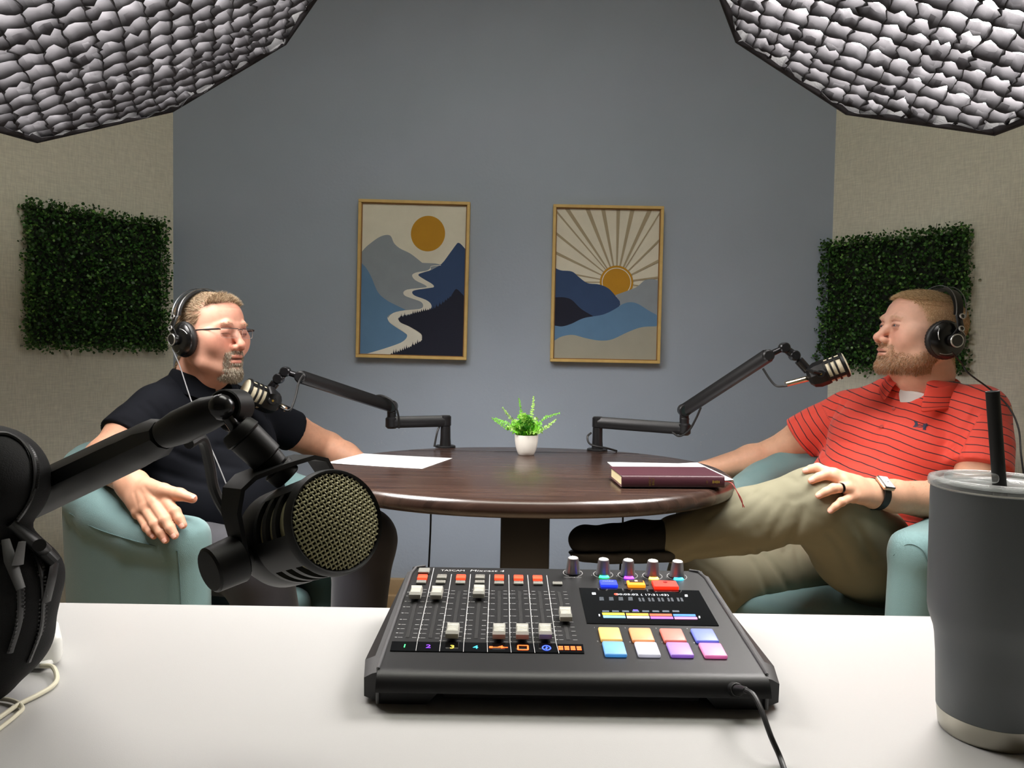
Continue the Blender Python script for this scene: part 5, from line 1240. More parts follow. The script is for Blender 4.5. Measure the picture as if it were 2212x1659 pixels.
# ================================================================== microphones
m_mk = M('matte_black_metal', (8, 8, 9), .5, .0, .3, bump=(1500, .15, 2, .0003)); m_olive = M('woven_grille_wire', (172, 168, 134), .45, .3); m_foam = M('pale_grille_mesh', (206, 196, 170), .6, bump=(1800, .8, 2, .0006)); m_chr = M('bright_steel', (214, 200, 176), .2, 1.0)
def microphone(label, tip, axis, near, rot=0.3, r0=.031):
    """tip = centre of the front grille; axis points out of the grille"""
    axis = np.array(axis, float); axis /= np.linalg.norm(axis); R = frame_z(axis, (0, 0, 1)); T = TR(R, tip); t = thing('microphone', label, 'microphone', np.array(tip) - axis * .05)
    L = .058; mesh_m = m_olive if near else m_foam
    b = MB(T); b.lathe([(r0 * .93, -.003), (r0 * .99, -.001), (r0 * 1.03, -.004), (r0 * 1.04, -.008), (r0 * .98, -.0105), (r0 * .9, -.0105)], 64, capb=False, capt=False)
    rings = [-.0105, -.0245, -.0385, -.0525]
    for z in rings[1:]: b.lathe([(r0 * .9, z + .0022), (r0 * 1.0, z + .0026), (r0 * 1.0, z - .0026), (r0 * .9, z - .0022)], 64, capb=False, capt=False)
    nb = 4; hwid = .34 if near else .13
    for k in range(nb):
        a0 = rot + 2 * PI * k / nb; aa = np.linspace(a0 - hwid, a0 + hwid, 7); V = []; F = []
        for a in aa: V += [(r0 * 1.005 * math.cos(a), r0 * 1.005 * math.sin(a), -.008), (r0 * 1.005 * math.cos(a), r0 * 1.005 * math.sin(a), -.054), (r0 * .9 * math.cos(a), r0 * .9 * math.sin(a), -.054), (r0 * .9 * math.cos(a), r0 * .9 * math.sin(a), -.008)]
        for i in range(6):
            for j in range(4): F.append((i * 4 + j, i * 4 + (j + 1) % 4, (i + 1) * 4 + (j + 1) % 4, (i + 1) * 4 + j))
        F += [(0, 3, 2, 1), (24, 25, 26, 27)]; b.add(V, F)
    b.build('slotted_basket', m_mk, t, angle=40)
    b = MB(T); b.lathe([(r0 * .90, -.056), (r0 * .90, -.004)], 48, capb=False, capt=False); b.build('side_mesh', mesh_m, t)
    b = MB(T)
    if near:
        n = 23; rr = r0 * .925; sp = 2 * rr / n; dome = lambda x, y: -.003 + .0055 * (1 - (x * x + y * y) / rr ** 2)
        for fam in (0, 1):
            for i in range(n):
                c_ = -rr + (i + .5) * sp; hl = math.sqrt(max(0, rr * rr - c_ * c_)); m_ = max(4, int(2 * hl / sp * 4)); pts = []
                for k in range(m_ + 1):
                    s_ = -hl + 2 * hl * k / m_; x, y = (s_, c_) if fam == 0 else (c_, s_)
                    x, y = x * math.cos(.35) - y * math.sin(.35), x * math.sin(.35) + y * math.cos(.35)
                    w = .00042 * math.cos(PI * (s_ / sp) + PI * i) * (1 if fam else -1); pts.append((x, y, dome(x, y) + w))
                b.tube(pts, sp * (.27 if fam == 0 else .2), 6, caps=False)
        b.build('woven_grille', m_olive, t)
        b = MB(T); b.lathe([(r0 * .93, -.0045), (r0 * .6, -.0015), (.0001, .0005)], 48, capb=False, capt=False); b.build('inner_foam', M('dark_foam', (44, 38, 24), .9), t)
    else:
        b.lathe([(r0 * .93, -.003), (r0 * .9, .0005), (r0 * .7, .0022), (r0 * .4, .0032), (.0001, .0036)], 48, capb=False, capt=False); b.build('front_grille', m_foam, t)
    b = MB(T); b.lathe([(r0 * 1.0, -.054), (r0 * 1.02, -.058), (r0 * 1.02, -.078), (r0 * .86, -.094), (r0 * .5, -.103), (r0 * .3, -.104)], 48 if near else 8, capb=True); b.build('rear_body', m_mk, t, angle=45 if near else 20)
    return t, T
# foreground microphone
C0 = P(733, 1124, .50); pvt = P(596, 1168, .560); ax = C0 - pvt; ax /= np.linalg.norm(ax)
t, T = microphone('large black microphone with round olive woven grille in the foreground', C0, ax, True, 2.0, .0345)
dk_ = np.array([-.42, -.9, -.1]); dk_ -= ax * (dk_ @ ax); dk_ /= np.linalg.norm(dk_)
pv_ = C0 - ax * .066
b = MB(); b.cyl(pv_ + dk_ * .028, pv_ + dk_ * .041, .007, n=16); b.cyl(pv_ + dk_ * .0415, pv_ + dk_ * .064, .0165, .0155, 28, .0015); b.build('pivot_knob', m_mk, t)
upv = np.array([-.10, 0, 1.0]); upv -= dk_ * (upv @ dk_); upv /= np.linalg.norm(upv); wv = np.cross(dk_, upv)
b = MB(); hh = .052; hw_ = .040
path = [(-hw_, -.010), (-hw_, .012), (-hw_, hh * .62), (-hw_ * .86, hh * .9), (-hw_ * .6, hh), (0, hh * 1.02), (hw_ * .6, hh), (hw_ * .86, hh * .9), (hw_, hh * .62), (hw_, .012), (hw_, -.010)]
wd = [.007, .009, .011, .0125, .0135, .014, .0135, .0125, .011, .009, .007]; V = []; F = []
for i, ((s_, u_), w) in enumerate(zip(path, wd)):
    a = path[max(0, i - 1)]; c = path[min(len(path) - 1, i + 1)]; tx, ty = c[0] - a[0], c[1] - a[1]; l = math.hypot(tx, ty); nx, ny = -ty / l, tx / l; th_ = .0016
    for sg, so in ((-1, -1), (1, -1), (1, 1), (-1, 1)): V.append(pv_ - dk_ * (s_ + nx * th_ * so) + upv * (u_ + ny * th_ * so) + wv * (w * sg))
for i in range(len(path) - 1):
    for j in range(4): F.append((i * 4 + j, i * 4 + (j + 1) % 4, (i + 1) * 4 + (j + 1) % 4, (i + 1) * 4 + j))
F += [(0, 3, 2, 1), tuple(40 + k for k in range(4))]; b.add(V, F); b.build('yoke', m_mk, t, angle=30)
V, F = text_mesh('CE', .0075, 'CENTER', .0001); b = MB(); cpos = P(626, 1018, 1.0); 
yk = pv_ - dk_ * hw_ * .42 + upv * (hh * 1.0 - .003); b.add([yk + (-dk_) * v[0] * 1.0 + wv * (-(v[1] - .003)) for v in V], F); b.build('stamped_mark', m_gry, t, smooth=False)
hub = pv_ + upv * hh; s_dir = P(508, 924, .53) - hub; s_dir /= np.linalg.norm(s_dir); L1 = np.linalg.norm(P(508, 924, .53) - hub)
b = MB(); b.cyl(hub - s_dir * .012, hub - s_dir * .001, .0105, .0115, 28, .001); b.cyl(hub, hub + s_dir * (L1 * .22), .0095, .0105, 28, .0006); b.cyl(hub + s_dir * L1 * .22, hub + s_dir * L1 * .78, .0122, .0128, 32, .0008); b.cyl(hub + s_dir * L1 * .76, hub + s_dir * L1 * 1.0, .0138, .0125, 32, .0018); b.build('mount_barrel', m_mk, t)
# its boom arm
am = thing('boom_stand', 'thick black boom arm crossing the left foreground behind the bag', 'microphone stand', (-.60, .84, DZ))
top_ = hub + s_dir * L1; ball = P(478, 880, .525); tipa = P(356, 938, .545); e1 = P(330, 955, .55)
b = MB(); b.tube([top_, ball], [.0042, .0042], 14); b.lathe([(.0001, -.0095), (.005, -.008), (.0085, -.004), (.0095, 0), (.0085, .004), (.005, .008), (.0001, .0095)], 24, ball, capb=False, capt=False); b.build('ball_joint', M('polished_black', (40, 40, 42), .22, .6), am)
b = MB(); b.tube([ball + (.002, .004, 0), ball + (ball - tipa) * -.25, ball + (ball - tipa) * -.7, tipa], [.0095, .0125, .0128, .0105], 20); cyd = np.array([.15, .95, -.05]); b.cyl(ball + (.0, .004, 0), ball + (.003, .026, -.001), .0125, n=24, bev=.001); b.build('clamp_head', m_mk, am)
b = MB(); b.cyl(P(498, 905, .555), P(514, 917, .57), .009, .0085, 20, .001); b.cyl(P(505, 905, .56), P(500, 930, .56), .004, n=10); b.build('wing_knob', m_mk, am)
b = MB(); f0 = P(60, 1078, .735); d_ = (tipa - f0); L_ = np.linalg.norm(d_); d_ /= L_; R_ = frame_z(-d_); n = 10
V = []; F = []
rads = [(0, .011), (.018, .0155), (.045, .0158), (.06, .0168), (L_ * .98, .0215), (L_ + .2, .0235)]
hexs = [(math.cos(a) * (1.0 + .06 * math.cos(2 * a)), math.sin(a)) for a in np.linspace(0, 2 * PI, n + 1)[:-1] + .3]
for s_, r_ in rads:
    for hx, hy in hexs: V.append(tipa - d_ * s_ + R_[:, 0] * hx * r_ + R_[:, 1] * hy * r_)
for i in range(len(rads) - 1):
    for k in range(n): F.append((i * n + k, i * n + (k + 1) % n, (i + 1) * n + (k + 1) % n, (i + 1) * n + k))
F += [tuple(reversed(range(n))), tuple((len(rads) - 1) * n + k for k in range(n))]; b.add(V, F); b.build('upper_arm', m_mk, am, angle=32)
ea = tipa - d_ * (L_ + .19); b = MB(); b.cyl((ea[0], ea[1], DZ + .002), (ea[0], ea[1], ea[2]), .016, n=20, bev=.002); b.cyl((ea[0], ea[1], DZ), (ea[0], ea[1], DZ + .012), .035, n=28, bev=.002); b.build('desk_post', m_mk, am)
cb = thing('microphone_cable', 'thick black cable hanging behind the foreground microphone mount', 'cable', P(470, 1090, .60))
b = MB(); pts = spline([tipa + (.012, .012, -.008), P(436, 948, .575), P(452, 1000, .59), P(464, 1060, .60), P(500, 1120, .60), pv_ - ax * .045], 8); b.tube(pts, .0042, 10); b.build('cord', m_cab, cb)

# ------------------------------------------------------------------ table microphones and low arms
def arm_bar(b, a, c, w=.017, h=.014):
    a = np.array(a, float); c = np.array(c, float); d = c - a; L = np.linalg.norm(d); R = frame_z(d / L); hx = [(1, .35), (.55, 1), (-.55, 1), (-1, .35), (-1, -.6), (-.75, -1), (.75, -1), (1, -.6)]; V = []; F = []
    for s_ in (0, L):
        for x, y in hx: V.append(a + d / L * s_ + R[:, 0] * x * w * .5 + R[:, 1] * y * h)
    for k in range(8): F.append((k, (k + 1) % 8, 8 + (k + 1) % 8, 8 + k))
    F += [tuple(reversed(range(8))), tuple(range(8, 16))]; b.add(V, F)
m_arm = M('black_anodised_arm', (26, 26, 28), .38, .3)
def table_arm(lab, base_px, Yb, post_top, elbow, riser, tip, Yt, neck, cable_pts, lab_c):
    base = PZ(base_px[0], base_px[1], TZ); base = np.array([base[0], base[1], TZ]); t = thing('boom_stand', lab, 'microphone stand', base, 'low microphone arms on the table')
    b = MB(); b.lathe([(.033, 0), (.033, .004), (.031, .006)], 32, base); b.build('base_plate', m_arm, t)
    pt = P(post_top[0], post_top[1], base[1]); pt = np.array([base[0], base[1], pt[2]]); b = MB(); b.lathe([(.0185, .005), (.0165, .03), (.0155, pt[2] - TZ)], 24, base); b.build('post', m_arm, t)
    el = P(elbow[0], elbow[1], Yt[0]); b = MB(); arm_bar(b, pt + (0, 0, .004), el, .034, .0175); b.cyl(pt - (0, 0, .014), pt + (0, 0, .022), .0175, n=24, bev=.004); b.cyl(el - (0, 0, .020), el + (0, 0, .018), .0195, n=24, bev=.006); b.build('lower_arm', m_arm, t)
    ri = P(riser[0], riser[1], Yt[0]); b = MB(); b.cyl(el + (0, 0, .016), ri - (0, 0, .006), .0145, .0135, 20, .001); b.lathe([(.0145, .028), (.0150, .029), (.0150, .031), (.0145, .032)], 20, el); b.build('riser', m_arm, t)
    tp = P(tip[0], tip[1], Yt[1]); b = MB(); arm_bar(b, ri, tp, .030, .0175); vd = (tp - ri) / np.linalg.norm(tp - ri); sd = np.array([0, -1, 0]); b.cyl(ri + (0, .016, 0), ri + (0, -.018, 0), .0185, n=28, bev=.002); b.cyl(tp + (0, .014, 0), tp + (0, -.014, 0), .0165, n=24, bev=.004); b.build('upper_arm', m_arm, t)
    b = MB(); b.cyl(ri + (0, -.018, 0), ri + (0, -.0195, 0), .0125, n=24); b.build('pivot_cap', M('pivot_cap_dark', (14, 26, 26), .3), t)
    n0, n1, n2 = neck; n0 = P(*n0, Yt[1]); n1 = P(*n1, Yt[1]); n2 = P(*n2, Yt[1]); b = MB(); b.tube([tp, n0], [.009, .008], 12); b.cyl(n0 + (0, .011, 0), n0 - (0, .013, 0), .0145, n=20, bev=.003); b.tube([n0, n1], [.010, .0125], 14); b.cyl(n1 + (0, .012, 0), n1 - (0, .012, 0), .0145, n=20, bev=.003); b.tube([n1, n1 + (n2 - n1) * .3, n1 + (n2 - n1) * .32, n2], [.005, .005, .0125, .0125], 16); b.build('swivel_mount', M('polished_black'), t)
    c = thing('microphone_cable', lab_c, 'cable', base + (.01, 0, 0))
    for pts in cable_pts: b = MB(); b.tube(spline([P(*q) if len(q) == 3 else PZ(q[0], q[1], TZ + .003) for q in pts], 7), .0032, 8); b.build('cord', m_cab, c)
    return t
YL, YR = 2.44, 2.37
table_arm('low black microphone arm reaching left over the table to the man in black', (962, 966), YL, (966, 912), (846, 912), (846, 878), (650, 814), (2.40, 2.13), ((617, 803), (602, 818), (580, 846)),
          [[(938, 965, 2.40), (944, 935, 2.41), (949, 922, 2.42)], [(862, 925, 2.37), (860, 895, 2.36), (848, 868, 2.36), (825, 855, 2.36), (806, 856, 2.34)], [(655, 810, 2.11), (645, 828, 2.10), (638, 858, 2.08), (628, 884, 2.06), (618, 886, 2.06), (606, 880, 2.06)]], 'black cable clipped along the left microphone arm')
table_arm('low black microphone arm reaching right over the table to the man in red', (1290, 973), YR, (1291, 915), (1478, 926), (1478, 886), (1658, 768), (2.30, 2.10), ((1694, 751), (1716, 768), (1745, 800)),
          [[(1277, 935, 2.36), (1269, 944, 2.35), (1276, 960, 2.34), (1310, 968, 2.33), (1332, 974)], [(1452, 934, 2.28), (1468, 942, 2.27), (1488, 930, 2.27), (1503, 905, 2.26), (1514, 880, 2.25)], [(1648, 796, 2.09), (1662, 818, 2.08), (1676, 833, 2.07), (1692, 834, 2.06), (1700, 833, 2.06)]], 'black cable clipped along the right microphone arm')
def far_mic(lab, tip_px, back_px, Yt, Yb_, yoke_px, xlr):
    a = P(*tip_px, Yt); c = P(*back_px, Yb_); t, T = microphone(lab, a, a - c, False, .75, .0345); ax = (a - c) / np.linalg.norm(a - c); pv = a - ax * .068
    side = np.cross(ax, [0, 0, 1]); side /= np.linalg.norm(side); 
    if side[1] > 0: side = -side
    y0 = P(*yoke_px, (Yt + Yb_) / 2); b = MB()
    for s_ in (-1, 1): 
        b.tube([pv + side * s_ * .036, pv + side * s_ * .037 + (y0 - pv) * .55, y0 + side * s_ * .012], [.0085, .010, .010], 8, flat=(1, .5)); b.cyl(pv + side * s_ * .03, pv + side * s_ * .043, .0115, n=18, bev=.002)
    b.build('yoke', m_mk, t); b = MB(); b.cyl(pv + side * .043, pv + side * .0445, .003, n=10); b.build('pivot_screw', M('brass_screw', (190, 160, 80), .3, .9), t)
    x0 = a - ax * .103; b = MB(); x1 = P(*xlr, Yb_ + .0); b.cyl(x0, x1, .0085, .0075, 20, .0008); b.build('cable_plug', m_chr, t)
    V, F = text_mesh('RODE', .0075, 'CENTER', .0); 
    return t
far_mic('black microphone with pale mesh windows in front of the bearded man in black', (527, 843), (592, 870), 2.02, 2.07, (584, 838), (617, 884))
far_mic('black microphone with pale mesh windows in front of the man in red', (1828, 786), (1760, 812), 2.05, 2.08, (1748, 800), (1697, 830))
for nm, x, Y_, y0, y1, lab in (('l', 929, 2.43, 1080, 1400, 'thin black cable hanging below the left part of the oval table'), ('r', 1344, 2.36, 1088, 1400, 'thin black cable hanging below the table behind the black shoe')):
    a = P(x, y0, Y_); c = thing('hanging_cable', lab, 'cable', (a[0], a[1], .01)); b = MB(); b.tube(spline([(a[0], a[1], .70), (a[0] + .003, a[1], .5), (a[0] - .004, a[1] + .01, .25), (a[0] + .01, a[1] + .02, .006)], 7), .003, 8); b.build('cord', m_cab, c)
# stitched seams on the visible armchair sides
from mathutils.bvhtree import BVHTree
for nm, runs in (('upholstered_shell', [[(150, 1108), (200, 1138), (262, 1160), (330, 1178), (384, 1190)], [(384, 1190), (388, 1240), (392, 1312)]]), ('upholstered_shell.001', [[(1930, 1200), (1960, 1176), (1990, 1186), (2004, 1215), (2008, 1260)]])):
    sh_ = bpy.data.objects[nm]; sbv = bvh_of(sh_); par = sh_.parent
    for run in runs:
        pts = [q for q in (hit(sbv, x, y, .0002) for x, y in run) if q is not None]
        if len(pts) > 2: b = MB(); b.tube(spline(pts, 6), .0016, 6, flat=(1, .5)); b.build('seam', M('teal_seam', (70, 94, 94), .85), par)
# ================================================================== man in the black polo (left)
def L_(px, py, Y): return P(px, py, Y)
t = thing('person', 'man in a black polo and glasses with a grey goatee, seated on the left', 'person', (-.80, 2.0, .30)); man1 = t
T1 = head_matrix(P(458, 716, 2.03), math.radians(66), math.radians(-1), math.radians(0), .955)
hb = [M('hair_sandy_grey', (164, 142, 112), .55), M('hair_light_grey', (200, 180, 150), .5), M('hair_brown', (128, 104, 78), .55)]
gb = [M('beard_grey', (176, 164, 144), .6), M('beard_pale', (212, 202, 184), .6), M('beard_dark', (116, 98, 80), .6)]
def bm1(x, y, z):
    chin = np.exp(-(((x) / .030) ** 4 + ((z + .108) / .024) ** 4)) * (y > .035); mou = np.exp(-((x / .027) ** 4)) * np.exp(-((z + .0575) / .0068) ** 4) * (y > .07)
    side = np.exp(-(((np.abs(x) - .027) / .007) ** 2)) * (z < -.056) * (z > -.105) * (y > .05); st = .26 * (z < -.045) * (z > -.12) * (y > -.005) * (np.abs(x) > .035)
    lipm = np.exp(-((z + .072) / .0115) ** 6) * (np.abs(x) < .0205) * (z < -.0615)
    return np.clip(np.maximum.reduce([chin, mou, side * .9, st * .5]) * (1 - lipm * (np.abs(x) < .02)), 0, 1)
c1 = dict(skin=(214, 160, 138), flush=(210, 122, 102), lip=(190, 104, 92), beard_base=(150, 132, 112), beard_amt=.55, hair_base=(128, 106, 82), beard_mask=bm1, wide=1.10, cheek=.005, neck=.058, jowl=.010, mouth=.0028, eye=.0009, lid=-.0055, seed=11,
          hairline=[(-.12, -.1), (-.09, -.085), (-.06, -.055), (-.03, -.02), (-.02, .016), (.02, .022), (.04, .030), (.056, .028), (.068, .036), (.077, .058), (.084, .074), (.092, .2)],
          extra=[((0, .078, -.114), (.027, .020, .021), .01)],
          n_hair=17000, hair_dir=lambda p, n: n * np.where((p[:, 2] > .07) & (p[:, 1] > .03), .55, .22)[:, None] + np.stack([p[:, 0] * 0, np.where(p[:, 2] > .066, np.where(p[:, 1] > .03, .25, -.6), -.75), np.where(p[:, 2] < .05, -.6, .1)], 1), hair_len=lambda p: np.where((p[:, 2] > .070) & (p[:, 1] > .03), .022, .014), hair_mats=hb,
          n_beard=4200, beard_dir=lambda p, n: n * .35 + np.stack([p[:, 0] * 3, p[:, 0] * 0 + .1, p[:, 0] * 0 - 1.0], 1), beard_len=lambda p: np.where((p[:, 2] < -.095) & (np.abs(p[:, 0]) < .035), .013, np.where(np.abs(p[:, 0]) > .034, .0022, .0085)), beard_mats=gb, brow_mats=hb, gaze=(.0, 1, -.5))
N1 = P(420, 856, 2.10); RS1 = P(328, 886, 1.96); LS1 = P(545, 890, 2.24); HP1 = np.array([-.86, 2.09, .50])
Wh, Qh, Ch = make_head(t, c1, T1, N1)
EL1 = P(226, 990, 1.83); WR1 = P(286, 1046, 1.645); sk1 = (210, 158, 130)
# bare right arm with the hand draped over the chair arm
F_ = Field((-1.08, 1.44, .58), (-.58, 2.04, .98), .0022)
cbv = bvh_of(bpy.data.objects['upholstered_shell'])
HM = [(353, 1077, 1.588), (334, 1088, 1.580), (316, 1099, 1.583), (301, 1108, 1.592)]; HPI = [(378, 1106, 1.548), (357, 1124, 1.535), (336, 1133, 1.538), (318, 1139, 1.552)]; HT = [(395, 1134, 1.535), (377, 1156, 1.522), (357, 1166, 1.524), (332, 1158, 1.538)]
offs = []
for q, lf in [(q, .016) for q in HM] + [(q, .013) for q in HPI] + [(q, .010) for q in HT]:
    r = cbv.ray_cast(Vector(CAM), Vector(ray(q[0], q[1])).normalized())
    if r[0] is not None: offs.append(r[0][1] - lf - q[2])
offs.sort(); dY = offs[1] if len(offs) > 3 and abs(offs[1]) < .12 else 0.0
mcp, pip, tip = (np.array([P(q[0], q[1], q[2] + dY) for q in A_]) for A_ in (HM, HPI, HT)); WR1 = P(286, 1046, 1.645 + dY)
thb = [P(318, 1052, 1.615 + dY), P(352, 1060, 1.588 + dY), P(388, 1068, 1.572 + dY), P(416, 1077, 1.562 + dY)]
F_.chain([RS1, RS1 + (EL1 - RS1) * .5, EL1, EL1 + (WR1 - EL1) * .3, WR1], [.052, .052, .044, .045, .0285], .02)
hand(F_, WR1, mcp, pip, tip, thb, 1.14)
for i in range(3): F_.fold([(mcp[i] + mcp[i + 1]) / 2 + (0, -.012, .006), (mcp[i] + mcp[i + 1]) / 2 * .6 + WR1 * .4 + (0, -.02, .02)], .0012, .004)
Va, Qa = F_.mesh(1)
spots = [(p, .011, (206, 118, 96), .55) for p in mcp] + [(p, .009, (206, 118, 96), .6) for p in pip] + [(p, .010, (214, 126, 108), .6) for p in tip] + [(thb[-1], .012, (214, 126, 108), .6)]
Ca = limb_colors(Va, sk1, spots)
# left arm lying on the far chair arm
EL1b = P(708, 968, 2.44); WR1b = P(812, 1022, 2.36)
F_ = Field((-.80, 2.12, .56), (-.30, 2.56, .98), .003)
F_.chain([LS1, LS1 + (EL1b - LS1) * .5, EL1b, EL1b + (WR1b - EL1b) * .35, WR1b], [.054, .054, .049, .045, .028], .02)
m2 = np.array([WR1b + np.array([.06, -.02 + k * .018, -.012]) for k in range(4)]); p2 = m2 + np.array([.035, 0, -.012]); t2 = p2 + np.array([.028, 0, -.018]); hand(F_, WR1b, m2, p2, t2, [WR1b + np.array([.02, -.02, -.005]), WR1b + np.array([.045, -.035, -.015]), WR1b + np.array([.07, -.038, -.02])])
Vb, Qb = F_.mesh(1); Cb = limb_colors(Vb, sk1, [])
F_ = Field((-1.1, 1.75, .38), (-.45, 2.45, 1.02), .010); torso(F_, N1, RS1, LS1, HP1, None, (.17, .105, .15), (.16, .14, .14), .03, (.17, .13, .1)); Vt, Qt = F_.mesh(1); Ct = limb_colors(Vt, sk1, [])
body1 = solid_body(t, [(Wh, Qh, Ch), (Va, Qa, Ca), (Vb, Qb, Cb), (Vt, Qt, Ct)])
face_hair(t, c1)
m_nail = M('fingernail', (226, 170, 152), .3)
for i in range(4): b = MB(); d_ = pip[i] + (tip[i] - pip[i]) * .5; nail(b, d_, tip[i], np.array([-.1, -1, .35]), [.0098, .0100, .0095, .0083][i] * .90); b.build('fingernail', m_nail, t)
b = MB(); nail(b, thb[2], thb[3], np.array([-.1, -.6, .8]), .0092); b.build('fingernail', m_nail, t)
ah = [M('arm_hair_light', (170, 130, 84), .6)]
arm_hair('arm_hair', Va, Qa, lambda c: (c[:, 0] < EL1[0] + .18) & (c[:, 2] > .70) & (np.abs(along(c, EL1, WR1) - .35) < .6), 900, ah, t, (.5, -.6, .1), .008, 3)
arm_hair('arm_hair', Vb, Qb, lambda c: along(c, EL1b, WR1b) > -.2, 500, ah, t, (.6, 0, .2), .008, 4)
# polo shirt
m_polo = M('black_polo_knit', (16, 18, 24), .85, spec=.12, sheen=.0, bump=(1500, .35, 2, .0005), var=(9, .10))
F_ = Field((-1.12, 1.66, .42), (-.38, 2.56, 1.04), .0046)
R1, r1, f1, u1 = torso(F_, N1, RS1, LS1, HP1, None)
hemR = RS1 + (EL1 - RS1) * .62; hemL = LS1 + (EL1b - LS1) * .52
dR = (EL1 - RS1) / np.linalg.norm(EL1 - RS1); dL = (EL1b - LS1) / np.linalg.norm(EL1b - LS1)
F_.capped([RS1 + r1 * -.015, RS1 + (EL1 - RS1) * .35, hemR + dR * .03], [.062, .064, .068], hemR, dR, .03)
F_.capped([LS1 - r1 * -.015, LS1 + (EL1b - LS1) * .35, hemL + dL * .03], [.062, .063, .066], hemL, dL, .03)
F_.px_folds([(.005, .007, [(322, 872), (345, 900), (356, 935), (352, 975)]), (.004, .008, [(262, 905), (295, 925), (325, 935)]), (.004, .008, [(440, 905), (500, 925), (560, 915)]), (.006, .009, [(470, 962), (530, 970), (590, 950)]), (.005, .010, [(350, 965), (430, 1000), (520, 1012)]),
 (.004, .010, [(330, 1015), (420, 1042), (505, 1052)]), (.005, .009, [(545, 985), (590, 1000)]), (.005, .007, [(575, 900), (592, 935), (588, 970)]), (.004, .007, [(300, 880), (330, 905), (340, 925)]), (.0035, .006, [(360, 880), (372, 920), (380, 960)]), (.003, .006, [(240, 905), (285, 912)])], 1.1)
nk1 = P(436, 826, 2.08); F_.cone(N1 - u1 * .03, nk1, .078, .070, .03)
F_.cone(N1 - u1 * .01, xf(T1, (0, -.03, -.09)), .060, .064, .006, 's')
F_.chain([nk1 + f1 * .07, N1 + f1 * .105 - u1 * .045], [.026, .005], .01, 's')
sh1, Vs, Qs = field_obj('polo_shirt', F_, m_polo, t, 2)
cR = np.stack([r1, f1, u1], 1)
def tilt(R, a): c_, s_ = math.cos(a), math.sin(a); return R @ np.array([[1, 0, 0], [0, c_, -s_], [0, s_, c_]])
collar(t, 'collar', nk1 - u1 * .006, tilt(cR, -.12), m_polo, .066, .068, gap=.30, h=.026, flare=.018, tip=.038)
for k in range(3): b = MB(); b.cyl(N1 + f1 * (.112 + k * .006) - u1 * (.05 + k * .035) + r1 * .004, N1 + f1 * (.118 + k * .006) - u1 * (.05 + k * .035) + r1 * .004, .0045, n=14); b.build('shirt_button', M('dark_button', (40, 40, 44), .3), t)
# jeans
m_jean = M('dark_jeans_denim', (44, 44, 52), .85, bump=(1200, .5, 2, .0005), var=(11, .18), sheen=.2)
KR = P(556, 1222, 1.72); KL = P(786, 1168, 1.96); HR = HP1 + r1 * .10 - (0, 0, .0); HL = HP1 - r1 * .10
F_ = Field((-1.08, 1.55, .02), (-.24, 2.40, .72), .0062)
F_.ell(HP1, (.19, .15, .12), R1, 0)
FR_ = np.array([-.50, 1.74, .05]); FL_ = np.array([-.40, 1.93, .05])
F_.chain([HR, KR, FR_ + (0, 0, .10)], [.098, .076, .058], .03); F_.chain([HL, KL, FL_ + (0, 0, .10)], [.098, .080, .060], .03)
for fp, a, w in (([(700, 1240, 2.0), (760, 1262, 1.98), (800, 1258, 2.0)], .006, .012), ([(700, 1270, 2.0), (740, 1290, 1.98), (790, 1296, 2.0)], .006, .012), ([(560, 1110, 1.9), (640, 1140, 1.9)], .006, .015), ([(835, 1140, 2.02), (815, 1220, 2.0), (800, 1310, 2.0)], .003, .006)): F_.fold([P(*q) for q in fp], a, w)
field_obj('jeans', F_, m_jean, t, 2)
m_shoe = M('black_shoe', (14, 14, 15), .5)
for q, nm in ((FR_, 1), (FL_, 2)):
    F_ = Field(q + (-.10, -.24, -.05), q + (.24, .12, .12), .007); F_.chain([q + (0, 0, .03), q + (.09, -.07, .005), q + (.14, -.11, -.005)], [.046, .042, .034], .02); F_.plane_cut((0, 0, .004), (0, 0, -1), .004); field_obj('shoe', F_, m_shoe, t, 1)
headphones('black headphones with silver rings worn by the man in glasses', T1, 1, 1.0)
# cord from his headphones
hc = thing('audio_cable', 'thin grey cable hanging from the headphones over the black polo', 'cable', P(392, 772, 1.93)); b = MB()
b.tube(spline([xf(T1, (.118, -.02, -.05)), P(388, 790, 1.92), P(398, 820, 1.90), P(412, 862, 1.86), P(432, 915, 1.80), P(470, 1000, 1.74), P(510, 1100, 1.70)], 8), .0014, 6); b.build('cord', M('grey_cord', (120, 120, 122), .5), hc)
# glasses
gl = thing('eyeglasses', 'rectangular half-rim glasses on the man in the black polo', 'eyeglasses', xf(T1, (0, .1, 0))); m_gf = M('gunmetal_frame', (70, 62, 60), .35, .6)
b = MB(T1)
for sx in (-1, 1):
    w_, h_ = .0255, .0125; cx = sx * .0335; out = [(cx + w_ * a, .1005 - .0035 * (abs(cx + w_ * a) / .06) ** 2 * 4, -.004 + h_ * c_) for a, c_ in ((-1, .95), (1, 1.0))]
    yv = lambda x: .1035 - .012 * (abs(x) / .06) ** 2
    top = [(cx + w_ * a, yv(cx + w_ * a), -.003 + h_ * (1 - .04 * a * a)) for a in np.linspace(-1, 1, 9)]; b.tube(top, .0011, 6)
    b.tube([(sx * .0595, yv(.06), .006), (sx * .0665, .090, .0065), (sx * .0715, .070, .005), (sx * .0765, .03, .002), (sx * .079, -.005, -.001)], [.0012, .0022, .0022, .0018, .0015], 8, flat=(.5, 1.2))
b.tube([(-.0085, yv(.009), .006), (0, .1055, .0075), (.0085, yv(.009), .006)], .0012, 6); b.build('frame', m_gf, gl)
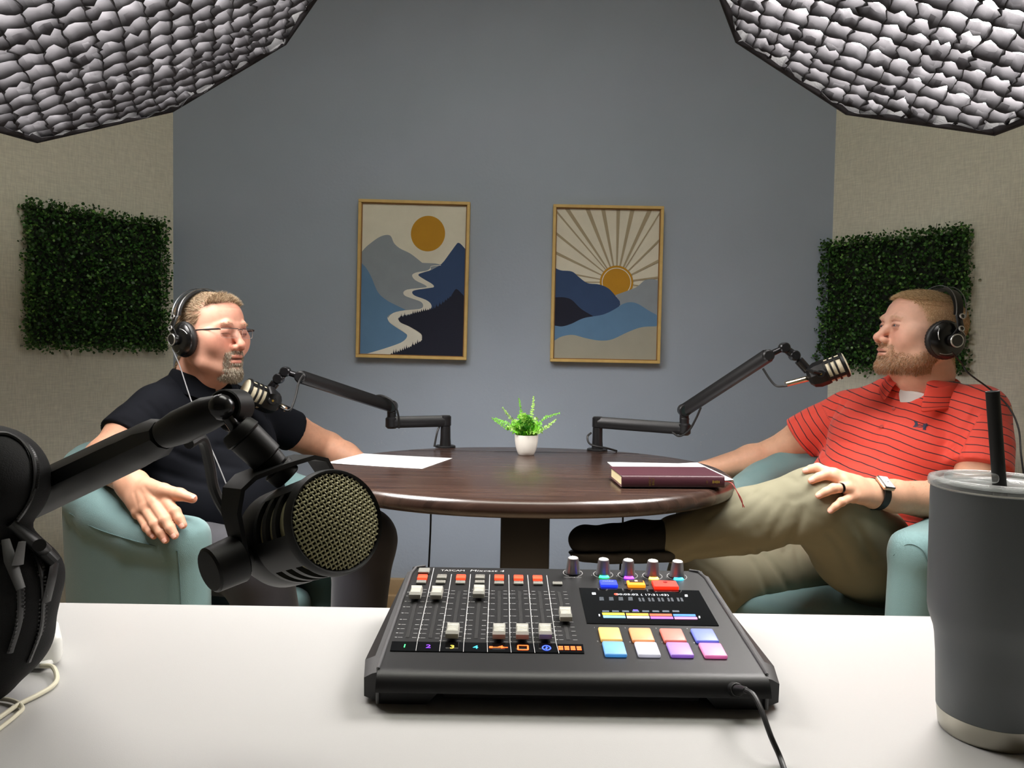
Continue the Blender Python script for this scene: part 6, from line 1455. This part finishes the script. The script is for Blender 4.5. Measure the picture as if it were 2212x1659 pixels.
m_lens = bpy.data.materials.new('clear_lens'); m_lens.use_nodes = True; nt = m_lens.node_tree; nt.nodes.remove(nt.nodes['Principled BSDF']); tr_ = nt.nodes.new('ShaderNodeBsdfTransparent'); tr_.inputs[0].default_value = (.94, .95, .97, 1); gs_ = nt.nodes.new('ShaderNodeBsdfGlossy'); gs_.inputs['Roughness'].default_value = .02; ms_ = nt.nodes.new('ShaderNodeMixShader'); ms_.inputs[0].default_value = .06; nt.links.new(tr_.outputs[0], ms_.inputs[1]); nt.links.new(gs_.outputs[0], ms_.inputs[2]); nt.links.new(ms_.outputs[0], nt.nodes['Material Output'].inputs[0])
for sx in (-1, 1):
    cx = sx * .0335; w_, h_ = .0255, .0125; b = MB(T1); ring = []
    for k in range(32):
        a = 2 * PI * k / 32; x = cx + w_ * math.copysign(abs(math.cos(a)) ** .45, math.cos(a)); z = -.004 + h_ * math.copysign(abs(math.sin(a)) ** .5, math.sin(a)); ring.append((x, .1032 - .012 * (abs(x) / .06) ** 2, z))
    b.add(ring, [tuple(range(32))]); b.build('lens', m_lens, gl, smooth=False)
    b = MB(T1); b.tube(ring, .0005, 5, closed=True); b.build('rim', M('pale_rim', (190, 170, 160), .3, .3), gl)
# ================================================================== man in the red polo (right)
t = thing('person', 'man in a striped red polo and khaki trousers, seated on the right', 'person', (1.03, 2.1, .28)); man2 = t
T2 = head_matrix(P(1990, 714, 2.08), math.radians(-87), math.radians(7), math.radians(0), 1.0, 1.10)
hb2 = [M('hair_blond', (222, 192, 144), .5), M('hair_light_blond', (240, 216, 174), .5), M('hair_dark_blond', (172, 138, 98), .55)]
bb2 = [M('beard_ginger', (186, 138, 94), .6), M('beard_blond', (216, 180, 140), .6), M('beard_brown', (150, 108, 74), .6), M('beard_greyish', (212, 196, 178), .6)]
def bm2(x, y, z):
    ax = np.abs(x); top = -.066 + .62 * np.clip(.045 - y, 0, .07); jaw = np.clip((top - z) / .020, 0, 1) ** .8 * (y > -.014) * (z > -.128 + .35 * np.clip(.02 - y, 0, .05))
    mou = np.exp(-((x / .031) ** 6)) * np.exp(-((z + .0565) / .0078) ** 4) * (y > .06); side = np.exp(-(((ax - .030) / .006) ** 2)) * (z < -.052) * (z > -.09) * (y > .04); lipm = np.exp(-((z + .0735) / .0090) ** 6) * (ax < .020)
    return np.clip(np.maximum.reduce([jaw, mou, side]) * (1 - lipm), 0, 1)
c2_ = dict(skin=(228, 182, 158), flush=(222, 146, 126), lip=(196, 116, 104), beard_base=(196, 152, 116), beard_amt=.6, hair_base=(186, 150, 104), beard_mask=bm2, wide=1.08, cheek=.004, neck=.062, jowl=.008, mouth=0.0, eye=.0030, lid=-.0010, seed=21, mess=.14,
          hairline=[(-.12, -.1), (-.09, -.085), (-.06, -.055), (-.03, -.02), (-.02, .020), (.02, .026), (.04, .034), (.056, .044), (.068, .056), (.078, .070), (.085, .078), (.092, .2)],
          extra=[((0, .076, -.110), (.030, .020, .020), .012)], n_hair=17000, hair_dir=lambda p, n: n * .28 + np.stack([p[:, 0] * 0 - .1, .2 + (p[:, 2] > .062) * .85, .15 - (p[:, 2] < .06) * 1.1], 1), hair_len=lambda p: np.where(p[:, 2] > .074, .022, .006), hair_mats=hb2,
          n_beard=9000, beard_dir=lambda p, n: n * .5 + np.stack([p[:, 0] * 2, p[:, 0] * 0 + .25, p[:, 0] * 0 - .9], 1), beard_len=lambda p: np.where((p[:, 2] < -.085) & (np.abs(p[:, 0]) < .035), .0095, .0058), beard_mats=bb2, brow_mats=hb2[:2], n_brow=110, gaze=(.1, 1, -.12))
N2 = P(1990, 862, 2.12); RS2 = P(1822, 890, 2.30); LS2 = P(2130, 894, 2.01); HP2 = np.array([1.06, 2.20, .48])
Wh, Qh, Ch = make_head(t, c2_, T2, N2)
EL2 = P(1668, 985, 2.40); WR2 = P(1520, 1018, 2.36); ELn = P(2105, 1092, 1.92); WRn = P(1884, 1066, 1.775); sk2 = (226, 176, 146)
# khaki trousers: left leg crossed over the right knee
m_kh = M('khaki_twill', (130, 126, 104), .82, bump=(1300, .4, 2, .0005), var=(9, .05))
HL2 = P(1940, 1262, 2.08); KN = P(1762, 1088, 1.775); AK = P(1448, 1168, 1.93); HR2 = np.array([.98, 2.26, .46]); KR2 = P(1520, 1250, 2.05); FR2 = np.array([.50, 2.02, .05])
F_ = Field((.26, 1.62, .03), (1.36, 2.5, .86), .0060)
F_.ell(HP2, (.20, .16, .13), frame_z(N2 - HP2), 0)
F_.chain([HL2, HL2 + (KN - HL2) * .5, KN], [.125, .118, .086], .03); F_.chain([KN, KN + (AK - KN) * .45, AK + (KN - AK) * .03], [.082, .078, .056], .02)
F_.cone(AK + (KN - AK) * .05, AK + (KN - AK) * .16, .062, .058, .01)
F_.chain([HR2, KR2], [.125, .096], .03); F_.chain([KR2, FR2 + (0, 0, .10)], [.088, .066], .03)
F_.px_folds([(.007, .007, [(1694, 1195), (1712, 1165), (1728, 1130), (1736, 1100)]), (.005, .006, [(1664, 1160), (1684, 1125), (1700, 1095)]), (.004, .006, [(1636, 1150), (1660, 1110), (1676, 1082)]), (.004, .006, [(1590, 1130), (1630, 1095), (1655, 1070)]), (.005, .008, [(1530, 1120), (1580, 1090), (1630, 1062)]),
 (.0022, .0032, [(1535, 1182), (1600, 1158), (1670, 1134), (1745, 1114), (1800, 1138), (1870, 1188), (1908, 1216)]), (.005, .008, [(1790, 1150), (1822, 1195), (1840, 1240)]), (.005, .008, [(1845, 1130), (1872, 1175), (1885, 1210)]), (-.004, .010, [(1480, 1118), (1540, 1084), (1620, 1048)]), (.006, .008, [(1615, 1190), (1642, 1240), (1662, 1290)]), (.006, .008, [(1645, 1188), (1685, 1240), (1705, 1275)]),
 (.005, .007, [(1500, 1205), (1555, 1245), (1588, 1290)]), (.005, .007, [(1446, 1206), (1500, 1186), (1560, 1178)]), (.004, .007, [(1750, 1060), (1730, 1075), (1705, 1080)]), (.003, .006, [(1700, 1030), (1722, 1042)]), (.004, .007, [(1720, 1190), (1728, 1240), (1740, 1290)])], 1.1)
kho, _, _ = field_obj('khaki_trousers', F_, m_kh, t, 2); kbv = bvh_of(kho)
F_ = Field((.55, 2.15, .60), (1.15, 2.52, .98), .0028)
F_.chain([RS2, RS2 + (EL2 - RS2) * .5, EL2, EL2 + (WR2 - EL2) * .3, WR2], [.058, .056, .049, .048, .031], .02)
m2 = np.array([WR2 + np.array([-.06, -.03 + k * .018, -.014]) for k in range(4)]); p2 = m2 + np.array([-.035, 0, -.014]); t2 = p2 + np.array([-.026, 0, -.02]); hand(F_, WR2, m2, p2, t2, [WR2 + np.array([-.02, -.02, -.005]), WR2 + np.array([-.045, -.04, -.015]), WR2 + np.array([-.07, -.045, -.02])])
Va, Qa = F_.mesh(1); Ca = limb_colors(Va, sk2, [])
# left forearm and the hand spread over the knee
F_ = Field((.60, 1.62, .58), (1.36, 2.12, .95), .0023)
F_.chain([LS2, ELn], [.060, .054], .02)
F_.chain([ELn, ELn + (WRn - ELn) * .35, ELn + (WRn - ELn) * .8, WRn], [.050, .052, .036, .0315], .02)
mcp = np.array([snap(*q, kbv, .018, .05) for q in ((1800, 1024, 1.735), (1820, 1037, 1.705), (1830, 1054, 1.695), (1842, 1073, 1.700))])
pip = np.array([snap(*q, kbv, .016, .05) for q in ((1766, 1011, 1.720), (1786, 1025, 1.680), (1801, 1055, 1.664), (1818, 1084, 1.672))])
tip = np.array([snap(*q, kbv, .0095, .05) for q in ((1741, 1017, 1.720), (1753, 1038, 1.682), (1769, 1070, 1.664), (1794, 1103, 1.668))])
thb = [P(1848, 1045, 1.765), P(1820, 1040, 1.80), P(1795, 1035, 1.83), P(1780, 1035, 1.85)]
hand(F_, WRn, mcp, pip, tip, thb, 1.10)
Vb, Qb = F_.mesh(1)
spots = [(p, .011, (208, 122, 98), .4) for p in mcp] + [(p, .009, (208, 122, 98), .5) for p in pip] + [(p, .010, (216, 130, 112), .6) for p in tip]
Cb = limb_colors(Vb, sk2, spots)
F_ = Field((.7, 1.85, .36), (1.45, 2.5, 1.04), .010); torso(F_, N2, RS2, LS2, HP2, None, (.18, .105, .15), (.17, .14, .14), .03, (.17, .13, .1)); Vt, Qt = F_.mesh(1); Ct = limb_colors(Vt, sk2, [])
solid_body(t, [(Wh, Qh, Ch), (Va, Qa, Ca), (Vb, Qb, Cb), (Vt, Qt, Ct)]); face_hair(t, c2_)
for i in range(4): b = MB(); d_ = pip[i] + (tip[i] - pip[i]) * .5; nail(b, d_, tip[i], np.array([-.1, -1, .45]), [.0098, .0100, .0095, .0083][i] * .88); b.build('fingernail', m_nail, t)
ah2 = [M('arm_hair_blond', (212, 160, 96), .6)]
arm_hair('arm_hair', Va, Qa, lambda c: along(c, EL2, WR2) > -.4, 900, ah2, t, (-.5, 0, .3), .009, 3)
arm_hair('arm_hair', Vb, Qb, lambda c: (along(c, ELn, WRn) > 0) & (along(c, ELn, WRn) < .95), 1100, ah2, t, (-.5, -.2, .3), .008, 4)
# striped polo
from mathutils.bvhtree import BVHTree
m_red = M('red_striped_polo', (230, 74, 56), .72, sheen=.25, bump=(1500, .3, 2, .0004))
nt, pb = nodes_of(m_red); at = nt.nodes.new('ShaderNodeAttribute'); at.attribute_name = 'stripe'; tc = nt.nodes.new('ShaderNodeTexCoord'); nz = nt.nodes.new('ShaderNodeTexNoise'); nz.inputs['Scale'].default_value = 14; nt.links.new(tc.outputs['Object'], nz.inputs[0])
def mth(op, a, b_): 
    n_ = nt.nodes.new('ShaderNodeMath'); n_.operation = op
    for i, v in enumerate((a, b_)):
        if v is None: continue
        if isinstance(v, (int, float)): n_.inputs[i].default_value = v
        else: nt.links.new(v, n_.inputs[i])
    return n_.outputs[0]
ph_ = mth('ADD', at.outputs['Fac'], mth('MULTIPLY', nz.outputs[0], .009)); fr = mth('FRACT', mth('DIVIDE', ph_, .0205), None); ln_ = mth('LESS_THAN', fr, .12)
mxn = nt.nodes.new('ShaderNodeMix'); mxn.data_type = 'RGBA'; mxn.inputs[6].default_value = lin((232, 74, 56)); mxn.inputs[7].default_value = lin((62, 22, 34)); nt.links.new(ln_, mxn.inputs[0]); nt.links.new(mxn.outputs[2], pb.inputs['Base Color'])
F_ = Field((.66, 1.72, .38), (1.52, 2.62, 1.06), .0046)
R2, r2, f2, u2 = torso(F_, N2, RS2, LS2, HP2, None, (.195, .13, .17), (.195, .185, .175), .055, (.20, .16, .13))
hemR = RS2 + (EL2 - RS2) * .60; hemL = LS2 + (ELn - LS2) * .62; dR = (EL2 - RS2) / np.linalg.norm(EL2 - RS2); dL = (ELn - LS2) / np.linalg.norm(ELn - LS2)
F_.capped([RS2 - r2 * .015, RS2 + (EL2 - RS2) * .35, hemR + dR * .03], [.066, .069, .073], hemR, dR, .03)
F_.capped([LS2 + r2 * .015, LS2 + (ELn - LS2) * .35, hemL + dL * .03], [.070, .074, .079], hemL, dL, .03)
F_.ell(HP2 + u2 * .02 + f2 * .06, (.205, .165, .13), R2, .04)
F_.px_folds([(.0022, .0045, [(1932, 872), (1905, 930), (1880, 1000)]), (.006, .008, [(1808, 872), (1785, 925), (1778, 985)]), (.006, .009, [(2108, 890), (2082, 935), (2068, 990)]), (.004, .007, [(2104, 905), (2070, 940), (2035, 962)]), (.004, .006, [(2096, 918), (2066, 955), (2040, 975)]),
 (.006, .010, [(1782, 985), (1830, 1000), (1885, 1002)]), (.005, .008, [(1790, 1003), (1850, 1022), (1900, 1026)]), (.006, .010, [(1920, 1115), (1985, 1130), (2040, 1130)]), (.004, .007, [(1722, 905), (1745, 945), (1752, 975)]), (.004, .008, [(2140, 930), (2180, 960)]), (.004, .009, [(1860, 1045), (1940, 1062), (2000, 1062)]), (.003, .007, [(1830, 860), (1812, 890)]), (.0035, .007, [(1800, 950), (1860, 962), (1900, 990)]), (.003, .006, [(1755, 895), (1768, 930)])], 1.15)
nk2 = P(1994, 838, 2.105); F_.cone(N2 - u2 * .03, nk2, .086, .078, .03)
F_.cone(N2 - u2 * .01, nk2 + u2 * .08, .064, .070, .006, 's')
G_ = Field(F_.lo, F_.lo + F_.h * (F_.n - 1), F_.h); G_.v = F_.v + np.float32(.0045)
Vp, Qp = F_.mesh(0); pb_ = BVHTree.FromPolygons([Vector(v) for v in Vp], [tuple(int(i) for i in q) for q in Qp])
vh = [np.array(pb_.ray_cast(Vector(CAM), Vector(ray(*q)).normalized())[0]) for q in ((1972, 838), (1958, 850), (1940, 870))]; F_.chain(vh, [.032, .024, .003], .004, 's')
V, Q = F_.mesh(2)
sR = along(V, RS2, RS2 + dR); sL = along(V, LS2, LS2 + dL); st = (V - HP2) @ u2 + .03 * np.abs((V - HP2) @ r2)
inR = (sR > .035) & (np.linalg.norm(V - RS2 - np.outer(sR, dR), axis=1) < .09) & ((V - N2) @ r2 > .17); inL = (sL > .035) & (np.linalg.norm(V - LS2 - np.outer(sL, dL), axis=1) < .095) & ((V - N2) @ -r2 > .17)
st = np.where(inR, -sR * .95, np.where(inL, -sL * .95, st)); st = st + .5
shirt, V, Q = field_obj('polo_shirt', None, m_red, t, V=V, Q=Q); put_float(shirt.data, st, 'stripe')
m_col = M('red_collar_knit', (224, 70, 54), .75, bump=(1500, .3)); nt2, pb2 = nodes_of(m_col); a2 = nt2.nodes.new('ShaderNodeAttribute'); a2.attribute_name = 'stripe'
def mth2(op, a, v): n_ = nt2.nodes.new('ShaderNodeMath'); n_.operation = op; nt2.links.new(a, n_.inputs[0]); n_.inputs[1].default_value = v; return n_.outputs[0]
l1 = mth2('COMPARE', a2.outputs['Fac'], 5.2); l1.node.inputs[2].default_value = .05; l2 = mth2('COMPARE', a2.outputs['Fac'], 5.9); l2.node.inputs[2].default_value = .05; l3 = mth2('COMPARE', a2.outputs['Fac'], 6.5); l3.node.inputs[2].default_value = .04
mm = nt2.nodes.new('ShaderNodeMath'); mm.operation = 'ADD'; nt2.links.new(l1, mm.inputs[0]); nt2.links.new(l2, mm.inputs[1]); mm2 = nt2.nodes.new('ShaderNodeMath'); mm2.operation = 'ADD'; mm2.use_clamp = True; nt2.links.new(mm.outputs[0], mm2.inputs[0]); nt2.links.new(l3, mm2.inputs[1])
mx2 = nt2.nodes.new('ShaderNodeMix'); mx2.data_type = 'RGBA'; mx2.inputs[6].default_value = lin((226, 72, 54)); mx2.inputs[7].default_value = lin((62, 26, 36)); nt2.links.new(mm2.outputs[0], mx2.inputs[0]); nt2.links.new(mx2.outputs[2], pb2.inputs['Base Color'])
cR2 = np.stack([r2, f2, u2], 1); collar(t, 'collar', nk2 - u2 * .006, tilt(cR2, -.10), m_col, .074, .076, gap=.44, h=.028, flare=.020, tip=.034)
# white undershirt showing in the open neck
gx = [(G_.lo[i] + G_.h * np.arange(G_.n[i])) for i in range(3)]; vc = vh[1]; dd = np.sqrt((gx[0][:, None, None] - vc[0]) ** 2 + (gx[1][None, :, None] - vc[1]) ** 2 + (gx[2][None, None, :] - vc[2]) ** 2)
G_.v = np.maximum(G_.v, (dd - .062).astype(np.float32)); G_.plane_cut(vh[0] * .55 + vh[1] * .45, u2 + f2 * .1, .003); field_obj('undershirt', G_, M('white_undershirt', (226, 222, 220), .8, bump=(1500, .3)), t, 1)
sb = BVHTree.FromPolygons([Vector(v) for v in V], [tuple(int(i) for i in q) for q in Q])
def on_shirt(px, py, lift=.0012):
    d = Vector(ray(px, py)).normalized(); r = sb.ray_cast(Vector(CAM), d); return None if r[0] is None else np.array(r[0] - d * lift)
# placket buttons and chest logo
m_sbt = M('rose_button', (206, 92, 84), .3)
for px, py in ((1930, 883), (1904, 921)):
    p = on_shirt(px, py, .001)
    if p is not None: b = MB(); b.cyl(p, p + (-.0008, -.003, .001), .0048, n=16, bev=.0008); b.build('shirt_button', m_sbt, t)
b = MB(); lg = []
def logo_poly(pts):
    V_ = [on_shirt(x, y) for x, y in pts]
    if any(v is None for v in V_): return
    b.add(V_, [tuple(range(len(V_)))])
A = lambda x, y: (1760 + x / 4.608, 600 + y / 4.608)
for pl in ([(985, 1425), (1020, 1432), (1028, 1455), (1020, 1475), (1008, 1488), (975, 1484), (992, 1468), (998, 1450)], [(1080, 1456), (1118, 1448), (1130, 1470), (1112, 1482), (1104, 1500), (1110, 1516), (1075, 1512), (1078, 1490)],
           [(1020, 1462), (1045, 1458), (1082, 1472), (1080, 1478), (1045, 1465), (1024, 1470)], [(1012, 1474), (1040, 1482), (1078, 1480), (1080, 1486), (1040, 1490), (1010, 1482)]): logo_poly([A(*q) for q in pl])
b.build('chest_logo', M('navy_logo', (34, 36, 66), .5), t, smooth=False)
# black slip-on shoe of the crossed leg: heel by the trouser hem, toe to the left
m_kn = M('black_knit_shoe', (9, 9, 10), .8, bump=(900, .5, 2, .0005)); m_sl = M('black_rubber_sole', (24, 24, 25), .6)
sk_ = lambda x, y, Y=1.92: P(x, y, Y); F_ = Field(P(1215, 1235, 2.0) - (.02, .16, .02), P(1470, 1100, 1.9) + (.04, .16, .03), .0035)
F_.chain([sk_(1432, 1162), sk_(1380, 1166), sk_(1320, 1172), sk_(1268, 1168)], [.046, .048, .044, .036], .02); F_.ell(sk_(1262, 1166), (.040, .042, .034), k=.02); F_.chain([sk_(1440, 1190), sk_(1420, 1196)], [.034, .034], .02)
F_.fold([sk_(1425, 1128, 1.9), sk_(1400, 1150, 1.88), sk_(1396, 1175, 1.88)], .003, .003)
nn_ = np.array([.04, -.12, -1.0]); F_.plane_cut(sk_(1330, 1199), nn_, .004); o1, V1, Q1 = field_obj('shoe_upper', F_, m_kn, t, 1)
F_ = Field(P(1215, 1250, 2.0) - (.03, .16, .02), P(1470, 1100, 1.9) + (.05, .16, .03), .0035); F_.chain([sk_(1436, 1176), sk_(1380, 1178), sk_(1320, 1182), sk_(1266, 1176)], [.052, .053, .049, .042], .02); F_.ell(sk_(1262, 1172), (.046, .047, .042), k=.02); F_.plane_cut(sk_(1330, 1214), nn_, .006); F_.plane_cut(sk_(1330, 1188), -nn_, .002); field_obj('shoe_sole', F_, m_sl, t, 1)
q = FR2; F_ = Field(q + (-.26, -.22, -.05), q + (.12, .12, .12), .007); F_.chain([q + (0, 0, .03), q + (-.09, -.07, .005), q + (-.14, -.11, -.005)], [.048, .044, .036], .02); F_.plane_cut((0, 0, .004), (0, 0, -1), .004); field_obj('shoe', F_, m_kn, t, 1)
headphones('black headphones with silver rings worn by the man in red', T2, -1)
hc = thing('audio_cable', 'black cable running from the headphones over the red shoulder', 'cable', P(2085, 800, 2.0)); b = MB()
b.tube(spline([xf(T2, (-.112, -.02, -.055)), P(2078, 786, 1.99), P(2092, 806, 1.98), P(2140, 842, 1.97), P(2178, 878, 1.94), P(2200, 925, 1.90), P(2206, 985, 1.86), P(2215, 1050, 1.84)], 8), .0022, 8); b.build('cord', m_cab if 'm_cab' in globals() else m_blk, hc)
# wrist watch and ring
wa = thing('wrist_watch', 'smart watch with white face and black strap on the wrist of the man in red', 'watch', WRn); axw = (ELn - WRn) / np.linalg.norm(ELn - WRn)
wc = P(1890, 1067, 1.775) ; Rw = frame_z(axw); b = MB(); n = 48; V = []; F = []
for s_ in (-.0105, .0105):
    for rr in (.0375, .0355):
        for k in range(n): a = 2 * PI * k / n; V.append(wc + axw * s_ + Rw[:, 0] * rr * math.cos(a) + Rw[:, 1] * rr * math.sin(a))
for k in range(n): k2 = (k + 1) % n; F += [(k, k2, 2 * n + k2, 2 * n + k), (n + k, 3 * n + k, 3 * n + k2, n + k2), (k, n + k, n + k2, k2), (2 * n + k, 2 * n + k2, 3 * n + k2, 3 * n + k)]
b.add(V, F); b.build('strap', M('black_strap', (12, 13, 15), .6), wa, angle=50)
wn = np.array([-.10, -.66, .74]); wn -= axw * (wn @ axw); wn /= np.linalg.norm(wn); wx = np.cross(wn, axw); Rf = np.stack([wx, axw, wn], 1); fc_ = wc + wn * .0375 
b = MB(); b.box(fc_, (.040, .034, .0105), .0045, 4, R=Rf); b.build('watch_case', M('gold_aluminium', (214, 178, 150), .3, .8), wa); b = MB(); b.box(fc_ + wn * .0045, (.0375, .0315, .0035), .0016, 3, R=Rf); b.build('watch_glass', m_gloss if 'm_gloss' in globals() else m_blk, wa)
b = MB(); b.box(fc_ + wn * .0062, (.0325, .0265, .0006), R=Rf); b.build('watch_screen', M('lit_watch_face', (235, 235, 235), .4, emit=(235, 232, 230), emit_str=.6), wa, smooth=False)
b = MB(); b.box(fc_ + wn * .0067 + axw * .0, (.0012, .014, .0002), R=Rf); b.box(fc_ + wn * .0067 - wx * .006 + axw * .002, (.013, .0012, .0002), R=Rf); b.build('watch_hands', M('dark_hand', (40, 40, 44), .4), wa, smooth=False)
rg_ = thing('finger_ring', 'dark polished ring on the ring finger of the hand on the knee', 'ring', mcp[2]); ra = (pip[2] - mcp[2]); ra /= np.linalg.norm(ra); b = MB(); b.lathe([(.0118, -.0032), (.0124, -.003), (.0126, 0), (.0124, .003), (.0118, .0032)], 40, mcp[2] + (pip[2] - mcp[2]) * .50, frame_z(ra), capb=False, capt=False); b.build('band', M('dark_polished_ring', (30, 22, 22), .15, .9), rg_)
